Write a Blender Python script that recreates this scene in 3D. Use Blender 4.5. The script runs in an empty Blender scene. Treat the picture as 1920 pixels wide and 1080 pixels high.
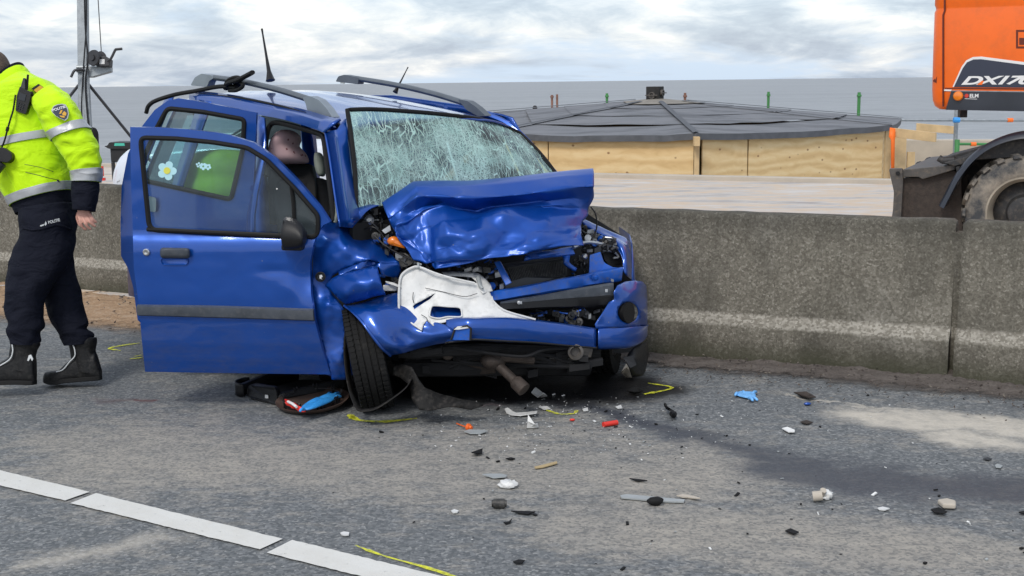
import bpy, bmesh, math, random
from mathutils import Vector, Matrix, noise
PI = math.pi
random.seed(7)
scene = bpy.context.scene
COL = scene.collection

# ------------------------------------------------------------------ camera
FPX, CAM_H = 2400.0, 1.65                      # focal length in photo pixels (1920 wide), eye height in metres
TH, RO = math.atan(387 / FPX), math.atan(19 / 1640)
FWD = Vector((0, math.cos(TH), -math.sin(TH)))
_u0 = Vector((0, math.sin(TH), math.cos(TH))); _r0 = Vector((1, 0, 0))
RGT = math.cos(RO) * _r0 - math.sin(RO) * _u0
UPV = math.sin(RO) * _r0 + math.cos(RO) * _u0
CAM = Vector((0, 0, CAM_H))
cd = bpy.data.cameras.new('camera'); cam = bpy.data.objects.new('camera', cd); COL.objects.link(cam)
cd.sensor_width = 36; cd.lens = FPX / 1920 * 36; cd.clip_start = 0.1; cd.clip_end = 20000
cam.matrix_world = Matrix(((RGT.x, UPV.x, -FWD.x, 0), (RGT.y, UPV.y, -FWD.y, 0), (RGT.z, UPV.z, -FWD.z, CAM_H), (0, 0, 0, 1)))
scene.camera = cam

# ------------------------------------------------------------------ light
scene.view_settings.view_transform = 'Standard'
scene.view_settings.look = 'None'
scene.view_settings.exposure = 0.15
scene.view_settings.gamma = 1
SUN_EL, SUN_AZ = math.radians(48), math.radians(205)     # azimuth from +Y clockwise: behind the camera, a little left
world = bpy.data.worlds.new('World'); scene.world = world; world.use_nodes = True
nt = world.node_tree; nt.nodes.clear()
def wn(t, **k):
    n = nt.nodes.new(t)
    for a, b in k.items(): setattr(n, a, b)
    return n
def wl(a, b): nt.links.new(a, b)
sky = wn('ShaderNodeTexSky', sky_type='NISHITA', sun_disc=False, sun_elevation=SUN_EL, sun_rotation=SUN_AZ, dust_density=2.0)
tc = wn('ShaderNodeTexCoord'); sep = wn('ShaderNodeSeparateXYZ'); wl(tc.outputs['Generated'], sep.inputs[0])
def wmath(op, a, b=None, c=None):
    n = wn('ShaderNodeMath', operation=op)
    for i, v in enumerate((a, b, c)):
        if v is None: continue
        if isinstance(v, (int, float)): n.inputs[i].default_value = v
        else: wl(v, n.inputs[i])
    return n.outputs[0]
azi = wmath('ARCTAN2', sep.outputs[0], sep.outputs[1])
ele = wmath('ARCSINE', sep.outputs[2])
comb = wn('ShaderNodeCombineXYZ')
wl(wmath('MULTIPLY', azi, 9.0), comb.inputs[0])
# clouds flatten towards the horizon
elw = wmath('MULTIPLY', ele, 42.0); wl(wmath('POWER', wmath('MAXIMUM', elw, 0.0), 0.8), comb.inputs[1])
def wnoise(scale, det, rough, off, dist=0.0):
    m = wn('ShaderNodeMapping'); m.inputs['Location'].default_value = off; wl(comb.outputs[0], m.inputs[0])
    n = wn('ShaderNodeTexNoise'); n.inputs['Scale'].default_value = scale; n.inputs['Detail'].default_value = det
    n.inputs['Roughness'].default_value = rough; n.inputs['Distortion'].default_value = dist
    wl(m.outputs[0], n.inputs['Vector']); return n.outputs[0]
def wramp(fac, stops):
    r = wn('ShaderNodeValToRGB'); e = r.color_ramp.elements
    while len(e) > 1: e.remove(e[0])
    e[0].position = stops[0][0]; e[0].color = (*stops[0][1], 1)
    for p, c in stops[1:]:
        x = e.new(p); x.color = (*c, 1)
    wl(fac, r.inputs[0]); return r.outputs[0]
def wmix(f, a, b, mode='MIX'):
    n = wn('ShaderNodeMix', data_type='RGBA', blend_type=mode)
    if isinstance(f, (int, float)): n.inputs[0].default_value = f
    else: wl(f, n.inputs[0])
    for i, v in ((6, a), (7, b)):
        if isinstance(v, tuple): n.inputs[i].default_value = (*v, 1)
        else: wl(v, n.inputs[i])
    return n.outputs[2]
big = wnoise(0.85, 6, 0.58, (3.1, 1.7, 0), 0.35)
small = wnoise(1.7, 9, 0.62, (7.0, 2.2, 4.0), 0.5)
cl = wmath('ADD', wmath('MULTIPLY', big, 0.62), wmath('MULTIPLY', small, 0.38))
# cloud brightness: slate undersides to bright tops
ccol = wramp(cl, [(0.38, (0.40, 0.47, 0.60)), (0.45, (0.52, 0.60, 0.72)), (0.50, (0.68, 0.74, 0.83)), (0.545, (0.82, 0.85, 0.89)), (0.60, (1.05, 1.04, 1.02))])
# clear blue near the horizon line, clouds above
clear = wramp(wmath('MULTIPLY', ele, 12.0), [(0.0, (0.66, 0.79, 0.96)), (0.25, (0.62, 0.76, 0.95)), (0.7, (0.50, 0.63, 0.83)), (1.0, (0.42, 0.56, 0.8))])
covn = wmath('ADD', wnoise(0.5, 6, 0.6, (11.0, 0.3, 2.0), 0.4), wmath('MULTIPLY', ele, 3.0))
cov = wramp(covn, [(0.42, (0, 0, 0)), (0.54, (1, 1, 1))])
skycol = wmix(cov, clear, ccol)
bgc = wn('ShaderNodeBackground'); wl(skycol, bgc.inputs[0]); bgc.inputs[1].default_value = 0.80
bgs = wn('ShaderNodeBackground'); wl(sky.outputs[0], bgs.inputs[0]); bgs.inputs[1].default_value = 0.05
add = wn('ShaderNodeAddShader'); wl(bgc.outputs[0], add.inputs[0]); wl(bgs.outputs[0], add.inputs[1])
out = wn('ShaderNodeOutputWorld'); wl(add.outputs[0], out.inputs[0])
sd = bpy.data.lights.new('sun', 'SUN'); sd.energy = 1.5; sd.angle = math.radians(14); sd.color = (1.0, 0.96, 0.9)
sun = bpy.data.objects.new('sun', sd); COL.objects.link(sun)
_s = Vector((math.sin(SUN_AZ) * math.cos(SUN_EL), math.cos(SUN_AZ) * math.cos(SUN_EL), math.sin(SUN_EL)))
sun.rotation_euler = (-_s).to_track_quat('-Z', 'Y').to_euler()

# ------------------------------------------------------------------ helpers: points
def ray(px, py): return FWD + RGT * ((px - 960) / FPX) + UPV * ((540 - py) / FPX)
def P(px, py, z): return CAM + ray(px, py) * z                # a point at a chosen distance along the view
def Gd(px, py, z=0.0):                                         # a point on a horizontal plane
    d = ray(px, py); return CAM + d * ((z - CAM_H) / d.z)
def onp(px, py, p0, n):                                        # a point on any plane
    d = ray(px, py); return CAM + d * ((Vector(p0) - CAM).dot(n) / d.dot(n))
CA = math.radians(41)
EU, EV, EW = Vector((math.cos(CA), math.sin(CA), 0)), Vector((-math.sin(CA), math.cos(CA), 0)), Vector((0, 0, 1))
CO = Vector((-0.236, 5.607, 0))
def W(u, v, w): return CO + EU * u + EV * v + EW * w           # car coordinates: across, rearward, up
def Su(px, py, u): return onp(px, py, W(u, 0, 0), EU)
def Sv(px, py, v): return onp(px, py, W(0, v, 0), EV)

# ------------------------------------------------------------------ helpers: geometry
class Geo:
    def __init__(s): s.v = []; s.f = []; s.m = []
    def add(s, vs, fs, mi=0):
        b = len(s.v); s.v += [Vector(p) for p in vs]; s.f += [tuple(i + b for i in f) for f in fs]; s.m += [mi] * len(fs); return s
    def grid(s, rows, mi=0, closed=False):
        n, m = len(rows), len(rows[0]); vs = [p for r in rows for p in r]; fs = []
        for i in range(n - 1):
            for j in range(m if closed else m - 1):
                k = (j + 1) % m
                fs.append((i * m + j, i * m + k, (i + 1) * m + k, (i + 1) * m + j))
        return s.add(vs, fs, mi)
    def poly(s, pts, mi=0): return s.add(pts, [tuple(range(len(pts)))], mi)
    def plate(s, pts, d, mi=0):                               # outline extruded by vector d
        n = len(pts); d = Vector(d); a = [Vector(p) for p in pts]; b = [p + d for p in a]
        fs = [tuple(range(n)), tuple(range(2 * n - 1, n - 1, -1))] + [(i, n + i, n + (i + 1) % n, (i + 1) % n) for i in range(n)]
        return s.add(a + b, fs, mi)
    def ring(s, outer, inner, d, mi=0):                       # frame between two outlines of equal count, extruded
        n = len(outer); d = Vector(d); o = [Vector(p) for p in outer]; i_ = [Vector(p) for p in inner]
        vs = o + i_ + [p + d for p in o] + [p + d for p in i_]; fs = []
        for k in range(n):
            j = (k + 1) % n
            fs += [(k, j, n + j, n + k), (2 * n + k, 3 * n + k, 3 * n + j, 2 * n + j), (k, 2 * n + k, 2 * n + j, j), (n + k, n + j, 3 * n + j, 3 * n + k)]
        return s.add(vs, fs, mi)
    def box(s, c, sx, sy, sz, ax=None, mi=0):
        c = Vector(c); X, Y, Z = ax or (Vector((1, 0, 0)), Vector((0, 1, 0)), Vector((0, 0, 1)))
        vs = [c + X * (a * sx / 2) + Y * (b * sy / 2) + Z * (d * sz / 2) for a in (-1, 1) for b in (-1, 1) for d in (-1, 1)]
        return s.add(vs, [(0, 1, 3, 2), (4, 6, 7, 5), (0, 4, 5, 1), (2, 3, 7, 6), (0, 2, 6, 4), (1, 5, 7, 3)], mi)
    def tube(s, pts, r, n=10, mi=0, cap=True, flat=1.0, up=None):
        pts = [Vector(p) for p in pts]; rr = list(r) if isinstance(r, (list, tuple)) else [r] * len(pts); rows = []
        keep = [i for i, p in enumerate(pts) if i == 0 or (p - pts[i - 1]).length > 1e-5]; pts = [pts[i] for i in keep]; rr = [rr[i] for i in keep]
        t0 = (pts[1] - pts[0]).normalized()
        a = Vector(up) if up else (Vector((0, 0, 1)) if abs(t0.z) < .9 else Vector((1, 0, 0)))
        for i, p in enumerate(pts):
            t = (pts[min(i + 1, len(pts) - 1)] - pts[max(i - 1, 0)]).normalized()
            x = t.cross(a); x.normalize(); a = x.cross(t).normalized()
            rows.append([p + x * (rr[i] * flat * math.cos(q * 2 * PI / n)) + a * (rr[i] * math.sin(q * 2 * PI / n)) for q in range(n)])
        b = len(s.v); s.grid(rows, mi, True)
        if cap: s.f += [tuple(b + q for q in range(n))[::-1], tuple(b + (len(pts) - 1) * n + q for q in range(n))]; s.m += [mi, mi]
        return s
    def loft(s, rings, mi=0, cap=True):
        n = len(rings[0]); b = len(s.v); s.grid(rings, mi, True)
        if cap: s.f += [tuple(b + q for q in range(n))[::-1], tuple(b + (len(rings) - 1) * n + q for q in range(n))]; s.m += [mi, mi]
        return s
    def lathe(s, c, axis, prof, n=24, mi=0, cap=True):        # prof: (distance along axis, radius)
        c = Vector(c); ax = Vector(axis).normalized(); x = ax.orthogonal().normalized(); y = ax.cross(x)
        return s.loft([[c + ax * h + x * (r * math.cos(q * 2 * PI / n)) + y * (r * math.sin(q * 2 * PI / n)) for q in range(n)] for h, r in prof], mi, cap)
    def ball(s, c, r, sq=(1, 1, 1), n=12, mi=0):
        c = Vector(c)
        return s.loft([[c + Vector((r * sq[0] * math.sin(t) * math.cos(q * 2 * PI / n), r * sq[1] * math.sin(t) * math.sin(q * 2 * PI / n), r * sq[2] * math.cos(t))) for q in range(n)]
                       for t in [0.05 + (PI - 0.1) * i / (n - 1) for i in range(n)]], mi)

def cr(p, t):                                                  # Catmull-Rom along a list of vectors
    n = len(p) - 1; x = max(0, min(n - 1e-6, t * n)); i = int(x); f = x - i
    a = p[i - 1] if i > 0 else p[0] * 2 - p[1]; b, c = p[i], p[i + 1]
    d = p[i + 2] if i + 2 <= n else p[n] * 2 - p[n - 1]
    return ((b * 2) + (c - a) * f + (a * 2 - b * 5 + c * 4 - d) * f * f + (b * 3 - a - c * 3 + d) * f ** 3) * 0.5
def spl(pts, n): q = [Vector(p) for p in pts]; return [cr(q, i / (n - 1)) for i in range(n)]
def sgrid(rows, n, m):
    rs = [spl(r, m) for r in rows]
    return [list(c) for c in zip(*[spl([r[j] for r in rs], n) for j in range(m)])]
def crumple(rows, amp, scale, seed=0, edge=True, soft=0.5):    # bends sheet metal along sharp noise ridges
    n, m = len(rows), len(rows[0]); o = [r[:] for r in rows]
    for i in range(n):
        for j in range(m):
            a = rows[min(i + 1, n - 1)][j] - rows[max(i - 1, 0)][j]; b = rows[i][min(j + 1, m - 1)] - rows[i][max(j - 1, 0)]
            nn = a.cross(b)
            if nn.length < 1e-9: continue
            nn.normalize(); q = rows[i][j] * scale + Vector((seed * 3.7, seed * 1.3, 0))
            h = 1 - 2 * abs(noise.noise(q)); h2 = 1 - 2 * abs(noise.noise(q * 2.3 + Vector((9, 4, 1))))
            k = min(i, n - 1 - i, j, m - 1 - j) / 3.0
            o[i][j] = rows[i][j] + nn * (amp * ((1 - soft) * h + soft * noise.noise(q * 0.6) + 0.35 * h2) * (min(1, 0.35 + k) if edge else 1))
    return o
def noisy(pts, amp, scale, seed=0):
    return [p + noise.noise_vector(p * scale + Vector((seed, seed * 2.1, 0))) * amp for p in pts]
def arc(c, x, y, r0, a0, a1, n):
    return [Vector(c) + Vector(x) * (r0 * math.cos(a0 + (a1 - a0) * i / (n - 1))) + Vector(y) * (r0 * math.sin(a0 + (a1 - a0) * i / (n - 1))) for i in range(n)]
def rpath(pts, r, n=5):                                        # rounds the corners of a closed 2D/3D outline
    pts = [Vector(p) for p in pts]; o = []; N = len(pts); rr = r if isinstance(r, (list, tuple)) else [r] * N
    for i, p in enumerate(pts):
        a, b = pts[i - 1] - p, pts[(i + 1) % N] - p; k = min(rr[i], a.length * .45, b.length * .45)
        A, B = p + a.normalized() * k, p + b.normalized() * k
        for t in range(n + 1):
            f = t / n; o.append(A * (1 - f) ** 2 + p * 2 * f * (1 - f) + B * f * f)
    return o

# ------------------------------------------------------------------ helpers: objects
def thing(name, label, cat, loc=(0, 0, 0), rz=0.0, group=None):
    o = bpy.data.objects.new(name, None); COL.objects.link(o); o.empty_display_size = 0.2
    o.matrix_world = Matrix.Translation(Vector(loc)) @ Matrix.Rotation(rz, 4, 'Z')
    o['label'] = label; o['category'] = cat
    if group: o['group'] = group
    return o
WM = {}
def build(name, geo, mats, parent=None, smooth=True, solid=0, bevel=0, sub=0, loc=None, fixn=True, rot=None, angle=40, off=-1, remesh=0):
    me = bpy.data.meshes.new(name)
    if parent is not None:
        M = WM[parent] if parent in WM else parent.matrix_world.copy()
    else:
        if loc is None:
            lo = [min(p[i] for p in geo.v) for i in range(3)]; hi = [max(p[i] for p in geo.v) for i in range(3)]
            loc = ((lo[0] + hi[0]) / 2, (lo[1] + hi[1]) / 2, lo[2])
        M = Matrix.Translation(Vector(loc))
    I = M.inverted()
    me.from_pydata([I @ p for p in geo.v], [], geo.f)
    ml = mats if isinstance(mats, (list, tuple)) else [mats]
    for m in ml: me.materials.append(m)
    if len(ml) > 1: me.polygons.foreach_set('material_index', geo.m)
    if fixn:
        b = bmesh.new(); b.from_mesh(me); bmesh.ops.recalc_face_normals(b, faces=b.faces)
        if solid and off < 0 and any(e.is_boundary for e in b.edges):      # thickness of a sheet grows away from its seen side
            vt = sum(((f.calc_center_median() - I @ CAM).dot(f.normal) * f.calc_area() for f in b.faces))
            if vt > 0: bmesh.ops.reverse_faces(b, faces=b.faces)
        b.to_mesh(me); b.free()
    me.validate(); me.update()
    if smooth: me.polygons.foreach_set('use_smooth', [True] * len(me.polygons))
    o = bpy.data.objects.new(name, me); COL.objects.link(o)
    if parent is not None: o.parent = parent; WM[o] = M
    else: o.matrix_world = M; WM[o] = M
    if remesh:
        d = o.modifiers.new('remesh', 'REMESH'); d.mode = 'VOXEL'; d.voxel_size = remesh; d.use_smooth_shade = True
    if solid:
        d = o.modifiers.new('solid', 'SOLIDIFY'); d.thickness = solid; d.offset = off
    if bevel:
        d = o.modifiers.new('bevel', 'BEVEL'); d.width = bevel; d.segments = 2; d.limit_method = 'ANGLE'; d.angle_limit = math.radians(35)
    if sub:
        d = o.modifiers.new('sub', 'SUBSURF'); d.levels = d.render_levels = sub
    elif smooth and angle < 180 and not remesh:
        try: me.set_sharp_from_angle(angle=math.radians(angle))
        except Exception: pass
    return o
def tag(o, label, cat, group=None, kind=None):
    if label: o['label'] = label
    if cat: o['category'] = cat
    if group: o['group'] = group
    if kind: o['kind'] = kind
    return o
def struct(name, geo, mat, **k):
    o = build(name, geo, mat, **k); o['kind'] = 'structure'; return o
def text(name, s, mat, parent, origin, xdir, ydir, height, extrude=0.001, shear=0.0, bold=0.0, width=None, spacing=1.0):
    c = bpy.data.curves.new(name, 'FONT'); c.body = s; c.size = 1; c.shear = shear; c.offset = bold; c.space_character = spacing
    t = bpy.data.objects.new(name, c); COL.objects.link(t)
    bpy.context.view_layer.update()
    me = bpy.data.meshes.new_from_object(t.evaluated_get(bpy.context.evaluated_depsgraph_get()))
    bpy.data.objects.remove(t); bpy.data.curves.remove(c)
    xs = [v.co.x for v in me.vertices]; ys = [v.co.y for v in me.vertices]
    x0, x1, y0, y1 = min(xs), max(xs), min(ys), max(ys)
    X, Y = Vector(xdir).normalized(), Vector(ydir).normalized(); sy = height / (y1 - y0); sx = sy if width is None else width / (x1 - x0)
    N = X.cross(Y); g = Geo()
    vs = [Vector(origin) + X * ((v.co.x - x0) * sx) + Y * ((v.co.y - y0) * sy) + N * extrude for v in me.vertices]
    g.add(vs, [tuple(p.vertices) for p in me.polygons]); bpy.data.meshes.remove(me)
    return build(name, g, mat, parent, smooth=False, fixn=False)
def copy_tree(o, parent=None):
    c = o.copy(); COL.objects.link(c)
    if parent is not None: c.parent = parent
    for ch in list(o.children): copy_tree(ch, c)
    return c
# ------------------------------------------------------------------ materials
class N:                                                       # small wrapper round a node tree
    def __init__(s, name):
        s.mat = bpy.data.materials.new(name); s.mat.use_nodes = True; s.t = s.mat.node_tree; s.t.nodes.clear()
        s.out = s.t.nodes.new('ShaderNodeOutputMaterial')
    def n(s, t, **k):
        x = s.t.nodes.new(t)
        for a, b in k.items(): setattr(x, a, b)
        return x
    def l(s, a, b): s.t.links.new(a, b)
    def put(s, sock, v):
        if isinstance(v, (int, float)): sock.default_value = v
        elif isinstance(v, tuple): sock.default_value = (*v, 1) if len(v) == 3 and sock.type == 'RGBA' else v
        else: s.l(v, sock)
    def co(s, kind='Object', scale=None, loc=None, rot=None):
        c = s.n('ShaderNodeTexCoord').outputs[kind]
        if scale or loc or rot:
            m = s.n('ShaderNodeMapping'); s.l(c, m.inputs[0])
            if scale: m.inputs['Scale'].default_value = scale if isinstance(scale, tuple) else (scale,) * 3
            if loc: m.inputs['Location'].default_value = loc
            if rot: m.inputs['Rotation'].default_value = rot
            c = m.outputs[0]
        return c
    def noise(s, v, scale, det=4, rough=.55, dist=0, out=0):
        x = s.n('ShaderNodeTexNoise'); s.l(v, x.inputs['Vector']); x.inputs['Scale'].default_value = scale
        x.inputs['Detail'].default_value = det; x.inputs['Roughness'].default_value = rough; x.inputs['Distortion'].default_value = dist
        return x.outputs[out]
    def voro(s, v, scale, feature='F1', out=0, rnd=1.0):
        x = s.n('ShaderNodeTexVoronoi', feature=feature); s.l(v, x.inputs['Vector']); x.inputs['Scale'].default_value = scale
        x.inputs['Randomness'].default_value = rnd; return x.outputs[out]
    def ramp(s, f, stops, interp='LINEAR'):
        r = s.n('ShaderNodeValToRGB'); e = r.color_ramp.elements; r.color_ramp.interpolation = interp
        while len(e) > 1: e.remove(e[0])
        cc = lambda c: (c, c, c, 1) if isinstance(c, (int, float)) else (*c, 1)
        e[0].position = stops[0][0]; e[0].color = cc(stops[0][1])
        for p, c in stops[1:]: x = e.new(p); x.color = cc(c)
        s.l(f, r.inputs[0]); return r.outputs[0]
    def mix(s, f, a, b, mode='MIX'):
        x = s.n('ShaderNodeMix', data_type='RGBA', blend_type=mode); s.put(x.inputs[0], f); s.put(x.inputs[6], a); s.put(x.inputs[7], b); return x.outputs[2]
    def m(s, op, a, b=0.0, c=None):
        x = s.n('ShaderNodeMath', operation=op); s.put(x.inputs[0], a); s.put(x.inputs[1], b)
        if c is not None: s.put(x.inputs[2], c)
        return x.outputs[0]
    def bump(s, h, strength=.3, dist=.01):
        b = s.n('ShaderNodeBump'); s.l(h, b.inputs['Height']); b.inputs['Strength'].default_value = strength; b.inputs['Distance'].default_value = dist; return b.outputs[0]
    def bsdf(s, col, rough=.5, metal=0.0, coat=0.0, spec=.5, nrm=None, trans=0.0, sheen=0.0, coatrough=.03, link=True):
        b = s.n('ShaderNodeBsdfPrincipled'); s.put(b.inputs['Base Color'], col); s.put(b.inputs['Roughness'], rough); s.put(b.inputs['Metallic'], metal)
        s.put(b.inputs['Coat Weight'], coat); b.inputs['Coat Roughness'].default_value = coatrough; s.put(b.inputs['Specular IOR Level'], spec)
        s.put(b.inputs['Transmission Weight'], trans); s.put(b.inputs['Sheen Weight'], sheen)
        if nrm is not None: s.l(nrm, b.inputs['Normal'])
        if link: s.l(b.outputs[0], s.out.inputs[0])
        return b.outputs[0]
    def sep(s, v): x = s.n('ShaderNodeSeparateXYZ'); s.l(v, x.inputs[0]); return x.outputs
    def seg(s, X, Y, a, b, r, soft):                           # 1 inside a capsule on the XY plane, fading over soft
        dx, dy = b[0] - a[0], b[1] - a[1]; L2 = dx * dx + dy * dy + 1e-9
        px, py = s.m('SUBTRACT', X, a[0]), s.m('SUBTRACT', Y, a[1])
        t = s.m('ADD', s.m('MULTIPLY', px, dx / L2), s.m('MULTIPLY', py, dy / L2))
        tt = s.n('ShaderNodeClamp'); s.l(t, tt.inputs[0]); t = tt.outputs[0]
        ex, ey = s.m('SUBTRACT', px, s.m('MULTIPLY', t, dx)), s.m('SUBTRACT', py, s.m('MULTIPLY', t, dy))
        d = s.m('SQRT', s.m('ADD', s.m('MULTIPLY', ex, ex), s.m('MULTIPLY', ey, ey)))
        mr = s.n('ShaderNodeMapRange', interpolation_type='SMOOTHSTEP'); s.l(d, mr.inputs[0])
        mr.inputs[1].default_value = r + soft; mr.inputs[2].default_value = max(r - soft, 0); mr.inputs[3].default_value = 0; mr.inputs[4].default_value = 1
        return mr.outputs[0]

def simple(name, col, rough=.5, metal=0.0, coat=0.0, var=.15, scale=6.0, bump=0.0, bscale=60.0, dirt=None, spec=.5, sheen=0.0):
    k = N(name); c = k.co()
    f = k.noise(c, scale, 6, .6)
    a = tuple(x * (1 - var) for x in col); b = tuple(min(1, x * (1 + var)) for x in col)
    cl = k.ramp(f, [(.3, a), (.7, b)])
    if dirt:
        cl = k.mix(k.ramp(k.noise(c, scale * 2.7, 8, .7), [(.5, 0.0), (.72, dirt[1])]), cl, dirt[0])
    nr = k.bump(k.noise(c, bscale, 6, .6), bump, .01) if bump else None
    rr = k.ramp(f, [(.3, max(0, rough - .08)), (.7, min(1, rough + .08))])
    k.bsdf(cl, rr, metal, coat, spec, nr, sheen=sheen); return k.mat

M = {}
# car paint: deep blue with clear coat; road film and dust low on the panels
def paint(name, col, dust=.45, rough=.33, coat=.85, crough=.085):
    k = N(name); c = k.co(); z = k.sep(k.n('ShaderNodeNewGeometry').outputs['Position'])[2]
    f = k.noise(c, 3.0, 5, .6)
    cl = k.ramp(f, [(.3, tuple(x * .93 for x in col)), (.7, tuple(x * 1.07 for x in col))])
    low = k.n('ShaderNodeMapRange'); k.l(z, low.inputs[0]); low.inputs[1].default_value = .62; low.inputs[2].default_value = .18
    low.inputs[3].default_value = .08; low.inputs[4].default_value = 1
    dn = k.ramp(k.noise(k.co(scale=(3, 3, 9)), 3.0, 9, .68), [(.42, 0.0), (.75, 1.0)])
    df = k.m('MULTIPLY', k.m('MULTIPLY', dn, low.outputs[0]), dust)
    sp = k.ramp(k.voro(c, 55.0), [(.03, 1.0), (.09, 0.0)])
    df = k.m('MAXIMUM', df, k.m('MULTIPLY', k.m('MULTIPLY', sp, low.outputs[0]), .30))
    cl = k.mix(df, cl, (.10, .10, .105))
    chipm = k.m('MULTIPLY', k.ramp(k.voro(k.co(loc=(3, 1, 2)), 16.0), [(.035, 1.0), (.06, .0)]), k.ramp(k.noise(c, 2.2, 3), [(.52, 0.0), (.60, 1.0)]))
    sc_ = k.ramp(k.noise(k.co(scale=(2, 2, 40), rot=(.5, .3, .2)), 3.0, 3, .5), [(.66, 0.0), (.69, .5)])
    sc_ = k.m('MULTIPLY', sc_, k.ramp(k.noise(c, 3.3, 4), [(.55, 0.0), (.66, 1.0)]))
    df = k.m('MAXIMUM', df, k.m('MULTIPLY', sc_, .5)); cl = k.mix(k.m('MULTIPLY', sc_, .4), cl, (.12, .16, .26)); cl = k.mix(chipm, cl, (.22, .21, .18)); df = k.m('MAXIMUM', df, chipm)
    rr = k.m('ADD', rough, k.m('MULTIPLY', df, .5))
    nb = k.bump(k.noise(c, 4.0, 3, .5), .05, .02)
    k.bsdf(cl, rr, .5, k.m('MULTIPLY', k.m('SUBTRACT', 1.0, df), coat), .4, nb, coatrough=crough); return k.mat
M['paint'] = paint('blue_car_paint', (.0, .060, .33))
M['roofpaint'] = paint('blue_roof_paint', (.004, .062, .33), .3, .24, 1.0, .06)
M['crushed'] = paint('crushed_blue_paint', (.0, .060, .34), .5, .42, .45, .18)
M['inner_paint'] = simple('blue_inner_paint', (.008, .095, .46), .45, .3, .3, .2, 9, dirt=((.12, .12, .13), .7))
M['black'] = simple('black_plastic', (.009, .009, .010), .45, var=.3, bump=.15, bscale=250, spec=.35)
M['dark'] = simple('dark_trim', (.03, .032, .036), .5, var=.2)
M['rubber'] = simple('black_rubber', (.009, .009, .009), .7, var=.3, spec=.25)
M['trim'] = simple('grey_trim_plastic', (.045, .053, .066), .5, var=.25, scale=11, dirt=((.14, .14, .145), .4))
M['rail'] = simple('roof_rail_grey', (.085, .10, .115), .45, var=.2)
M['railfoot'] = simple('roof_rail_foot', (.20, .235, .27), .45, var=.15)
M['white'] = simple('white_plastic', (.66, .66, .64), .45, var=.10, scale=8, dirt=((.30, .29, .27), .45))
M['engine'] = simple('dirty_engine_metal', (.06, .058, .055), .5, .5, var=.6, scale=18, dirt=((.20, .19, .17), .5), bump=.3)
M['alu'] = simple('aluminium', (.42, .43, .44), .38, .85, var=.3, scale=20, dirt=((.12, .11, .1), .5))
M['rust'] = simple('rusty_steel', (.050, .038, .031), .65, .3, var=.4, scale=22, bump=.4)
M['chrome'] = simple('lock_metal', (.55, .55, .55), .25, .9, var=.1)
M['void'] = simple('grimy_black', (.008, .008, .009), .8, var=.5, scale=12)
M['seat'] = simple('dark_seat_cloth', (.012, .012, .015), .85, var=.3, scale=30, bump=.2)
M['greycloth'] = simple('grey_headrest_cloth', (.20, .22, .19), .8, var=.15, scale=30, bump=.2)
M['green'] = simple('lime_green_cover', (.36, .62, .06), .7, var=.15, scale=8)
M['amber'] = simple('amber_lens', (.85, .22, .015), .2, 0, .6, var=.2)
M['orangepl'] = simple('orange_plastic', (.75, .12, .01), .4, var=.15)
M['liner'] = simple('torn_arch_liner', (.011, .0105, .010), .7, var=.5, scale=14, dirt=((.07, .062, .055), .6), bump=.3, spec=.25)
def mk():
    k = N('pink_spotted_cloth'); c = k.co(); d = k.ramp(k.voro(c, 26.0), [(.12, 1.0), (.2, 0.0)])
    k.bsdf(k.mix(d, (.62, .42, .44), (.17, .035, .05)), .8); return k.mat
M['pink'] = mk()
def mk():
    k = N('window_glass'); lw = k.n('ShaderNodeFresnel'); lw.inputs[0].default_value = 1.5
    tr = k.n('ShaderNodeBsdfTransparent'); tr.inputs[0].default_value = (.60, .78, .80, 1)
    gl = k.n('ShaderNodeBsdfGlossy'); gl.inputs[0].default_value = (.95, .97, 1, 1); gl.inputs['Roughness'].default_value = .02
    df = k.n('ShaderNodeBsdfDiffuse'); df.inputs[0].default_value = (.30, .38, .42, 1)
    mx0 = k.n('ShaderNodeMixShader'); k.put(mx0.inputs[0], k.ramp(k.noise(k.co(), 3.0, 7, .6), [(.4, .05), (.75, .16)])); k.l(tr.outputs[0], mx0.inputs[1]); k.l(df.outputs[0], mx0.inputs[2])
    mx = k.n('ShaderNodeMixShader'); k.l(k.m('ADD', k.m('MULTIPLY', lw.outputs[0], 1.3), .03), mx.inputs[0]); k.l(mx0.outputs[0], mx.inputs[1]); k.l(gl.outputs[0], mx.inputs[2])
    k.l(mx.outputs[0], k.out.inputs[0]); return k.mat
M['glass'] = mk()
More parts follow.
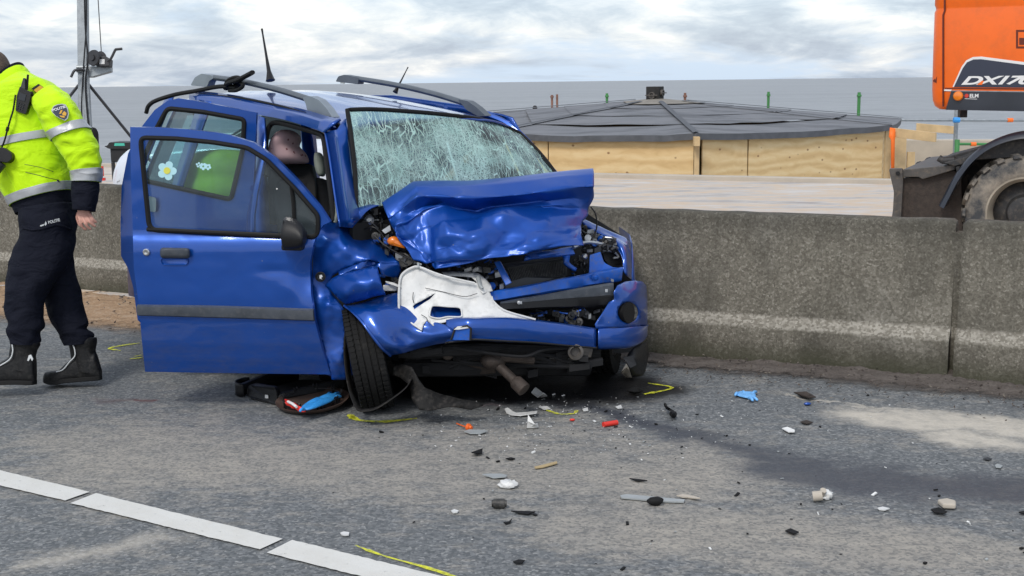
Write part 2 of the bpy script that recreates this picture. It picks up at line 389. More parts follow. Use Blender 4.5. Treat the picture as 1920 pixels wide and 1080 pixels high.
def mk():                                                      # laminated screen, crazed all over
    k = N('shattered_glass'); c = k.co()
    w = k.n('ShaderNodeVectorMath', operation='ADD'); k.l(c, w.inputs[0])
    nv = k.n('ShaderNodeVectorMath', operation='SCALE'); k.l(k.noise(c, 9.0, 4, .6, out=1), nv.inputs[0]); nv.inputs[3].default_value = .05; k.l(nv.outputs[0], w.inputs[1])
    v = w.outputs[0]
    def lines(sc, wd, vec): return k.ramp(k.voro(vec, sc, 'DISTANCE_TO_EDGE'), [(0, 1.0), (wd * .5, .8), (wd, 0.0)])
    l1 = lines(9, .012, v); l2 = lines(46, .085, v); l3 = lines(105, .20, v)
    st = k.n('ShaderNodeMapping'); k.l(v, st.inputs[0]); st.inputs['Scale'].default_value = (4.2, .8, .7); st.inputs['Rotation'].default_value = (0, .2, .1)
    l4 = lines(9, .05, st.outputs[0])
    dens = k.ramp(k.noise(c, 3.4, 5, .6), [(.40, .07), (.56, 1.0)])
    f = k.m('MAXIMUM', k.m('MAXIMUM', k.m('MULTIPLY', l1, .9), k.m('MULTIPLY', l4, .9)), k.m('MULTIPLY', k.m('MAXIMUM', k.m('MULTIPLY', l2, .85), k.m('MULTIPLY', l3, .75)), dens))
    hz = k.m('MULTIPLY', k.ramp(k.noise(c, 6.0, 8, .7), [(.36, .05), (.7, .60)]), dens)
    f = k.m('MAXIMUM', f, hz)
    df = k.n('ShaderNodeBsdfDiffuse'); k.l(k.mix(k.noise(c, 14.0, 4, .6), (.32, .56, .50), (.58, .76, .71)), df.inputs[0])
    gl = k.n('ShaderNodeBsdfGlossy'); gl.inputs['Roughness'].default_value = .18
    k.l(k.bump(f, .5, .004), gl.inputs['Normal'])
    tr = k.n('ShaderNodeBsdfTransparent'); tr.inputs[0].default_value = (.40, .62, .58, 1)
    fr = k.n('ShaderNodeFresnel'); fr.inputs[0].default_value = 1.5
    a = k.n('ShaderNodeMixShader'); k.l(k.m('ADD', fr.outputs[0], .03), a.inputs[0]); k.l(tr.outputs[0], a.inputs[1]); k.l(gl.outputs[0], a.inputs[2])
    b = k.n('ShaderNodeMixShader'); k.l(f, b.inputs[0]); k.l(a.outputs[0], b.inputs[1]); k.l(df.outputs[0], b.inputs[2])
    k.l(b.outputs[0], k.out.inputs[0]); return k.mat
M['shatter'] = mk()
def mk():                                                      # tyre with block tread worn and dusty
    k = N('tyre_rubber'); c = k.co()
    dd = k.ramp(k.noise(c, 16.0, 8, .7), [(.55, 0.0), (.78, .8)])
    k.bsdf(k.mix(dd, (.009, .009, .009), (.05, .047, .042)), .8, spec=.25, nrm=k.bump(k.noise(c, 90.0, 4), .3, .004)); return k.mat
M['tyre'] = mk()
M['rim'] = simple('steel_rim', (.055, .05, .05), .55, .5, var=.4, dirt=((.12, .09, .07), .6))
# fabrics
def cloth(name, col, rough=.8, sc=7.0, b=.35, sheen=.1):
    k = N(name); c = k.co(); f = k.noise(c, sc, 5, .6)
    n1 = k.noise(k.co(scale=(1, 1, 1.7)), sc * 1.3, 3, .5, .6)
    k.bsdf(k.ramp(f, [(.3, tuple(x * .86 for x in col)), (.7, col)]), rough, 0, 0, .2, k.bump(n1, b, .06), sheen=sheen); return k.mat
M['hivis'] = cloth('hi_vis_yellow', (.60, .95, .006), .65, 5.0, .40)
M['navy'] = cloth('navy_cloth', (.006, .0075, .016), .85, 6.0, .5, 0.0)
M['reflective'] = simple('silver_reflective', (.42, .43, .44), .35, .25, var=.12, scale=10, bump=.12, bscale=30)
M['skin'] = simple('skin', (.58, .30, .23), .5, var=.14, scale=22, bump=.12, bscale=90)
M['hair'] = simple('short_brown_hair', (.085, .058, .04), .7, var=.5, scale=60, bump=.6, bscale=160)
M['boot'] = simple('black_leather', (.007, .007, .0075), .45, var=.4, scale=14, dirt=((.05, .047, .042), .6), bump=.25, bscale=70, spec=.3)
M['gold'] = simple('gold_thread', (.62, .34, .03), .6, var=.1)
M['screen'] = simple('radio_screen', (.02, .022, .025), .15)
M['silver'] = simple('silver_print', (.62, .64, .64), .5, var=.05)
# machine and site
M['orange'] = simple('orange_machine_paint', (.86, .135, .0), .42, 0, .15, var=.07, scale=2.5, dirt=((.40, .09, .02), .3))
M['charcoal'] = simple('charcoal_paint', (.018, .022, .032), .4, 0, .3, var=.15)
M['decal'] = simple('navy_decal', (.016, .022, .045), .35, 0, .4, var=.08)
M['decalwhite'] = simple('white_decal', (.74, .74, .73), .45, var=.03)
M['decalred'] = simple('red_decal', (.6, .05, .03), .45, var=.03)
M['machblack'] = simple('dusty_black_steel', (.035, .035, .036), .6, .2, var=.4, scale=8, dirt=((.17, .14, .11), .55))
M['blade'] = simple('worn_dark_steel', (.085, .078, .072), .6, .3, var=.4, scale=7, dirt=((.23, .18, .13), .6))
def mk():
    k = N('muddy_tyre'); c = k.co(); dd = k.ramp(k.noise(c, 4.5, 9, .68), [(.38, 0.0), (.62, 1.0)])
    k.bsdf(k.mix(dd, (.045, .048, .052), (.30, .26, .21)), .85, nrm=k.bump(k.noise(c, 40.0, 6), .4, .01)); return k.mat
M['mudtyre'] = mk()
M['ivory'] = simple('dusty_ivory_rim', (.32, .28, .22), .6, .1, var=.3, scale=5)
M['galv'] = simple('galvanised_steel', (.30, .325, .34), .5, .55, var=.22, scale=18, bump=.1)
M['darksteel'] = simple('dark_steel', (.055, .055, .058), .5, .5, var=.25)
M['greenpost'] = simple('green_post_paint', (.05, .22, .06), .5, var=.2)
M['redpost'] = simple('weathered_red_post', (.20, .10, .07), .6, var=.3, scale=12)
M['orangestrap'] = simple('orange_webbing', (.95, .17, .015), .6, var=.1)
M['whitecar'] = simple('white_car_paint', (.62, .66, .72), .3, 0, 1, var=.04)
M['teal'] = simple('teal_label', (.05, .45, .33), .5)
def mk():
    k = N('pine_plywood'); c = k.co()
    st = k.n('ShaderNodeMapping'); k.l(c, st.inputs[0]); st.inputs['Scale'].default_value = (.8, 1, 2.6)
    g = k.noise(st.outputs[0], 3.0, 6, .6, 1.2); wv = k.n('ShaderNodeTexWave'); k.l(st.outputs[0], wv.inputs[0]); wv.inputs['Scale'].default_value = .7; wv.inputs['Distortion'].default_value = 9; wv.inputs['Detail'].default_value = 3; wv.bands_direction = 'Z'
    cl = k.ramp(k.m('ADD', k.m('MULTIPLY', g, .7), k.m('MULTIPLY', wv.outputs[1], .3)), [(.28, (.60, .40, .18)), (.5, (.69, .485, .235)), (.72, (.75, .56, .30))])
    kn = k.n('ShaderNodeMapping'); k.l(c, kn.inputs[0]); kn.inputs['Scale'].default_value = (4.5, 4.5, 6)
    d = k.ramp(k.voro(kn.outputs[0], 1.0), [(.08, .85), (.15, .0)])
    cl = k.mix(d, cl, (.22, .10, .04))
    k.bsdf(cl, .7, nrm=k.bump(g, .1, .004)); return k.mat
M['ply'] = mk()
M['timber'] = simple('sawn_timber', (.56, .40, .21), .75, var=.2, scale=3, bump=.1)
def mk():
    k = N('bitumen_felt'); c = k.co(); f = k.noise(c, 1.6, 8, .65)
    w = k.ramp(k.noise(k.co(scale=(.5, 2, 2)), 1.3, 7, .6), [(.48, 0.0), (.56, 1.0)])
    cl = k.mix(w, (.155, .160, .172), (.105, .109, .118))
    k.bsdf(k.mix(k.ramp(f, [(.45, 0.0), (.75, .6)]), cl, (.21, .21, .22)), .8, nrm=k.bump(k.noise(c, 60.0, 5), .2, .004)); return k.mat
M['felt'] = mk()
M['feltdark'] = simple('felt_edge', (.085, .09, .10), .75, var=.25)
M['crateblack'] = simple('weathered_black_box', (.020, .019, .018), .8, var=.5, scale=9)
M['paper'] = simple('white_paper', (.72, .72, .70), .8, var=.08)
M['blueglove'] = simple('blue_nitrile', (.04, .30, .72), .35, var=.2, scale=30, bump=.4, bscale=60)
M['paleglove'] = simple('light_blue_nitrile', (.16, .42, .78), .35, var=.2, scale=30, bump=.4, bscale=60)
M['redplastic'] = simple('red_plastic', (.70, .035, .02), .4, var=.15)
M['brass'] = simple('brass', (.55, .40, .14), .35, .8)
M['hubcap'] = simple('dusty_hubcap', (.085, .055, .042), .5, .1, var=.4, scale=15)
M['greyplastic'] = simple('grey_plastic_shard', (.32, .34, .34), .5, var=.2)
M['wood'] = simple('splinter_wood', (.42, .32, .17), .8, var=.2)
M['seawall'] = simple('pale_sea_wall', (.46, .41, .34), .8, var=.12, scale=2)
M['petal'] = simple('pale_petal_sticker', (.45, .74, .80), .5, var=.04)
M['petalyellow'] = simple('yellow_sticker', (.70, .68, .10), .5, var=.04)
# ------------------------------------------------------------------ ground
def g2(px, py): q = Gd(px, py); return (q.x, q.y)
def mk():
    k = N('dusty_asphalt'); c = k.co(); X, Y, Z = k.sep(c)
    wob = k.noise(c, 3.2, 7, .66, out=1); wv = k.n('ShaderNodeVectorMath', operation='SUBTRACT'); k.l(wob, wv.inputs[0]); wv.inputs[1].default_value = (.5, .5, .5)
    ws = k.n('ShaderNodeVectorMath', operation='SCALE'); k.l(wv.outputs[0], ws.inputs[0]); ws.inputs[3].default_value = .55
    wa = k.n('ShaderNodeVectorMath', operation='ADD'); k.l(c, wa.inputs[0]); k.l(ws.outputs[0], wa.inputs[1]); x, y, _ = k.sep(wa.outputs[0])
    # stones and binder
    v1 = k.voro(c, 82.0, out=1); st = k.sep(v1)[0]
    grain = k.noise(c, 95.0, 5, .75)
    base = k.ramp(k.m('ADD', k.m('MULTIPLY', st, .55), k.m('MULTIPLY', grain, .45)), [(.25, (.092, .099, .103)), (.50, (.134, .142, .146)), (.70, (.180, .187, .19)), (.84, (.32, .32, .31))])
    # dust: pale brown film in drawn-out patches
    dn = k.noise(k.co(scale=(1.0, 1.35, 1), rot=(0, 0, .5)), 1.15, 10, .70)
    dn2 = k.noise(k.co(scale=(1.0, 2.2, 1), rot=(0, 0, .45)), 6.0, 9, .72)
    dm = k.seg(x, y, g2(250, 850), g2(1250, 880), .42, .40)
    dm2 = k.seg(x, y, g2(1150, 980), g2(1900, 1040), .28, .28)
    dloc = k.m('ADD', k.m('MULTIPLY', k.m('MAXIMUM', dm, dm2), .15), k.m('ADD', k.m('MULTIPLY', dn, .48), k.m('MULTIPLY', dn2, .52)))
    dust = k.ramp(dloc, [(.50, .0), (.60, .6), (.72, .95)])
    dust = k.m('MULTIPLY', dust, k.ramp(k.m('ADD', k.m('MULTIPLY', grain, .6), k.m('MULTIPLY', st, .4)), [(.32, .45), (.54, 1.0)]))
    cl = k.mix(dust, base, k.mix(dn2, (.24, .215, .178), (.42, .39, .34)))
    # dark fluid: soaked pool beneath the nose and a run-off to the right
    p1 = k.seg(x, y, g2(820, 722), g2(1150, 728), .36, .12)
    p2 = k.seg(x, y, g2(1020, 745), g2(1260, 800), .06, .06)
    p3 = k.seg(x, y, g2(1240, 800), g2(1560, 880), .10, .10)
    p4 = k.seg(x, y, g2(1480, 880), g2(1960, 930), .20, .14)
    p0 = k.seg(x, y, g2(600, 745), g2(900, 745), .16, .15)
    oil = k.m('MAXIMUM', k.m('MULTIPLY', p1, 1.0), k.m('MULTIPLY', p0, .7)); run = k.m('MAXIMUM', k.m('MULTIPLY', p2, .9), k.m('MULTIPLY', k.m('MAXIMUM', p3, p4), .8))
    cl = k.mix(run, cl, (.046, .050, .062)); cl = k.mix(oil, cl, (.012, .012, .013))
    # blood-coloured stain by the door and pinkish fluid beneath the engine
    red = k.m('MULTIPLY', k.seg(x, y, g2(205, 750), g2(275, 747), .045, .05), .55); red2 = k.m('MULTIPLY', k.seg(x, y, g2(262, 748), g2(290, 746), .018, .03), .7)
    cl = k.mix(red, cl, (.10, .06, .062)); cl = k.mix(red2, cl, (.10, .025, .028))
    cl = k.mix(k.m('MULTIPLY', k.seg(x, y, g2(905, 757), g2(945, 757), .012, .03), .5), cl, (.20, .15, .16))
    # pale sand washed on the right, sand trails
    s1 = k.seg(x, y, g2(1610, 778), g2(1990, 812), .17, .09); s2 = k.seg(x, y, g2(1800, 822), g2(1980, 850), .10, .08)
    s3 = k.m('MULTIPLY', k.seg(x, y, g2(60, 1050), g2(300, 1010), .03, .10), .55)
    s4 = k.m('MULTIPLY', k.seg(x, y, g2(1470, 742), g2(1920, 795), .004, .022), .8)
    sand = k.m('MULTIPLY', k.m('MAXIMUM', k.m('MAXIMUM', s1, s2), k.m('MAXIMUM', s3, s4)), k.ramp(k.noise(c, 9.0, 8, .7), [(.30, .55), (.55, 1.0)]))
    cl = k.mix(k.m('MULTIPLY', sand, .85), cl, k.mix(k.noise(c, 40.0, 5), (.48, .43, .35), (.64, .59, .51)))
    wet = k.m('MAXIMUM', run, oil)
    rr = k.m('SUBTRACT', .82, k.m('MULTIPLY', wet, .42))
    h = k.m('ADD', k.m('MULTIPLY', k.voro(c, 62.0), -.6), k.m('MULTIPLY', grain, .6))
    k.bsdf(cl, rr, 0, 0, .35, k.bump(h, .55, .006)); return k.mat
M['asphalt'] = mk()

BD = Vector((math.cos(math.radians(-25.2)), math.sin(math.radians(-25.2)), 0)); BN = Vector((-BD.y, BD.x, 0))   # along / behind the barrier
B0 = Vector((2.40, 6.87, 0))                                                         # foot of the joint between two blocks
def bp(t, n, z=0): return B0 + BD * t + BN * n + EW * z
g = Geo(); g.add([bp(-60, .55), bp(60, .55), bp(60, -60), bp(-60, -60)], [(0, 1, 2, 3)])
struct('road', g, M['asphalt'], loc=(0, 0, 0), smooth=False)
# dirt and rotted leaf litter along the foot of the wall
def mk(name, a, b, d, n0, n1):
    k = N(name); c = k.co(); f = k.noise(k.co(scale=(1, 2.2, 1), rot=(0, 0, .44)), 5.0, 10, .72); s = k.noise(c, 55.0, 6, .7)
    cl = k.ramp(k.m('ADD', k.m('MULTIPLY', f, .6), k.m('MULTIPLY', s, .4)), [(.3, a), (.5, b), (.72, d)])
    X, Y, Z = k.sep(c); nn_ = k.m('ADD', k.m('MULTIPLY', k.m('SUBTRACT', X, B0.x), BN.x), k.m('MULTIPLY', k.m('SUBTRACT', Y, B0.y), BN.y))
    nn_ = k.m('ADD', nn_, k.m('MULTIPLY', k.m('SUBTRACT', k.m('ADD', k.m('MULTIPLY', f, .6), k.m('MULTIPLY', k.noise(c, 2.2, 8, .7), .4)), .5), .75))
    al = k.n('ShaderNodeMapRange', interpolation_type='SMOOTHSTEP'); k.l(nn_, al.inputs[0]); al.inputs[1].default_value = n0; al.inputs[2].default_value = n1
    tr = k.n('ShaderNodeBsdfTransparent'); x = k.n('ShaderNodeMixShader'); k.l(al.outputs[0], x.inputs[0]); k.l(tr.outputs[0], x.inputs[1])
    k.l(k.bsdf(cl, .95, 0, 0, .2, k.bump(k.m('ADD', f, k.m('MULTIPLY', s, .5)), .9, .02), link=False), x.inputs[2]); k.l(x.outputs[0], k.out.inputs[0]); return k.mat
M['mud'] = mk('dark_leaf_dirt', (.060, .051, .045), (.125, .107, .095), (.20, .178, .158), -.40, -.16)
M['sand'] = mk('orange_sand', (.12, .095, .075), (.38, .25, .15), (.52, .43, .34), -.75, -.30)
M['mud2'] = mk('dark_dirt_bank', (.060, .051, .045), (.125, .107, .095), (.20, .178, .158), .0, .35)
def strip(name, t0, t1, n0, n1, hz, mat, seed, nn=240, mm=24):
    rows = []
    for j in range(mm):
        f = j / (mm - 1); r = []
        for i in range(nn):
            t = t0 + (t1 - t0) * i / (nn - 1); p = bp(t, 0)
            lo = n0 + .12 * noise.noise(Vector((t * 2.1, seed, 0))) + .07 * noise.noise(Vector((t * 8, seed, 3))) + .05 * noise.noise(Vector((t * 26, seed, 8)))
            q = bp(t, lo + (n1 - lo) * f)
            ends = min(1, min(i, nn - 1 - i) / 6)
            z = .005 + ends * (hz * f ** 1.4 * (.6 + .8 * max(-.5, noise.noise(Vector((t * 3, f * 3, seed))))) + .016 * min(1, f * 4) * noise.noise(q * 14) + .012 * min(1, f * 5) * noise.noise(q * 34))
            q.z = max(z, .0045 if f > .02 else -.004); r.append(q)
        rows.append(r)
    g = Geo(); g.grid(rows); return g
struct('dirt_strip', strip('d', -2.9, 3.5, -.52, .16, .03, M['mud'], 1), M['mud'], loc=(0, 0, 0))
struct('sand_strip', strip('s', -9.5, -3.6, -.85, .70, .04, M['sand'], 5), M['sand'], loc=(0, 0, 0))
struct('dark_dirt', strip('k', -8.6, -3.0, .02, .95, .06, M['mud2'], 9), M['mud2'], loc=(0, 0, 0))

random.seed(5); g = Geo()
def litter(t0, t1, n0, n1, num, s0, s1):
    for k in range(num):
        t, n_ = random.uniform(t0, t1), n0 + (n1 - n0) * random.random(); p = bp(t, n_, .016 + .05 * max(0, (n_ + .36)) * .75); r = random.uniform(s0, s1)
        ax = Vector((random.uniform(-1, 1), random.uniform(-1, 1), random.uniform(-.5, .5))).normalized(); ay = ax.cross(EW).normalized(); az = ax.cross(ay); w = random.uniform(.3, .7)
        g.add([p - ax * r, p + ay * r * w + az * r * .1, p + ax * r, p - ay * r * w + az * .2 * r, p - az * r * .3], [(0, 1, 2), (0, 2, 3), (0, 4, 1), (1, 4, 2), (2, 4, 3), (3, 4, 0)], random.choice((0, 0, 0, 1, 2)))
litter(-2.9, 3.0, -.50, .10, 1300, .004, .012); litter(-8.5, -3.4, -.7, .9, 600, .006, .018); litter(-1.5, 3, -.85, -.4, 220, .004, .012)
M['leaf1'] = simple('rotten_leaf', (.045, .034, .028), .9, var=.5); M['leaf2'] = simple('brown_leaf', (.085, .062, .046), .9, var=.4); M['leaf3'] = simple('pale_leaf', (.15, .13, .105), .9, var=.3)
lt_ = build('leaf_litter', g, [M['leaf1'], M['leaf2'], M['leaf3']], smooth=False, loc=(0, 0, 0)); tag(lt_, 'dark rotten leaf litter along the foot of the concrete wall', 'litter', kind='stuff')

# esplanade deck behind the wall, beach and sea below it
def mk():
    k = N('sandy_deck'); c = k.co(); f = k.noise(k.co(scale=(1, 3, 1), rot=(0, 0, .42)), .55, 9, .65); s = k.noise(k.co(scale=(1, 4, 1), rot=(0, 0, .42)), 3.0, 8, .7)
    cl = k.ramp(f, [(.34, (.30, .27, .25)), (.46, (.46, .43, .40)), (.53, (.55, .42, .29)), (.59, (.50, .46, .42)), (.7, (.60, .575, .545))])
    cl = k.mix(k.ramp(s, [(.52, 0.0), (.66, .7)]), cl, (.60, .57, .53)); cl = k.mix(k.ramp(s, [(.28, .6), (.36, 0.0)]), cl, (.16, .135, .115))
    k.bsdf(cl, .8, nrm=k.bump(s, .15, .02)); return k.mat
M['deck'] = mk()
g = Geo(); e1, e2 = Gd(1120, 337), Gd(1700, 350); ed = (e2 - e1).normalized(); e0, e9 = e1 - ed * 45, e1 + ed * 40
g.plate([bp(-45, .45, .03), bp(40, .45, .03), e9 + EW * .03, e0 + EW * .03], (0, 0, -.2)); struct('esplanade_deck', g, M['deck'], smooth=False, loc=(0, 0, 0))
g = Geo(); g.plate([e0 + EW * .10, e9 + EW * .10, e9 + Vector((.1, .22, .10)), e0 + Vector((.1, .22, .10))], (0, 0, -1.0))
k_ = build('deck_kerb', g, M['seawall'], smooth=False, bevel=.01); k_['kind'] = 'structure'
def mk():
    k = N('beach_sand'); k.bsdf(k.ramp(k.noise(k.co(), 1.2, 9, .7), [(.3, (.28, .23, .16)), (.7, (.38, .33, .25))]), .9); return k.mat
M['beach'] = mk()
g = Geo(); g.add([(-200, 21, -3.6), (200, 21, -3.6), (200, 75, -3.9), (-200, 75, -4.05)], [(0, 1, 2, 3)]); struct('beach', g, M['beach'], loc=(0, 0, -3.6), smooth=False)
def mk():
    k = N('grey_sea'); c = k.co(); X, Y, Z = k.sep(c)
    w1 = k.noise(k.co(scale=(.55, 1.9, 1)), .32, 8, .62); w2 = k.noise(k.co(scale=(.05, .22, 1)), .25, 6, .6)
    w3 = k.noise(k.co(scale=(.002, .012, 1)), 1.0, 4, .6)
    cl = k.ramp(k.m('ADD', k.m('MULTIPLY', w1, .55), k.m('ADD', k.m('MULTIPLY', w2, .3), k.m('MULTIPLY', w3, .15))), [(.36, (.225, .24, .25)), (.52, (.305, .32, .33)), (.68, (.40, .415, .425))])
    foam = k.ramp(k.noise(k.co(scale=(.25, 1.6, 1)), .55, 9, .75), [(.66, 0.0), (.72, .8)])
    cl = k.mix(foam, cl, (.5, .5, .5))
    nr = k.bump(k.m('ADD', w1, k.m('MULTIPLY', w2, .8)), .8, .6)
    k.bsdf(cl, .55, 0, 0, .12, nr); return k.mat
M['sea'] = mk()
g = Geo(); g.add([(-9000, 60, -4), (9000, 60, -4), (9000, 15000, -4), (-9000, 15000, -4)], [(0, 1, 2, 3)]); struct('sea', g, M['sea'], loc=(0, 0, -4), smooth=False)

# lane line with two seams, and yellow survey spray marks
def mk(name, a, b, wear):
    k = N(name); c = k.co(); f = k.noise(c, 26.0, 8, .75); s = k.noise(c, 4.5, 7, .7)
    cl = k.mix(k.ramp(s, [(.35, 0.0), (.75, .55)]), a, b)
    cl = k.mix(k.ramp(f, [(.60, 0.0), (.72, wear)]), cl, (.11, .11, .11))
    k.bsdf(cl, .75, nrm=k.bump(k.noise(c, 80.0, 5, .7), .4, .004)); return k.mat
M['lane'] = mk('worn_lane_paint', (.66, .655, .62), (.50, .475, .415), .7)
def mk():
    k = N('yellow_spray'); c = k.co(); s = k.noise(c, 30.0, 8, .75)
    tr = k.n('ShaderNodeBsdfTransparent'); b = k.bsdf((.74, .74, .03), .7, link=False)
    x = k.n('ShaderNodeMixShader'); k.l(k.ramp(s, [(.33, 0.0), (.56, .88)]), x.inputs[0]); k.l(tr.outputs[0], x.inputs[1]); k.l(b, x.inputs[2]); k.l(x.outputs[0], k.out.inputs[0]); return k.mat
M['spray'] = mk()
def line_piece(a, b, cc, d):
    rows = []; A, B, C_, D = [Gd(*q, .006) for q in (a, b, cc, d)]
    n = 40; up = [A.lerp(B, i / n) for i in range(n + 1)]; lo = [D.lerp(C_, i / n) for i in range(n + 1)]
    jit = lambda p, s: p + Vector((0, .006 * noise.noise(p * 40 + Vector((s, 0, 0))), 0))
    g = Geo(); g.grid([[jit(p, 1) for p in up], [(p + q) / 2 for p, q in zip(up, lo)], [jit(p, 5) for p in lo]])
    o = struct('lane_marking', g, M['lane'], smooth=False); return o
line_piece((-190, 836), (168, 922), (122, 938), (-190, 866))
line_piece((180, 924.5), (530, 1010), (487, 1030), (132, 943))
line_piece((548, 1012), (900, 1098), (900, 1136), (500, 1036))
line_piece((-640, 722), (-205, 832), (-205, 862), (-700, 738)); line_piece((920, 1103), (1330, 1202), (1330, 1258), (920, 1141))
def spray(paths, w):
    g = Geo()
    for path in paths:
        pts = spl([Gd(*q, .0055) for q in path], 26); n = len(pts); A, B = [], []
        for i, p in enumerate(pts):
            t = (pts[min(i + 1, n - 1)] - pts[max(i - 1, 0)]); s = Vector((-t.y, t.x, 0)).normalized()
            ww = w * (.75 + .5 * noise.noise(p * 9) + .3 * noise.noise(p * 40)) * (1 if 2 < i < n - 3 else .6)
            A.append(p + s * ww / 2); B.append(p - s * ww / 2)
        g.grid([A, B])
    o = struct('spray_mark', g, M['spray'], smooth=False); return o
spray([[(660, 779), (672, 787), (720, 790), (782, 784)], [(655, 776), (662, 785)]], .050)
spray([[(1215, 718), (1260, 727), (1208, 739)]], .032)
spray([[(1020, 767), (1050, 776), (1078, 775)], [(1078, 775), (1082, 769)]], .026)
spray([[(666, 1022), (720, 1042), (790, 1061), (850, 1080), (900, 1098)]], .022)
spray([[(262, 643), (232, 647), (205, 653), (226, 657)], [(268, 670), (243, 673)], [(266, 666), (250, 668)]], .035)

# ------------------------------------------------------------------ concrete barrier blocks
def mk():
    k = N('exposed_aggregate'); c = k.co(); z = k.sep(c)[2]
    v = k.voro(c, 78.0, out=1); s = k.sep(v)[0]; s2 = k.sep(k.voro(c, 150.0, out=1))[1]
    big = k.noise(k.co(scale=(1, 1, .6)), 2.0, 8, .62); drip = k.noise(k.co(scale=(5, 5, .35)), 2.2, 7, .62)
    cl = k.ramp(k.m('ADD', k.m('MULTIPLY', s, .6), k.m('MULTIPLY', s2, .4)), [(.12, (.105, .095, .075)), (.45, (.150, .137, .110)), (.75, (.196, .181, .148)), (.93, (.29, .27, .225))])
    cl = k.mix(k.ramp(big, [(.36, .55), (.55, 0.0)]), cl, (.045, .042, .034))
    cl = k.mix(k.ramp(drip, [(.48, 0.0), (.75, .35)]), cl, (.060, .056, .045))
    cl = k.mix(k.m('MULTIPLY', k.ramp(k.noise(k.co(loc=(4, 1, 2)), 1.5, 6, .6), [(.54, 0.0), (.70, .6)]), k.ramp(s, [(.3, .4), (.7, 1.0)])), cl, (.33, .31, .265))
    top = k.n('ShaderNodeMapRange'); k.l(z, top.inputs[0]); top.inputs[1].default_value = .70; top.inputs[2].default_value = .86; top.inputs[3].default_value = 0; top.inputs[4].default_value = .55
    cl = k.mix(k.m('MULTIPLY', top.outputs[0], k.ramp(drip, [(.3, .5), (.6, 1.0)])), cl, (.045, .043, .036))
    # paler band along the ledge, algae at the foot
    ledge = k.ramp(z, [(.205, 0.0), (.222, 1.0), (.268, 1.0), (.285, 0.0)])
    cl = k.mix(k.m('MULTIPLY', ledge, .65), cl, k.ramp(s, [(.2, (.24, .22, .18)), (.8, (.46, .43, .37))]))
    low = k.ramp(k.m('ADD', z, k.m('MULTIPLY', big, .12)), [(.09, .75), (.20, 0.0)])
    cl = k.mix(low, cl, (.055, .056, .034))
    h = k.m('ADD', k.m('MULTIPLY', s, .7), k.m('MULTIPLY', s2, .4))
    k.bsdf(cl, .9, 0, 0, .25, k.bump(h, .7, .012)); return k.mat
M['aggregate'] = mk()
def barrier(label, foot, ang, length, tilt=0.0):
    d = Vector((math.cos(ang), math.sin(ang), 0)); n = Vector((-d.y, d.x, 0))
    prof = [(-.002, -.03), (0, .10), (.004, .215), (.055, .262), (.075, .285), (.115, .835), (.125, .858), (.145, .868), (.245, .868), (.265, .858), (.275, .835), (.315, .285), (.335, .262), (.386, .215), (.39, .10), (.392, -.03)]
    ends = [0, .004, .02, .05] + [length * i / 60 for i in range(1, 60)] + [length - .05, length - .02, length - .004, length]
    rings = []
    for t in ends:
        k = .012 * max(0, 1 - min(t, length - t) / .02)
        r = []
        for (a, z) in prof:
            aa = a + (k if a < .195 else -k); zz = z - (k if z > .8 else 0)
            p = Vector((d * t + n * aa + EW * zz))
            q = p * 4 + Vector((foot[0], foot[1], 0)); amp = .002 + (.003 if z > .82 else 0) + (.014 if z < .05 else 0)
            p += n * (.004 * noise.noise(q)) + EW * (amp * noise.noise(q * 1.7)) + n * (tilt * z)
            r.append(Vector(foot) + p)
        rings.append(r)
    g = Geo(); g.loft(rings)
    o = build('concrete_barrier', g, M['aggregate'], loc=tuple(foot), angle=50)
    e = Vector(foot) + n * .195 - d * .03; g = Geo(); g.box(e + EW * .40, .07, .12, .80, (d, n, EW)); build('joint_tongue', g, M['aggregate'], o, smooth=False)
    return tag(o, label, 'barrier', 'concrete barrier blocks along the road')
A25 = math.radians(-25.2)
f = bp(-4.0, .02); barrier('grey concrete barrier block directly behind the wrecked blue car', f, A25, 3.985)
f = bp(.016, -.005); barrier('grey concrete barrier block in front of the excavator wheel, right of the black joint', f, math.radians(-28), 4.0, .015)
dl = math.radians(-27.5); ld = Vector((math.cos(dl), math.sin(dl), 0)); ln = Vector((-ld.y, ld.x, 0))
f = Vector((-3.109, 10.173, 0)) - ln * .12 - ld * 6.23; barrier('grey concrete barrier block furthest along the road behind the officer', f, dl, 4.0)
f = Vector((-3.109, 10.173, 0)) - ln * .12 - ld * 2.2; barrier('grey concrete barrier block behind the walking police officer', f, dl, 4.0)
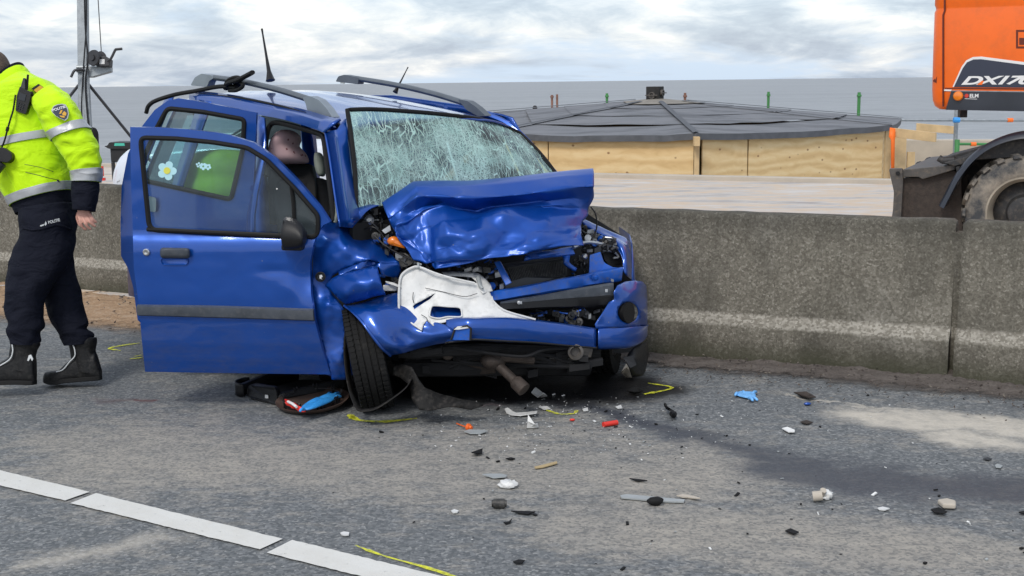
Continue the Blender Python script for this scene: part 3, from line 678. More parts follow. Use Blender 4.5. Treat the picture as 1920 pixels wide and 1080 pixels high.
# ------------------------------------------------------------------ timber pavilion on the beach
pc = {n: P(*q) for n, q in dict(F=(1305, 254, 22), R=(1672, 237, 24.6), BR=(1690, 225, 30), BB=(1240, 203, 35), BL=(915, 213, 30), LC=(915, 252, 23.6)).items()}
apex = P(1232, 188, 28); order = ['LC', 'F', 'R', 'BR', 'BB', 'BL']
pav = thing('timber_pavilion', 'low plywood pavilion with a dark felt hipped roof beside the sea', 'pavilion', (apex.x, apex.y, -3.6))
cen = Vector((apex.x, apex.y, 0))
rf = Geo()
for i in range(6):
    a, b = pc[order[i]], pc[order[(i + 1) % 6]]
    nb = 4
    for j in range(nb):
        f0, f1 = 1 - j / nb * .93, 1 - (j + 1) / nb * .93 - .02
        lift = EW * (.018 * 1); m = 14
        lo = [apex.lerp(a, f0).lerp(apex.lerp(b, f0), q / m) for q in range(m + 1)]; hi = [apex.lerp(a, f1).lerp(apex.lerp(b, f1), q / m) for q in range(m + 1)]
        sag = lambda p, q, am: p + EW * (am * noise.noise(p * 1.7) - .05 * math.sin(PI * q / m) * (1 if j == 0 else .3))
        rf.grid([[sag(p, q, .02) + lift * 1.6 for q, p in enumerate(lo)], [sag(p, q, .01) + lift for q, p in enumerate(hi)]])
    # turned-down edge
    m = 14; e = [a.lerp(b, q / m) for q in range(m + 1)]
    tp = [p + EW * (.03 + .02 * noise.noise(p * 1.7) - .05 * math.sin(PI * q / m)) for q, p in enumerate(e)]
    rf.grid([tp, [p - EW * .11 for p in tp]], 1)
    # hip strip
    h = [apex.lerp(a, .12 + .88 * q / 10) + EW * (.055 - .0 * q) for q in range(11)]
    s = (b - a).normalized() * .07
    rf.grid([[p - s for p in h], [p + EW * .012 for p in h], [p + s for p in h]], 1)
capr = [apex.lerp(pc[o_], .19) + EW * .035 for o_ in order]
rf.grid([capr, [apex + EW * .05] * 6], 2, True)
M['roofcap'] = simple('pale_roof_cap', (.22, .20, .17), .8, var=.2)
build('roof', rf, [M['felt'], M['feltdark'], M['roofcap']], pav, smooth=False)
box_ = Geo(); c0 = P(1228, 176, 28); X_ = Vector((math.cos(.5), -math.sin(.5), 0)); ax_ = (X_, Vector((-X_.y, X_.x, 0)), EW)
box_.box(c0, .30, .30, .32, ax_)
vent = build('vent_box', box_, M['crateblack'], pav, bevel=.01, smooth=False)
for s_, q in ((-1, (1220, 178)), (1, (1237, 173))):
    gg = Geo(); n_ = -ax_[1] if s_ < 0 else ax_[0]; cc = c0 + n_ * .15 + EW * (-.03 if s_ < 0 else .02)
    gg.lathe(cc, n_, [(0, .075), (.05, .075), (.05, .05), (.02, .045)], 16); t_ = ax_[0] if s_ < 0 else ax_[1]
    gg.tube([cc + n_ * .06 - t_ * .14, cc + n_ * .06 + t_ * .14], .012, 6)
    build('vent_port', gg, M['blade'], vent)
def wallpt(a, b, px, z0):                                     # point of the wall line a-b under pixel column px
    d = (b - a); n = Vector((-d.y, d.x, 0)).normalized(); p = onp(px, 300, a + (cen - a).normalized() * .12, n); p.z = z0; return p
def panel(a, b, x0, x1, name='plywood_panel', mat='ply', ztop=None, proud=0.0):
    d = (b - a).normalized(); n = Vector((d.y, -d.x, 0)).normalized()
    p, q = wallpt(a, b, x0, -3.55), wallpt(a, b, x1, -3.55); zt = min(a.z, b.z) - .02 if ztop is None else ztop
    p, q = p + n * proud, q + n * proud
    g = Geo(); g.plate([p, q, Vector((q.x, q.y, zt)), Vector((p.x, p.y, zt))], -n * .03)
    return build(name, g, M[mat], pav, smooth=False)
F_, R_, L_ = pc['F'], pc['R'], pc['LC']
panel(L_, F_, 930, 1027); panel(L_, F_, 1029, 1300)
panel(F_, R_, 1317, 1401); panel(F_, R_, 1404, 1654)
panel(L_, F_, 1303, 1312, 'corner_post', 'timber', proud=.05); panel(F_, R_, 1657, 1668, 'corner_post', 'timber', proud=.03)
for a, b in (('R', 'BR'), ('BR', 'BB'), ('BB', 'BL'), ('BL', 'LC')):
    A, B = pc[a], pc[b]; g = Geo(); A, B = A.lerp(cen, .06), B.lerp(cen, .06)
    g.plate([Vector((A.x, A.y, -3.55)), Vector((B.x, B.y, -3.55)), Vector((B.x, B.y, B.z - .1)), Vector((A.x, A.y, A.z - .1))], (cen - A).normalized() * .03)
    build('plywood_panel', g, M['ply'], pav, smooth=False)
g = Geo(); X1 = P(1306, 265, 21.95); g.box(X1, .10, .16, .16); build('beam_end', g, M['timber'], pav, smooth=False, bevel=.005)
# unfinished bay at the right: rails, posts, orange strap
def beam(px0, py0, px1, py1, z0, z1, hpx, th=.05, mat='timber', name='loose_beam'):
    a, b = P(px0, py0, z0), P(px1, py1, z1); h = hpx * z0 / FPX; d = (b - a).normalized(); n = Vector((-d.y, d.x, 0)).normalized()
    g = Geo(); g.plate([a, b, b - EW * h, a - EW * h], n * th); return build(name, g, M[mat], pav, smooth=False, bevel=.004)
beam(1675, 240, 1754, 249, 24.2, 23.6, 17); beam(1718, 231, 1790, 237, 25.5, 25.0, 14)
for x0, x1, y0, z in ((1678, 1700, 258, 24.6), (1702, 1716, 285, 25.2)):
    a, b = P(x0, y0, z), P(x1, y0, z); g = Geo()
    g.plate([a, b, Vector((b.x, b.y, -3.55)), Vector((a.x, a.y, -3.55))], (0, .06, 0)); build('stud', g, M['timber'], pav, smooth=False)
g = Geo(); a, b = P(1669, 239, 24.1), P(1679, 241, 24.1); tl, tr_ = P(1671, 262, 24.08), P(1678, 262, 24.08); bl, br = P(1671, 322, 24.05), P(1677, 322, 24.05)
g.grid([[a, b], [P(1667, 256, 24.08), P(1679, 256, 24.08)], [tl, tr_], [bl, br]])
tag(build('lashing_strap', g, M['orangestrap'], solid=.02, loc=tuple(bl)), 'bright orange lashing strap hanging from the pavilion corner beam', 'strap')

# posts standing behind the roof
def post(px, y0, z, wpx, mat, label, cat='post', grp=None, collar=None):
    a = P(px, y0, z); r = wpx * z / FPX / 2; g = Geo(); g.tube([Vector((a.x, a.y, -3.7)), a], r, 10)
    if collar: g.tube([P(px, y0 + collar, z), P(px, y0 + collar + 3, z)], r * 1.5, 10)
    o = build('marker_post', g, M[mat]); return tag(o, label, cat, grp)
G_ = 'green posts beyond the pavilion roof'
post(1138, 175, 37, 5, 'greenpost', 'short green post left of the black roof vent box', grp=G_, collar=4)
post(1441, 172, 34, 5, 'greenpost', 'green post halfway down the right roof slope, nearer the vent box', grp=G_, collar=5)
post(1611, 173, 32, 6, 'greenpost', 'tallest green post, closest to the orange excavator', grp=G_, collar=5)
R__ = 'red-topped posts beyond the pavilion roof'
post(1035, 178, 34, 4.5, 'redpost', 'red-topped post, left one of the close pair beside the car', grp=R__, collar=2)
post(1044.5, 177, 34, 4.5, 'redpost', 'red-topped post, right one of the close pair beside the car', grp=R__)
post(1284.5, 174, 37, 5, 'redpost', 'short red post just right of the black roof vent box', grp=R__, collar=5)
g = Geo(); a = P(1003, 203, 31); g.lathe(a, (0, -1, .3), [(-.05, .03), (-.03, .055), (.04, .06), (.045, .03)], 12); g.tube([a - EW * 4.6, a], .012, 6)
tag(build('floodlight', g, M['crateblack']), 'small black lamp on the white sheet left of the roof', 'lamp')
g = Geo(); w = [P(926, 212, 31.5), P(1038, 205, 33), P(1040, 211, 33), P(926, 219, 31.5)]; g.plate(w, (.3, 1.5, 0)); tag(build('white_sheeting', g, M['paper'], smooth=False), 'strip of white sheeting along the left edge of the roof', 'sheet')

# pale sea wall, rubble and scaffold rail at the right
g = Geo(); a, b = P(1690, 262, 32), P(2100, 262, 29); g.plate([a, b, Vector((b.x, b.y, -3.9)), Vector((a.x, a.y, -3.9))], (0, .4, 0))
tag(build('sea_wall', g, M['seawall'], smooth=False, bevel=.02), 'pale beige sea wall beyond the excavator', 'wall')
rl = thing('scaffold_railing', 'galvanised scaffold tube railing behind the orange excavator', 'railing', Gd(1795, 345, -.2))
zz = 21.0
def pipe(name, pts, r, mat): g = Geo(); g.tube(pts, r, 8); return build(name, g, M[mat], rl)
p0 = P(1795, 180, zz)
pipe('upright', [Vector((p0.x, p0.y, -.2)), p0], .036, 'galv')
p1 = P(2080, 180, zz); pipe('upright', [Vector((p1.x, p1.y, -.2)), p1], .036, 'galv')
pipe('top_rail', [P(1690, 225, zz + .1), P(2100, 226, zz - .1)], .022, 'galv'); pipe('lower_rail', [P(1795, 270, zz), P(2100, 272, zz - .1)], .022, 'greenpost')
pipe('coupler', [P(1788, 225, zz - .1), P(1799, 225, zz - .1)], .045, 'blueglove'); pipe('base_sleeve', [P(1795, 262, zz), P(1794, 290, zz)], .042, 'greenpost')
pipe('band', [P(1889, 225.3, zz), P(1899, 225.3, zz)], .034, 'orangestrap'); pipe('band', [P(1820, 270.3, zz), P(1830, 270.3, zz)], .034, 'orangestrap')
random.seed(3)
g = Geo()
for i in range(40):
    q = P(1722 + random.random() * 75, 300 + random.random() * 10, 19.5 + random.random()); g.ball(q, .03 + .05 * random.random(), (1, 1, .7), 6)
    g.tube([Vector((q.x, q.y, 0.0)), q], .03, 5)
st_ = build('rubble', g, M['machblack'], loc=tuple(Gd(1760, 345, 0))); tag(st_, 'heap of small dark rubble in front of the sea wall', 'rubble', kind='stuff')
g = Geo(); 
for i, (x, y) in enumerate(((640, 150), (642.5, 150), (645, 150.4))): g.box(P(x, y + 4, 4000), 6, 3, 9)
tag(build('distant_ship', g, M['greyplastic'], smooth=False), 'tiny pale ship on the horizon above the car roof', 'ship')

# ------------------------------------------------------------------ orange wheeled excavator
Q0 = P(1770, 200, 10.6)
def E(px, py, off=0.0): return onp(px, py, Q0 + BN * off, BN)
def Ec(t, z, off=0.0): return Vector((Q0.x, Q0.y, 0)) + BD * t + BN * off + EW * z
exg = E(1915, 505); ex = thing('wheeled_excavator', 'orange wheeled excavator parked behind the concrete barrier', 'excavator', (exg.x, exg.y, 0.03))
tl_ = (E(1745, 150) - Ec(0, 0)).dot(BD); zb = E(1800, 207).z
def plan(ins, z, r=.13, t1=3.4, w=2.45):
    q = rpath([Ec(tl_ + ins, z, ins * .5), Ec(t1, z, ins * .5), Ec(t1, z, w), Ec(tl_ + ins, z, w)], [r, .02, .02, .3], 6); return q
g = Geo(); prof = [(.16, zb), (.06, zb + .008), (.025, zb + .035), (.008, zb + .08), (0, zb + .17), (-.004, zb + .45), (-.005, zb + .80), (.004, zb + .82), (.004, zb + .835), (-.006, zb + .86), (-.008, zb + 1.2), (.01, zb + 1.5)]
g.loft([plan(i_, z_) for i_, z_ in prof]); build('upper_body', g, M['orange'], ex, angle=55)
def ep(pts, mat, name, proud=.004, th=.004, par=None, rp=None):
    q = [E(x, y, -proud) for x, y in pts]
    if rp: q = rpath(q, rp, 5)
    g = Geo(); g.plate(q, BN * th); return build(name, g, M[mat], par or ex, smooth=False)
M['groove'] = simple('dark_red_groove', (.12, .015, .004), .6)
sp_ = [E(1771.5, y, -.0035) for y in (-180, -60, 20, 28, 60, 130, 200)]; sp_ = [p + BD * (.012 if i > 2 else 0) * -1 for i, p in enumerate(sp_)]
g = Geo(); g.tube(sp_, .008, 6); build('panel_seam', g, M['groove'], ex)
ep([(1772, 164.5), (2150, 168), (2150, 169.8), (1772, 166.5)], 'groove', 'panel_seam')
ep([(1768, 167.5), (1785, 168), (1783, 171), (1768, 170.5)], 'decalwhite', 'white_stripe', .006)
dl1 = ep([(1786, 163), (1803, 125), (1812, 113), (1824, 107), (1840, 106), (2150, 146), (2150, 166.5)], 'decalwhite', 'decal_border', .004, .003)
ep([(1788.5, 163), (1805, 128), (1813, 117), (1825, 111.5), (1840, 111), (2150, 152), (2150, 166.2)], 'decal', 'decal_panel', .0065, .0025, dl1)
low = ep([(1783.5, 171), (2150, 176), (2150, 213), (1773, 206)], 'charcoal', 'lower_cover', .012, .02)
ep([(1785, 169.5), (2150, 174), (2150, 176), (1784, 171.2)], 'galv', 'bright_edge', .010, .01)
hd = ep([(1905, 56), (1950, 56), (1950, 91), (1905, 91)], 'groove', 'handle_recess', .003, .003)
ep([(1909, 60), (1950, 60), (1950, 87), (1909, 87)], 'orange', 'handle_plate', .006, .003, hd); ep([(1911, 71), (1950, 71), (1950, 84), (1911, 84)], 'groove', 'handle_slot', .008, .002, hd)
text('model_lettering', 'DX170W', M['decalwhite'], ex, E(1802, 159.4, -.0085), BD, EW, (E(1802, 143).z - E(1802, 159.5).z), 0.0, .38, .034, spacing=.86, width=(E(1994, 150) - E(1802, 150)).length)
ep([(1832, 159), (1841, 151.5), (1845, 151.5), (1841, 159)], 'orangestrap', 'lettering_accent', .0095, .001)
g = Geo(); g.lathe(E(1797, 180, 0), -BN, [(0, .040), (.03, .040), (.042, .033), (.046, .015), (.046, .001)], 20); build('side_lamp', g, M['amber'], ex)
text('dealer_lettering', 'ELM', M['decalwhite'], ex, E(1818, 183, -.0135), BD, EW, .030, 0, 0, .03)
g = Geo(); g.lathe(E(1812.5, 179.5, -.012), -BN, [(0, .016), (.002, .016), (.002, .007), (0, .007)], 16); g.plate([E(1810, 181, -.014), E(1816, 181, -.014), E(1816, 178, -.014), E(1810, 178, -.014)], BN * .002); build('dealer_emblem', g, M['decalred'], ex)
ep([(1809, 184.6), (1832, 185.4), (1832, 186.2), (1809, 185.4)], 'decalwhite', 'dealer_strapline', .0135, .001)
g = Geo(); g.plate([E(1748.5, 152, .05), E(1757, 143, .02), E(1756, 156, .02)], BN * .004); build('scuff', g, M['groove'], ex, smooth=False)
g = Geo(); g.box(E(1805, 209, .3), .06, .06, .10); build('drain_plug', g, M['machblack'], ex)
# undercarriage
g = Geo(); c_ = Ec(2.2, zb - .09, 1.2); g.lathe(c_, (0, 0, 1), [(-.25, .55), (-.05, .55), (-.05, .65), (.09, .65)], 32); build('slew_ring', g, M['machblack'], ex)
g = Geo(); g.box(Ec(2.3, .78, 1.2), 4.4, 1.0, .42, (BD, BN, EW)); build('chassis', g, M['machblack'], ex, bevel=.04)
# wheels
def exwheel(hub, out=True):
    R0, Wd = .505, .34; g = Geo(); n = 96; prof = [(.0, .30), (-.015, .33), (-.01, .42), (.03, .465), (.17, .475), (.31, .465), (.35, .42), (.355, .33), (.34, .30)]
    g.lathe(hub, BN, prof, 48, cap=False)
    ty = build('tyre', g, M['mudtyre'], ex)
    g = Geo(); xx, yy = BD, EW
    for k in range(22):                                          # chevron lugs
        for sd in (0, 1):
            a0 = 2 * PI * (k + .5 * sd) / 22; rows = []
            for f in range(5):
                u = f / 4; off = (-.012 + u * .19) if sd == 0 else (.352 - u * .19); a = a0 + u * .16
                rr = R0 - .028 * (1 - u) ** 2; wdt = .030 + .008 * (1 - u)
                rad = lambda an, r_: hub + BN * off + xx * (r_ * math.cos(an)) + yy * (r_ * math.sin(an))
                da = wdt / R0
                rows.append([rad(a - da, .455), rad(a - da * .75, rr), rad(a + da * .75, rr), rad(a + da, .455)])
            g.loft(rows)
    build('tread_lug', g, M['mudtyre'], ty, angle=50)
    g = Geo(); g.lathe(hub, BN, [(.02, .305), (.0, .30), (.0, .285), (.03, .275), (.10, .255), (.17, .25)], 40, cap=False); build('rim', g, M['ivory'], ex)
    g = Geo(); g.lathe(hub, BN, [(.16, .25), (.15, .24), (.12, .15), (.05, .13), (.04, .10), (.04, .001)], 32); g2_ = build('hub', g, M['machblack'], ex)
hubc = E(1920, 394, 0); hubc.z = .535
exwheel(hubc + BN * .02); exwheel(hubc + BD * 2.6 + BN * .02); exwheel(hubc + BN * 2.1)
# mudguard: a rounded black band over the tyre, and the plate above it
def band(path, w, off, th, mat, name):
    A = [E(x, y, off) for x, y in path]; A = spl(A, 30); B = [p + BN * w for p in A]; g = Geo()
    t = [(A[min(i + 1, 29)] - A[max(i - 1, 0)]).normalized() for i in range(30)]; nn = [x.cross(BN).normalized() for x in t]
    nn = [x if x.z > -.3 else -x for x in nn]
    g.loft([[p, p + n_ * th * .6 + BN * .015, p + n_ * th + BN * .05, q + n_ * th, q] for p, q, n_ in zip(A, B, nn)]); return build(name, g, M[mat], ex)
band([(1769, 391), (1779, 372), (1797, 338), (1821, 306), (1852, 281), (1890, 265), (1930, 259), (1980, 262), (2030, 285)], .40, -.03, .05, 'charcoal', 'mudguard')
g = Geo(); g.plate([E(1766, 296, .18), E(1850, 274, .1), E(1895, 256, .1), E(1990, 250, .1), E(1990, 290, .1), E(1830, 300, .1), E(1788, 312, .18), E(1768, 306, .18)], BN * .7); build('step_plate', g, M['machblack'], ex, smooth=False, bevel=.01)
g = Geo(); g.plate([E(1768, 305, .10), E(1800, 297, .10), E(1838, 286, .10), E(1842, 292, .10), E(1806, 308, .10), E(1790, 312, .1)], BN * .35); build('tool_lid', g, M['machblack'], ex, smooth=False, bevel=.008)
# dozer blade at the rear
g = Geo(); g.plate(rpath([E(1666, 316, .12), E(1692, 316, .12), E(1693, 345, .12), E(1688, 430, .12), E(1668, 430, .12), E(1674, 395, .12), E(1676, 360, .12)], .02, 3), BN * .06)
bl_ = build('blade_end_plate', g, M['blade'], ex, smooth=False, bevel=.004)
g = Geo(); g.lathe(E(1683.5, 325, .115), -BN, [(0, .018), (.004, .018), (.004, .013), (0, .013)], 14); g.lathe(E(1683.5, 325, .112), -BN, [(0, .013), (.002, .013)], 14); build('pin_hole', g, M['void'], bl_)
g = Geo(); g.plate([E(1692, 318, .14), E(1790, 309, .14), E(1791, 318, .14), E(1730, 336, .14), E(1722, 332, .14), E(1692, 332, .14)], BN * 1.9)
build('blade_top', g, M['blade'], ex, smooth=False, bevel=.006)
g = Geo(); g.plate([E(1692, 334, .2), E(1724, 334, .2), E(1790, 320, .2), E(1802, 335, .2), E(1806, 470, .2), E(1690, 470, .2)], BN * 1.8); build('blade_frame', g, M['rust'], ex, smooth=False)
g = Geo(); g.tube([E(1796, 312, .1), E(1800, 330, .1), E(1794, 345, .12)], .02, 8); g.tube([E(1760, 296, .15), E(1768, 301, .15), E(1790, 300, .15)], .03, 10); build('blade_hinge', g, M['machblack'], ex)

# ------------------------------------------------------------------ winch mast on its stand
mz = 12.2; mb = P(158, 235, mz); mt = thing('winch_mast', 'galvanised mast with hand winch and diagonal braces behind the officer', 'mast', (mb.x, mb.y, .03))
def mp(px, py, dz=0.0): return P(px, py, mz + dz)
def mtube(name, pts, r, mat, n=8, par=None): g = Geo(); g.tube(pts, r, n); return build(name, g, M[mat], par or mt)
a, b = mp(152, -330), mp(158, 240); dirm = (b - a).normalized(); foot_ = b + dirm * ((.05 - b.z) / dirm.z)
def sq(name, p, q, w, mat, par=None):
    d = (q - p).normalized(); x = RGT - d * RGT.dot(d); x.normalize(); y = d.cross(x); c = (p + q) / 2
    g = Geo(); g.box(c, w, w, (q - p).length, (x, y, d)); return build(name, g, M[mat], par or mt, smooth=False, bevel=w * .06)
sq('mast_tube', a, foot_, .088, 'galv'); 
sq('inner_tube', mp(160, 128, -.06), mp(168, 262, -.06), .052, 'galv')
mtube('power_cable', spl([mp(158, -60, -.08), mp(159, 20, -.08), mp(161, 70, -.09), mp(165, 110, -.1), mp(160, 160, -.1), mp(167, 250, -.1)], 24), .008, 'black')
mtube('power_cable', spl([mp(161, -60, -.08), mp(162, 40, -.08), mp(157, 120, -.09), mp(153, 200, -.1), mp(156, 250, -.1)], 24), .007, 'black')
mtube('winch_rope', [mp(180, -330, -.02), mp(184, 0, -.02), mp(190, 98, -.02)], .0045, 'darksteel', 6)
g = Geo(); x_ = RGT; n_ = -FWD
g.plate([mp(163, 124, -.05), mp(208, 125, -.05), mp(208, 134, -.05), mp(173, 144, -.05), mp(163, 144, -.05)], FWD * .06); br_ = build('winch_bracket', g, M['galv'], mt, smooth=False, bevel=.004)
wn_c = mp(182, 110, -.08)
g = Geo(); g.lathe(wn_c, n_ * .9 - x_ * .45, [(-.05, .074), (-.04, .078), (-.035, .05), (.035, .05), (.04, .078), (.055, .074), (.056, .03), (.07, .028), (.07, .001)], 24); wi = build('winch_drum', g, M['darksteel'], mt)
g = Geo(); g.plate([mp(186, 107, -.12), mp(196, 104, -.12), mp(206, 110, -.12), mp(205, 124, -.12), mp(185, 124, -.12)], FWD * .1); build('winch_housing', g, M['darksteel'], mt, smooth=False, bevel=.006)
g = Geo(); g.plate([mp(186.5, 111, -.125), mp(196, 111, -.125), mp(196, 120, -.125), mp(186.5, 120, -.125)], FWD * .004); build('rating_plate', g, M['paper'], mt, smooth=False)
mtube('crank', spl([mp(202, 115, -.14), mp(208, 110, -.15), mp(216, 94, -.15), mp(219, 92.5, -.15)], 10) + [mp(229, 91.5, -.15)], .013, 'darksteel')
mtube('clamp', [mp(144, 126, -.06), mp(163, 126, -.06), mp(163, 132, -.06), mp(144, 132, -.06)], .02, 'galv'); mtube('clamp_lever', spl([mp(158, 131, -.09), mp(146, 131, -.12), mp(139, 133, -.13), mp(133, 145, -.13)], 12), .012, 'darksteel')
def tofoot(p, q): d = (q - p).normalized(); return p + d * ((.05 - p.z) / d.z)
for q, dz in (((166, 158), (242, 252, .3)),): pass
for (s_, e_) in ((mp(166, 158), P(242, 252, mz + .2)), (mp(147, 160), P(128, 184, mz - .1))): mtube('brace', [s_, tofoot(s_, e_)], .014, 'darksteel')
g = Geo(); fp = foot_; g.box((fp.x, fp.y, .09), 1.2, .7, .10); g.box((fp.x + .55, fp.y, .3), .1, .1, .5); build('stand_base', g, M['galv'], mt, bevel=.01)
g = Geo(); rows = []
for f, y in enumerate((238, 246, 258, 276, 300, 340)):
    c_ = mp(173 + f * 1.8, y, -.15); r = (.03, .05, .045, .035, .035, .03)[f]; rows.append([c_ + x_ * (r * math.cos(q * PI / 5)) + FWD * (r * math.sin(q * PI / 5)) for q in range(10)])
g.loft(rows); build('tarp_wrap', g, M['rubber'], mt, sub=1)
cb = thing('control_case', 'black equipment case with a teal label beside the winch mast', 'case', tuple(Vector((P(226, 345, 16.4).x, P(226, 345, 16.4).y, .03))))
zc = 16.4; g = Geo(); g.plate([P(206, 275, zc), P(262, 275, zc), P(260, 304, zc), P(208, 304, zc)], (0, .35, 0)); build('case_body', g, M['black'], cb, smooth=False, bevel=.01)
g = Geo(); g.plate(rpath([P(195, 274, zc - .03), P(201, 273, zc - .03), P(205, 267, zc - .03), P(262, 267, zc - .03), P(268, 275, zc - .03), P(262, 279, zc - .03), P(204, 279, zc - .03)], .01, 2), (0, .42, 0)); ld_ = build('case_lid', g, M['black'], cb, smooth=False)
g = Geo(); g.plate([P(215, 268.5, zc - .034), P(233, 268.5, zc - .034), P(234, 273.5, zc - .034), P(214, 273.5, zc - .034)], (0, .002, 0)); build('label', g, M['teal'], cb, smooth=False)
for x in (212, 256):
    q = P(x, 304, zc + .1); g = Geo(); g.tube([q, Vector((q.x, q.y, .03))], .025, 8); build('leg', g, M['darksteel'], cb)

# ------------------------------------------------------------------ white car parked beyond the left barrier
cz = 14.0; wc0 = P(196, 345, cz); wc0.z = .03; wc = thing('parked_car', 'white parked car with its nose showing behind the left barrier', 'car', tuple(wc0))
def wcp(l, y, z): return wc0 + Vector((1, .06, 0)) * l + Vector((-.06, 1, 0)) * y + EW * z
secs = [(0.0, .36, .60, .25), (.04, .28, .74, .18), (.12, .22, .87, .09), (.25, .2, .95, .04), (.6, .2, 1.0, .02), (1.0, .2, 1.03, 0), (1.25, .2, 1.05, 0), (3.4, .2, 1.05, 0), (3.9, .22, 1.0, .03), (4.1, .3, .9, .12)]
g = Geo(); rings = []
for l, z0, z1, ins in secs:
    rings.append([wcp(l, y, z) for y, z in ((ins, z0), (ins - .01, (z0 + z1) / 2), (ins + .02, z1 - .10), (ins + .10, z1 - .02), (.5, z1 + .03), (1.25, z1 + .03), (1.66 - ins, z1 - .02), (1.74 - ins, z1 - .1), (1.76 - ins, (z0 + z1) / 2), (1.75 - ins, z0), (.9, z0 - .02))])
g.loft(rings); build('body', g, M['whitecar'], wc, sub=1)
g = Geo(); g.loft([[wcp(l, y, z) for l, y, z in q] for q in ([(1.15, .12, .95), (3.85, .12, .98), (3.85, 1.62, .98), (1.15, 1.62, .95)], [(1.9, .28, 1.4), (3.4, .28, 1.42), (3.4, 1.46, 1.42), (1.9, 1.46, 1.4)])]); build('cabin_glass', g, M['screen'], wc, bevel=.04)
g = Geo(); g.loft([[wcp(l, y, z) for l, y, z in q] for q in ([(1.86, .25, 1.40), (3.45, .25, 1.42), (3.45, 1.49, 1.42), (1.86, 1.49, 1.4)], [(2.1, .4, 1.46), (3.2, .4, 1.46), (3.2, 1.34, 1.46), (2.1, 1.34, 1.46)])]); build('roof', g, M['whitecar'], wc, bevel=.02)
for l in (.56, 3.25):
    g = Geo(); g.lathe(wcp(l, -.012, .32), wcp(0, 1, 0) - wcp(0, 0, 0), [(.0, .365), (.006, .37), (.2, .37)], 32); wa_ = build('wheel_arch', g, M['void'], wc)
    for s in (0, 1):
        g = Geo(); g.lathe(wcp(l, -.015 if s == 0 else 1.56, .31), wcp(0, 1, 0) - wcp(0, 0, 0), [(0, .22), (-.01, .25), (.0, .30), (.03, .31), (.17, .31), (.2, .29), (.2, .2)], 32); w_ = build('wheel', g, M['tyre'], wc)
        g = Geo(); g.lathe(wcp(l, -.02 if s == 0 else 1.75, .31), wcp(0, 1, 0) - wcp(0, 0, 0), [(0, .001), (0, .06), (.02, .2), (.0, .22), (.02, .22)], 24); build('rim', g, M['galv'], w_)
g = Geo(); g.plate([wcp(.10, .10, .58), wcp(.50, -.005, .62), wcp(.52, .0, .74), wcp(.2, .10, .68)], (0, .05, 0)); build('headlight', g, M['chrome'], wc, smooth=False)
g = Geo(); g.box(P(191, 336, 14.2), .07, .05, .03); g.tube([P(189, 312, 14.2), P(190, 330, 14.2)], .03, 8); tag(build('red_lamp', g, M['redplastic']), 'small red lamp on the mast trailer between officer and blue door', 'lamp')
# ------------------------------------------------------------------ wrecked car
import numpy as np
from mathutils import geometry
car = thing('wrecked_car', 'blue wrecked hatchback with crushed front, shattered windscreen and both near doors open', 'car', tuple(CO), CA)
def inpoly(p, poly):
    x, y = p; r = False; n = len(poly)
    for i in range(n):
        x1, y1 = poly[i]; x2, y2 = poly[i - 1]
        if (y1 > y) != (y2 > y) and x < (x2 - x1) * (y - y1) / (y2 - y1) + x1: r = not r
    return r
def rbf(ctrl):                                                 # smooth distance surface through traced points
    c = np.array(ctrl, float); xy = c[:, :2] / 100; n = len(c)
    K = np.linalg.norm(xy[:, None] - xy[None], axis=2); A = np.zeros((n + 3, n + 3)); A[:n, :n] = K; A[:n, n] = 1; A[:n, n + 1:] = xy; A[n, :n] = 1; A[n + 1:, :n] = xy.T
    w = np.linalg.solve(A + np.eye(n + 3) * 1e-9, np.concatenate([c[:, 2], [0, 0, 0]]))
    def f(x, y): q = np.array([x, y]) / 100; return float(np.linalg.norm(xy - q, axis=1) @ w[:n] + w[n] + q @ w[n + 1:])
    return f
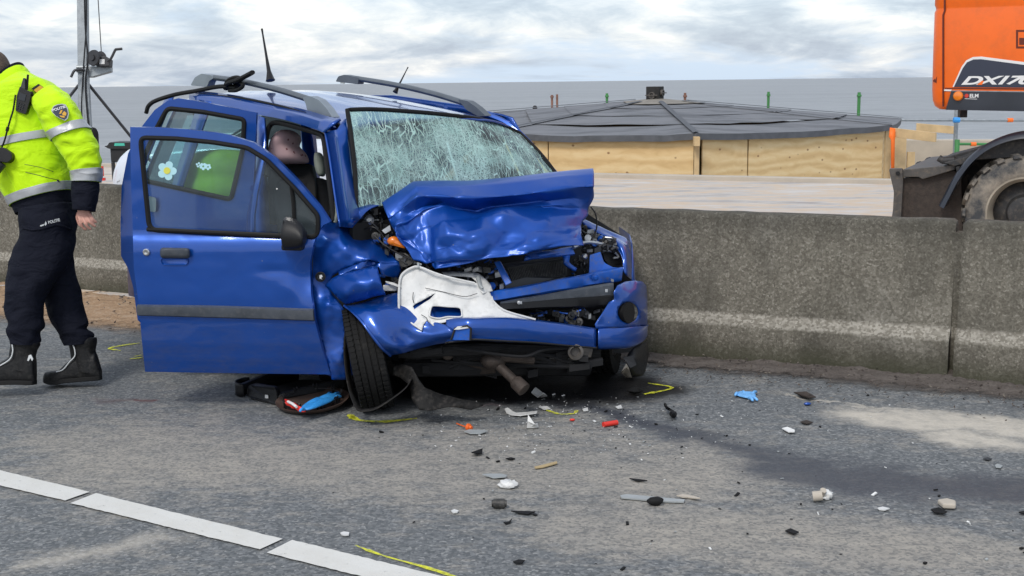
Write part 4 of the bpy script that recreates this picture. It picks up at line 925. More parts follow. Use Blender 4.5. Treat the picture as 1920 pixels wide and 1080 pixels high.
def sheet(outer, zf, holes=(), step=6.0, amp=0.0, scale=9.0, seed=0, soft=.4, proj=None, thick=None):
    """panel traced as an outline; zf gives each point its own distance, amp buckles the metal"""
    def dens(pl):
        o = []
        for i, a in enumerate(pl):
            b = pl[(i + 1) % len(pl)]; n = max(1, int(math.hypot(b[0] - a[0], b[1] - a[1]) / step)); o += [(a[0] + (b[0] - a[0]) * k / n, a[1] + (b[1] - a[1]) * k / n) for k in range(n)]
        return o
    loops = [dens(outer)] + [dens(h) for h in holes]; vs, es = [], []
    for L in loops: b = len(vs); vs += L; es += [(b + i, b + (i + 1) % len(L)) for i in range(len(L))]
    xs, ys = [p[0] for p in loops[0]], [p[1] for p in loops[0]]
    y = min(ys) + step / 2; row = 0
    allp = [p for L in loops for p in L]
    while y < max(ys):
        x = min(xs) + (step / 2 if row % 2 else 0)
        while x < max(xs):
            p = (x + step * .2 * noise.noise(Vector((x, y, 0))), y)
            if inpoly(p, loops[0]) and not any(inpoly(p, h) for h in loops[1:]) and min((p[0] - q[0]) ** 2 + (p[1] - q[1]) ** 2 for q in allp) > (step * .55) ** 2: vs.append(p)
            x += step
        y += step * .87; row += 1
    v2, e2, f2, *_ = geometry.delaunay_2d_cdt([Vector(p) for p in vs], es, [], 0, 1e-4)
    V = []
    for p in v2:
        z = zf(p.x, p.y)
        if amp:
            q = Vector((p.x, p.y, 0)) * (scale / 1000) + Vector((seed * 3.1, seed * 1.7, seed))
            z += amp * ((1 - soft) * (1 - 2 * abs(noise.noise(q * 2))) + soft * noise.noise(q) + .3 * (1 - 2 * abs(noise.noise(q * 4.7))))
        V.append((proj or P)(p.x, p.y, z))
    F = []
    for f in f2:
        cx, cy = sum(v2[i].x for i in f) / len(f), sum(v2[i].y for i in f) / len(f)
        if inpoly((cx, cy), loops[0]) and not any(inpoly((cx, cy), h) for h in loops[1:]): F.append(tuple(f))
    g = Geo()
    if thick is None: g.add(V, F); return g
    n = len(V); cnt = {}
    for f in F:
        for a, b in zip(f, f[1:] + f[:1]): cnt[(a, b)] = cnt.get((a, b), 0) + 1
    rim = [(a, b) for (a, b) in cnt if (b, a) not in cnt]
    g.add(V + [p + thick for p in V], F + [tuple(i + n for i in f[::-1]) for f in F] + [(b, a, a + n, b + n) for a, b in rim]); return g
def cb_(name, g, mat, par=None, **k): return build(name, g, M[mat] if isinstance(mat, str) else mat, par or car, **k)

# --- roof
def wroof(v): return cr([Vector((0, 0, z)) for z in (1.455, 1.505, 1.545, 1.578, 1.602, 1.612, 1.60)], (v - 1.2) / 1.95).z
def ulo(v): return .235 + .02 * ((v - 2.1) / 1) ** 2
rows = []
for i in range(24):
    v = 1.19 + 1.98 * i / 23; r = []
    for j in range(25):
        s = j / 24 * 2 - 1; u = .79 + s * (.79 - ulo(v) + .015); fwd = .09 * (1 - s * s) * max(0, 1 - (v - 1.19) / .5)
        r.append(W(u, v - fwd, wroof(v) - .055 * abs(s) ** 3.2 + .006 * math.cos(j * PI / 2) * (abs(s) < .55) * .3 - (.03 if i == 23 else 0)))
    rows.append(r)
g = Geo(); g.grid(rows); roof = cb_('roof', g, 'roofpaint', solid=.012, angle=180)
# --- side plane helpers
TSN = (EU - EW * .33)
def TS(px, py, off=0.0): return onp(px, py, W(.02 + off, 0, .95), TSN)
def side(v, w, off=0.0): return W(.02 + off + max(0, w - .95) * .33, v, w)
body = Geo()
band_top = [(357, 172), (433, 180), (517, 197), (573, 209), (617, 222), (640, 226)]; band_bot = [(357, 190), (430, 202), (483, 212), (533, 221), (590, 238), (612, 247)]
t_ = spl([TS(x, y, .03) for x, y in band_top], 20); mmid = spl([TS(x, y, -.004) for x, y in [((a + c) / 2, (b + d) / 2) for (a, b), (c, d) in zip(band_top, band_bot)]], 20); b_ = spl([TS(x, y) for x, y in band_bot], 20)
in_ = [p + EU * .06 for p in b_]
body.grid([t_, mmid, b_, in_])
# A pillar
body.grid([spl([TS(612, 247), TS(621, 300), TS(631, 370), TS(640, 425)], 12), spl([TS(632, 243, -.01), TS(640, 300, -.01), TS(650, 370, -.01), TS(660, 425, -.01)], 12), spl([P(649, 222, 6.60), P(655, 290, 6.53), P(666, 360, 6.47), P(676, 410, 6.45)], 12), spl([P(654, 218, 6.72), P(660, 290, 6.62), P(672, 360, 6.56), P(682, 410, 6.52)], 12)])
body.grid([spl([TS(612, 247, 0), TS(621, 300), TS(631, 370), TS(640, 425)], 12), spl([TS(612, 247, .1), TS(621, 300, .1), TS(631, 370, .1), TS(640, 425, .1)], 12)])
# B pillar
for o0, o1 in ((0, 0), (.09, .09)):
    body.grid([spl([TS(478, 213, o0), TS(478, 290, o0), side(1.90, .9, o0), side(1.93, .3, o0)], 12), spl([TS(498, 222, o0), TS(499, 290, o0), side(1.80, .9, o0), side(1.78, .3, o0)], 12)])
body.grid([spl([TS(498, 222, 0), TS(499, 290, 0), side(1.80, .9), side(1.78, .3)], 12), spl([TS(498, 222, .09), TS(499, 290, .09), side(1.80, .9, .09), side(1.78, .3, .09)], 12)])
# C and D pillars, quarter panel with arch, sill
def strip_(pts0, pts1, off=0.0, n=12): body.grid([spl([side(*p, off) for p in pts0], n), spl([side(*p, off) for p in pts1], n)])
strip_([(2.58, 1.56), (2.66, 1.2), (2.70, .95)], [(2.74, 1.58), (2.80, 1.2), (2.83, .95)])
strip_([(3.10, 1.58), (3.24, 1.2), (3.30, .95)], [(3.20, 1.56), (3.36, 1.2), (3.40, .95)])
arcp = [(2.93 - .35 * math.cos(a), .30 + .35 * math.sin(a)) for a in [PI * i / 20 for i in range(21)]]
body.grid([[side(*p) for p in arcp], [side(2.93 - .46 * math.cos(PI * i / 20), max(.3, min(.97, .3 + .70 * math.sin(PI * i / 20)))) for i in range(21)]])
body.grid([[side(2.70, .97), side(3.05, .97), side(3.40, .97)], [side(2.72, .80), side(3.05, .80), side(3.44, .80)]])
body.grid([[side(3.28, .95), side(3.28, .3)], [side(3.46, .95), side(3.48, .3)]])
body.plate([W(.0, 1.0, .18), W(.0, 2.6, .18), W(.0, 2.6, .32), W(.0, 1.0, .32)], EU * .12)
# far side, closed
far = [(1.05, .2), (1.05, .97), (1.28, 1.44), (1.7, 1.51), (2.4, 1.57), (3.15, 1.57), (3.4, .97), (3.47, .3), (3.3, .2)]
holes_f = [[(1.30, 1.0), (1.42, 1.40), (1.80, 1.46), (1.84, 1.0)], [(1.95, 1.0), (1.95, 1.47), (2.6, 1.5), (2.65, 1.0)]]
gf = sheet([(v * 100, w * 100) for v, w in far], lambda x, y: 0, [[(v * 100, w * 100) for v, w in h] for h in holes_f], 8, proj=lambda x, y, z: W(1.60 - max(0, y / 100 - .95) * .33, x / 100, y / 100))
body.add(gf.v, gf.f)
# tailgate
tg = [(.12, .3), (.10, .95), (.30, 1.55), (1.30, 1.55), (1.50, .95), (1.48, .3)]; tgh = [[(.24, 1.0), (.38, 1.46), (1.22, 1.46), (1.36, 1.0)]]
gt = sheet([(v * 100, w * 100) for v, w in tg], lambda x, y: 0, [[(v * 100, w * 100) for v, w in h] for h in tgh], 8, proj=lambda x, y, z: W(x / 100, 3.47 - max(0, y / 100 - .9) * .42, y / 100))
body.add(gt.v, gt.f)
bs = cb_('body_shell', body, 'paint', solid=.012, angle=50)
g = Geo(); g.grid([[W(.25, 3.42, 1.0), W(1.36, 3.42, 1.0)], [W(.38, 3.24, 1.46), W(1.22, 3.24, 1.46)]]); cb_('rear_window', g, 'glass', smooth=False)
for h in holes_f:
    g = Geo(); g.poly([W(1.585 - max(0, w - .95) * .33, v, w) for v, w in h]); cb_('far_side_window', g, 'glass', smooth=False)
g = Geo(); g.poly([side(2.84, .98, .02), side(2.80, 1.2, .02), side(2.76, 1.54, .02), side(3.09, 1.54, .02), side(3.24, 1.2, .02), side(3.28, .98, .02)]); cb_('quarter_window', g, 'glass', smooth=False)
# door aperture seals
g = Geo(); sl = [TS(500, 330, .03), TS(498, 290, .03), TS(500, 255, .03), TS(506, 236, .03), TS(517, 230, .03), TS(545, 235, .03), TS(582, 246, .03), TS(600, 252, .03), TS(607, 262, .03), TS(613, 310, .03), TS(620, 360, .03), TS(626, 415, .03)]
g.tube(spl(sl, 50), .014, 8); cb_('door_seal', g, 'rubber')
g = Geo(); g.tube(spl([TS(627, 318, .035), TS(630, 360, .035), TS(632, 400, .035), TS(628, 417, .035)], 20), .010, 8); cb_('pillar_trim', g, 'greycloth')
g = Geo(); g.tube(spl([TS(366, 176, .012), TS(450, 184, .012), TS(520, 198, .012), TS(575, 213, .012)], 30), .008, 6); cb_('roof_gutter', g, 'rubber')
g = Geo(); g.tube(spl([P(616, 222, 6.72), P(630, 232, 6.68), P(641, 242, 6.63)], 8), .014, 6); cb_('gutter_end', g, 'rubber')

# --- roof rails
def rail(u, bar, ff, rfoot, nm=0):
    g = Geo(); g.tube(spl([Su(x, y, u) for x, y in bar], 20), .017, 10, flat=1.35); o = cb_('roof_rail', g, 'rail')
    for ft, back in ((ff, 0), (rfoot, 1)):
        g = Geo(); g.plate(rpath([Su(x, y, u - .024) for x, y in ft], .012, 3), EU * .048); cb_('rail_foot', g, 'railfoot' if u < .8 else 'rail', o, bevel=.008, smooth=False)
    return o
rail(.30, [(388, 144), (450, 152), (520, 168), (585, 188)], [(567, 183), (581, 180), (597, 187), (612, 203), (624, 221), (600, 221), (577, 212), (573, 195)], [(357, 160), (365, 145), (377, 138), (396, 141), (400, 147), (392, 152), (388, 163)])
rail(1.30, [(668, 147), (740, 159), (810, 175), (870, 193)], [(858, 186), (876, 189), (893, 201), (911, 218), (896, 218), (874, 206), (866, 196)], [(629, 153), (634, 143), (645, 140), (672, 145), (671, 158)])
# --- antennas
def zroof(px, py, w): return Gd(px, py, w)
def antenna(base, tip, w, r0, hb):
    b = P(*base, 8.1 if w == 0 else w); t = P(*tip, 8.15 if w == 0 else w + .05); g = Geo(); d = (t - b)
    g.tube([b, b + d * .03, b + d * hb * .4, b + d * hb, b + d * .9, t], [r0 * 2.6, r0 * 2.2, r0 * 1.1, r0 * .7, r0 * .45, r0 * .6], 8); return cb_('antenna', g, 'black')
antenna((507, 151), (491, 54), 8.1, .012, .45); antenna((741, 173), (765, 126), 8.0, .007, .5)
# --- windscreen
def ws(s, t, off=0.0):
    B = P(668, 392, 6.44 + off).lerp(P(1042, 330, 7.33 + off), s); T = P(651, 206, 6.60 + off).lerp(P(962, 243, 7.46 + off), s)
    tw = spl([P(651, 206, 6.60), P(700, 205, 6.68), P(780, 210, 6.80), P(860, 218, 6.98), P(930, 230, 7.25), P(975, 250, 7.42)], 41); bw = spl([P(668, 392, 6.46), P(760, 380, 6.64), P(850, 365, 6.82), P(940, 348, 7.0), P(1000, 336, 7.15), P(1044, 328, 7.33)], 41)
    return tw, bw
TW, BW = ws(0, 0)
rows = []
for i in range(17):
    t = i / 16; r = []
    for j in range(41):
        p = TW[j].lerp(BW[j], t); dent = .02 * math.exp(-((j - 14) ** 2 / 40 + (i - 8) ** 2 / 12)) + .012 * noise.noise(p * 6)
        r.append(p + FWD * dent - (EV * .02 + UPV * -.0) * math.sin(PI * t))
    rows.append(r)
g = Geo(); g.grid(rows); wsc = cb_('windscreen', g, 'shatter', angle=180)
edge = [rows[0][j] for j in range(41)] + [rows[i][40] for i in range(1, 17)]; edge2 = [rows[i][0] for i in range(17)]
g = Geo(); g.tube(edge2[::-1] + edge, .012, 8); cb_('windscreen_surround', g, 'rubber', wsc)
g = Geo(); g.tube(spl([P(903, 212, 7.5), P(950, 232, 7.48), P(985, 262, 7.44), P(1010, 290, 7.40), P(1042, 328, 7.36)], 20), .02, 8); cb_('far_pillar', g, 'paint')

# --- interior
g = Geo()
g.plate([W(.12, 1.0, .22), W(1.5, 1.0, .22), W(1.5, 3.4, .22), W(.12, 3.4, .22)], EW * .06)
g.plate([W(.12, 1.0, .28), W(1.5, 1.0, .28), W(1.5, 1.0, .95), W(.12, 1.0, .95)], EV * .03)
cb_('floor_pan', g, 'void', smooth=False)
g = Geo(); g.loft([[W(u, v, w) for v, w in ((1.02, .6), (1.02, .98), (1.15, 1.02), (1.30, .98), (1.42, .86), (1.36, .62))] for u in (.14, .5, 1.0, 1.48)]); cb_('dashboard', g, 'dark', sub=1)
g = Geo(); c_ = W(.48, 1.48, .95); ax_ = (EV * .85 + EW * .5).normalized(); x_ = EU; y_ = ax_.cross(x_)
g.tube([c_ + x_ * (.18 * math.cos(a)) + y_ * (.18 * math.sin(a)) for a in [2 * PI * i / 28 for i in range(29)]], .014, 8, cap=False); g.lathe(c_, ax_, [(-.02, .001), (-.02, .07), (.02, .06)], 16); g.tube([c_ - x_ * .18, c_, c_ + x_ * .18], .014, 6); cb_('steering_wheel', g, 'black')
def seat(u, v, back):
    s = Geo()
    def sec(cx, cv, cw, hw, th, tilt): return [W(cx + a * hw, cv + b * th + 0, cw + b * tilt) for a, b in ((-1, -.5), (-.6, -1), (.6, -1), (1, -.5), (1, .6), (.6, 1), (-.6, 1), (-1, .6))]
    s.loft([sec(u, v + f * .22 + .02, .48 + f * .66, .24 - .05 * f * f, .07 - .02 * f, .0) for f in (0, .25, .5, .75, 1)])
    o = cb_('seat', s, 'seat', sub=1)
    s = Geo(); s.loft([[W(u + a * .23, v - .45 + f * .48, .44 + b * .07) for a, b in ((-1, -1), (-1, .6), (-.6, 1), (.6, 1), (1, .6), (1, -1))] for f in (0, .1, .9, 1)]); cb_('seat_cushion', s, 'seat', o, sub=1)
    return o
s1 = seat(.42, 1.72, 0); s2 = seat(1.12, 1.74, 0)
def headrest(c, rx, ry, rz_, mat, par): g = Geo(); g.ball(c, 1, (rx, ry, rz_), 12); return cb_('headrest', g, mat, par)
g = Geo(); rr_ = []
for y, x0, x1, d in ((243, 527, 545, .03), (249, 516, 559, .07), (258, 509, 566, .09), (266, 505, 566, .09), (274, 503, 560, .08), (282, 502, 570, .08), (292, 500, 578, .09), (302, 499, 581, .08), (308, 500, 580, .03)):
    a, b = P(x0, y, 7.22), P(x1, y, 7.34); c_ = (a + b) / 2; hx = (b - a) / 2; rr_.append([c_ + hx * math.cos(q * PI / 8) + FWD * (d * math.sin(q * PI / 8)) for q in range(16)])
g.loft(rr_); pk = build('draped_cushion', g, M['pink'], sub=1); tag(pk, 'pink cushion with dark red spots on the front seat', 'cushion')
g = Geo(); g.loft([[P(x, y, 7.0) + FWD * d for x, d in ((x0, -.02), (x1, -.02), (x1, .09), (x0, .09))] for y, x0, x1 in ((284, 588, 600), (290, 585, 606), (312, 586, 609), (326, 592, 610), (330, 596, 606))]); cb_('belt_guide', g, 'greycloth', sub=1)
g = Geo(); g.plate([P(500, 306, 7.3), P(584, 306, 7.4), P(590, 340, 7.3), P(596, 420, 7.2), P(500, 420, 7.2)], FWD * .15); cb_('seat_back', g, 'void', bevel=.02)
g = Geo(); rows = []
for y, x0, x1, d in ((276, 392, 452, .06), (281, 352, 458, .0), (296, 340, 462, -.05), (318, 337, 464, -.07), (330, 338, 464, -.045), (345, 336, 466, -.07), (370, 334, 466, -.06), (400, 334, 466, .02)):
    rows.append([P(x0 + (x1 - x0) * k / 8, y, 7.75) + FWD * (d + .10 * (abs(k - 4) / 4) ** 2) for k in range(9)])
g.grid(rows); cb_('rear_seat_cover', g, 'green', solid=.06, sub=1)
g = Geo(); g.loft([[W(u, 2.05 + v, w) for v, w in ((0, .40), (0, .52), (.1, .56), (.5, .54), (.55, .40))] for u in (.2, .8, 1.4)]); cb_('rear_bench', g, 'seat', sub=1)
# roof lining
g = Geo(); g.grid([[W(.35, 1.3, 1.42), W(1.23, 1.3, 1.42)], [W(.35, 3.1, 1.555), W(1.23, 3.1, 1.555)]]); cb_('roof_lining', g, 'dark', smooth=False)

# --- front door (swung open across the view)
H1, F1 = Gd(622, 702, .20), Gd(270, 697, .20); DX = (F1 - H1).normalized(); DN = DX.cross(EW)
if DN.dot(H1 - CAM) < 0: DN = -DN                              # points away from the viewer
def D(px, py, off=0.0): return onp(px, py, H1 + DN * off, DN)
door_out = [(244, 238), (300, 239), (347, 242), (400, 248), (433, 254), (477, 268), (517, 297), (560, 340), (600, 387), (619, 416), (606, 422), (594, 440), (587, 460), (581, 494), (583, 550), (590, 601), (604, 655), (620, 702), (450, 700), (272, 697), (266, 639), (260, 570), (251, 504), (248, 400), (245, 320)]
win = rpath([Vector((x, y, 0)) for x, y in [(263, 258), (330, 260), (400, 267), (463, 277), (500, 300), (553, 354), (596, 404), (596, 444), (533, 443), (280, 431)]], [12, 0, 0, 9, 9, 9, 8, 14, 0, 16], 5); win = [(p.x, p.y) for p in win]
def dz(x, y):                                                  # how far the skin bulges towards the viewer
    pr = [(230, .004), (300, -.004), (400, -.010), (438, -.014), (447, -.026), (456, -.036), (470, -.042), (510, -.046), (560, -.052), (600, -.052), (640, -.042), (670, -.028), (690, -.014), (710, .004)]
    b = 0
    for (y0, b0), (y1, b1) in zip(pr, pr[1:]):
        if y0 <= y <= y1: q = (y - y0) / (y1 - y0); b = b0 + (b1 - b0) * q * q * (3 - 2 * q) * .5 + (b1 - b0) * q * .5
    if y < 230: b = .004
    k = math.exp(-(((x - 575) / 26) ** 2 + ((y - 520) / 34) ** 2)); b += .030 * k                    # dent by the hinge
    k = math.exp(-(((x - 548) / 22) ** 2 + ((y - 540) / 18) ** 2)); b -= .008 * k
    k = math.exp(-(((x - 588) / 14) ** 2 + ((y - 480) / 60) ** 2)); b += .012 * k
    b += .006 * math.exp(-(((x - 515) / 26) ** 2 + ((y - 508) / 7) ** 2))
    return b
g = sheet(door_out, dz, [win], 7, amp=.0018, scale=8, seed=3, proj=lambda x, y, z: D(x, y, z), thick=DN * .035); fd = cb_('front_door', g, 'paint', angle=50)
fd['label'] = 'front door swung open, flower stickers on its glass'
def sealring(name, path, plane, r, par, off): g = Geo(); q = [plane(x, y, off) for x, y in path]; g.tube(q + [q[0]], r, 8, cap=False); return cb_(name, g, 'rubber', par)
sealring('window_seal', win, lambda x, y, o: D(x, y, dz(x, y) - .005), .012, fd, 0)
g = Geo(); g.poly([D(x, y, .008) for x, y in win]); gl1 = cb_('door_glass', g, 'glass', fd, smooth=False)
g = Geo(); g.tube([D(546, 350, .0), D(550, 380, .0), D(553, 440, .0)], .010, 8); cb_('window_divider', g, 'rubber', fd)
g = Geo(); g.tube([D(276, 430, -.02), D(400, 436, -.026), D(585, 444, -.02)], .011, 8); cb_('waist_seal', g, 'rubber', fd)
# inner trim card facing away
g = Geo(); g.plate([D(x, y, .04) for x, y in [(262, 440), (585, 450), (583, 550), (612, 690), (280, 686), (268, 600), (258, 500)]], DN * .03); cb_('door_card', g, 'dark', fd, smooth=False)
g = Geo(); tr_ = [(258, 571), (330, 572), (400, 573), (500, 576), (588, 579)]; br_ = [(260, 592), (330, 594), (400, 596), (500, 599), (590, 602)]
A = spl([D(x, y, dz(x, y) - .004) for x, y in tr_], 20); B = spl([D(x, y, dz(x, y) - .004) for x, y in br_], 20)
g.loft([[a, a.lerp(b, .12) - DN * .016, a.lerp(b, .5) - DN * .019, a.lerp(b, .88) - DN * .016, b, b + DN * .006, a + DN * .006] for a, b in zip(A, B)]); cb_('side_moulding', g, 'trim', fd)
hp = rpath([Vector((x, y, 0)) for x, y in [(300, 464), (356, 465), (356, 485), (300, 484)]], 7, 4)
g = Geo(); c_ = D(328, 474, -.03)
g.loft([[D(p.x, p.y, -.04) for p in hp], [D(328 + (p.x - 328) * .96, 474.5 + (p.y - 474.5) * .9, -.070) for p in hp], [D(328 + (p.x - 328) * .8, 473 + (p.y - 474.5) * .5, -.080) for p in hp]]); hd_ = cb_('door_handle', g, 'trim', fd, angle=60)
hp = rpath([Vector((x, y, 0)) for x, y in [(300, 484), (354, 485), (352, 497), (303, 497)]], 6, 4)
g = Geo(); g.loft([[D(p.x, p.y, -.042) for p in hp], [D(328 + (p.x - 328) * .97, p.y, -.052) for p in hp], [D(328 + (p.x - 328) * .9, 488 + (p.y - 488) * .7, -.046) for p in hp]]); cb_('handle_cup', g, 'paint', fd)
g = Geo(); g.lathe(D(275.5, 472.5, -.038), -DN, [(0, .018), (.012, .018), (.016, .014), (.016, .005), (.014, .001)], 18); cb_('door_lock', g, 'chrome', fd)
# mirror
g = Geo(); ms = []
for f, (x, y, w, h) in enumerate(((531, 437, 7, 30), (537, 437, 12, 32), (549, 438, 14, 30), (560, 440, 12, 26), (568, 443, 8, 20), (573, 446, 3, 10))):
    c_ = D(x, y, -.05 - .05 * f / 5); z_ = h * 6.3 / FPX; ms.append([c_ + UPV * (z_ * math.sin(a)) * 1.0 + (-DN * .075) * (math.cos(a)) * (1 - .3 * f / 5) for a in [2 * PI * q / 16 for q in range(16)]])
g.loft(ms); mi = cb_('mirror', g, 'black', fd, sub=1)
g = Geo(); g.plate([D(533, 455, -.03), D(573, 455, -.03), D(572, 468, -.03), D(533, 467, -.03)], -DN * .06); cb_('mirror_base', g, 'black', fd, bevel=.01, smooth=False)
g = Geo(); g.poly([D(530, 437 - 26, -.052 - .02), D(530, 437 - 26, -.1), D(529.5, 437 + 24, -.115), D(530, 437 + 24, -.03)]); cb_('mirror_glass', g, 'glass', fd, smooth=False)
# flower stickers
def flower(cx, cy, r, n, mid=True, a0=.3):
    g = Geo()
    for k in range(n):
        a = a0 + 2 * PI * k / n; px_, py_ = cx + r * .62 * math.cos(a), cy + r * .62 * math.sin(a)
        g.poly([D(px_ + r * .40 * math.cos(b), py_ + r * .40 * math.sin(b), .004 + .0004 * k) for b in [2 * PI * i / 14 for i in range(14)]])
    cb_('flower_sticker', g, 'petal', fd, smooth=False)
    if mid: g = Geo(); g.poly([D(cx + r * .36 * math.cos(b), cy + r * .36 * math.sin(b), .002) for b in [2 * PI * i / 14 for i in range(14)]]); cb_('flower_centre', g, 'petalyellow', fd, smooth=False)
flower(313, 320, 18, 5, True, -1.2); flower(372, 309, 5, 4, False); flower(381, 312, 7, 5, False); flower(390, 313, 6, 5, False)
g = Geo(); g.lathe(D(519, 354, .004), DN, [(0, .004), (.002, .004)], 8); cb_('sticker', g, 'paper', fd)

# --- rear door (open behind the front one)
a48 = math.radians(48); R0_ = W(.06, 1.87, 0); RX = EV * math.cos(a48) - EU * math.sin(a48); RN = RX.cross(EW)
if RN.dot(R0_ - CAM) < 0: RN = -RN
def D2(px, py, off=0.0): return onp(px, py, R0_ + RN * off, RN)
rdo = [(481, 211), (425, 200), (367, 189), (335, 184), (314, 189), (290, 206), (262, 242), (240, 288), (228, 350), (226, 420), (227, 480), (240, 503), (250, 540), (258, 600), (300, 640), (440, 650), (462, 560), (470, 470), (474, 380), (478, 290)]
rwin = rpath([Vector((x, y, 0)) for x, y in [(314, 203), (380, 210), (458, 224), (455, 280), (433, 374), (350, 356), (262, 337), (272, 290), (294, 240)]], [9, 0, 8, 0, 9, 0, 12, 0, 0], 4); rwin = [(p.x, p.y) for p in rwin]
rz = lambda x, y: -.014 - .022 * max(0, 1 - abs(y - 450) / 110)
g = sheet(rdo, rz, [rwin], 9, proj=lambda x, y, z: D2(x, y, z), thick=RN * .035); rd_ = cb_('rear_door', g, 'paint', angle=50)
sealring('window_seal', rwin, lambda x, y, o: D2(x, y, rz(x, y) - .004), .013, rd_, 0)
g = Geo(); g.poly([D2(x, y, .008) for x, y in rwin]); cb_('door_glass', g, 'glass', rd_, smooth=False)
hp = rpath([Vector((x, y, 0)) for x, y in [(277, 367), (293, 371), (292, 398), (279, 396)]], 4, 3)
g = Geo(); g.loft([[D2(p.x, p.y, -.03) for p in hp], [D2(p.x, p.y, -.055) for p in hp]]); cb_('door_handle', g, 'railfoot', rd_)
# ------------------------------------------------------------------ crushed front of the car
def PZ(rows): return [[P(*q) for q in r] for r in rows]
# near wing, buckled
wing = [(598, 419), (630, 416), (657, 419), (674, 431), (700, 451), (727, 470), (748, 492), (722, 494), (700, 488), (690, 486), (664, 497), (638, 508), (624, 517), (612, 535), (624, 552), (636, 566), (645, 580), (648, 600), (647, 640), (645, 665), (648, 690), (650, 712), (622, 712), (617, 690), (604, 650), (591, 602), (584, 550), (581, 494), (588, 455)]
wz = rbf([(598, 421, 6.52), (630, 417, 6.60), (657, 420, 6.60), (680, 437, 6.60), (748, 492, 6.47), (727, 470, 6.54), (640, 436, 6.455), (606, 436, 6.455), (665, 446, 6.50), (700, 468, 6.46), (650, 462, 6.385), (610, 460, 6.43), (690, 486, 6.375), (664, 497, 6.40), (630, 490, 6.40), (600, 500, 6.45), (582, 500, 6.452),
          (612, 535, 6.475), (585, 552, 6.458), (625, 553, 6.47), (616, 570, 6.41), (640, 580, 6.425), (648, 600, 6.445), (605, 590, 6.43), (592, 602, 6.452), (620, 620, 6.455), (647, 650, 6.46), (608, 655, 6.462), (635, 680, 6.45), (650, 712, 6.50), (622, 712, 6.475)])
g = sheet(wing, wz, step=5, amp=.006, scale=16, seed=1, soft=.1); wg = cb_('wing', g, 'crushed', solid=.004, angle=180, sub=0); wg['label'] = 'crumpled near front wing'
flap = [(609, 535), (622, 522), (634, 516), (652, 511), (672, 506), (690, 502), (708, 499), (711, 516), (716, 535), (723, 553), (712, 554), (702, 556), (684, 562), (664, 567), (648, 571), (634, 560), (620, 545)]
fz = rbf([(609, 535, 6.42), (634, 516, 6.36), (672, 506, 6.33), (708, 499, 6.33), (640, 530, 6.33), (670, 528, 6.25), (700, 524, 6.24), (716, 535, 6.26), (690, 545, 6.25), (723, 553, 6.29), (702, 556, 6.31), (664, 567, 6.36), (650, 552, 6.29), (648, 571, 6.38)])
g = sheet(flap, fz, step=5, amp=.003, seed=2); cb_('wing_fold', g, 'crushed', solid=.004, angle=180)
g = sheet([(634, 509), (664, 497), (690, 487), (722, 493), (748, 492), (752, 506), (746, 522), (716, 516), (710, 500), (690, 503), (664, 507), (636, 517)], rbf([(634, 509, 6.42), (690, 487, 6.40), (748, 492, 6.47), (745, 520, 6.50), (710, 502, 6.42), (672, 506, 6.36), (636, 517, 6.37), (700, 495, 6.46)]), step=5); cb_('wing_inner_fold', g, 'paint', solid=.004, angle=180)
g = Geo(); c_ = P(601, 519, 6.435); g.lathe(c_, -FWD, [(0, .026), (.006, .026), (.008, .020), (.003, .017)], 16); cb_('side_repeater', g, 'black')
g = Geo(); g.plate([P(599, 516, 6.425), P(603, 515, 6.425), P(605, 519, 6.425), P(602, 521, 6.425), P(604, 524, 6.425), P(599, 522, 6.425)], FWD * .003); cb_('repeater_shard', g, 'paper', smooth=False)

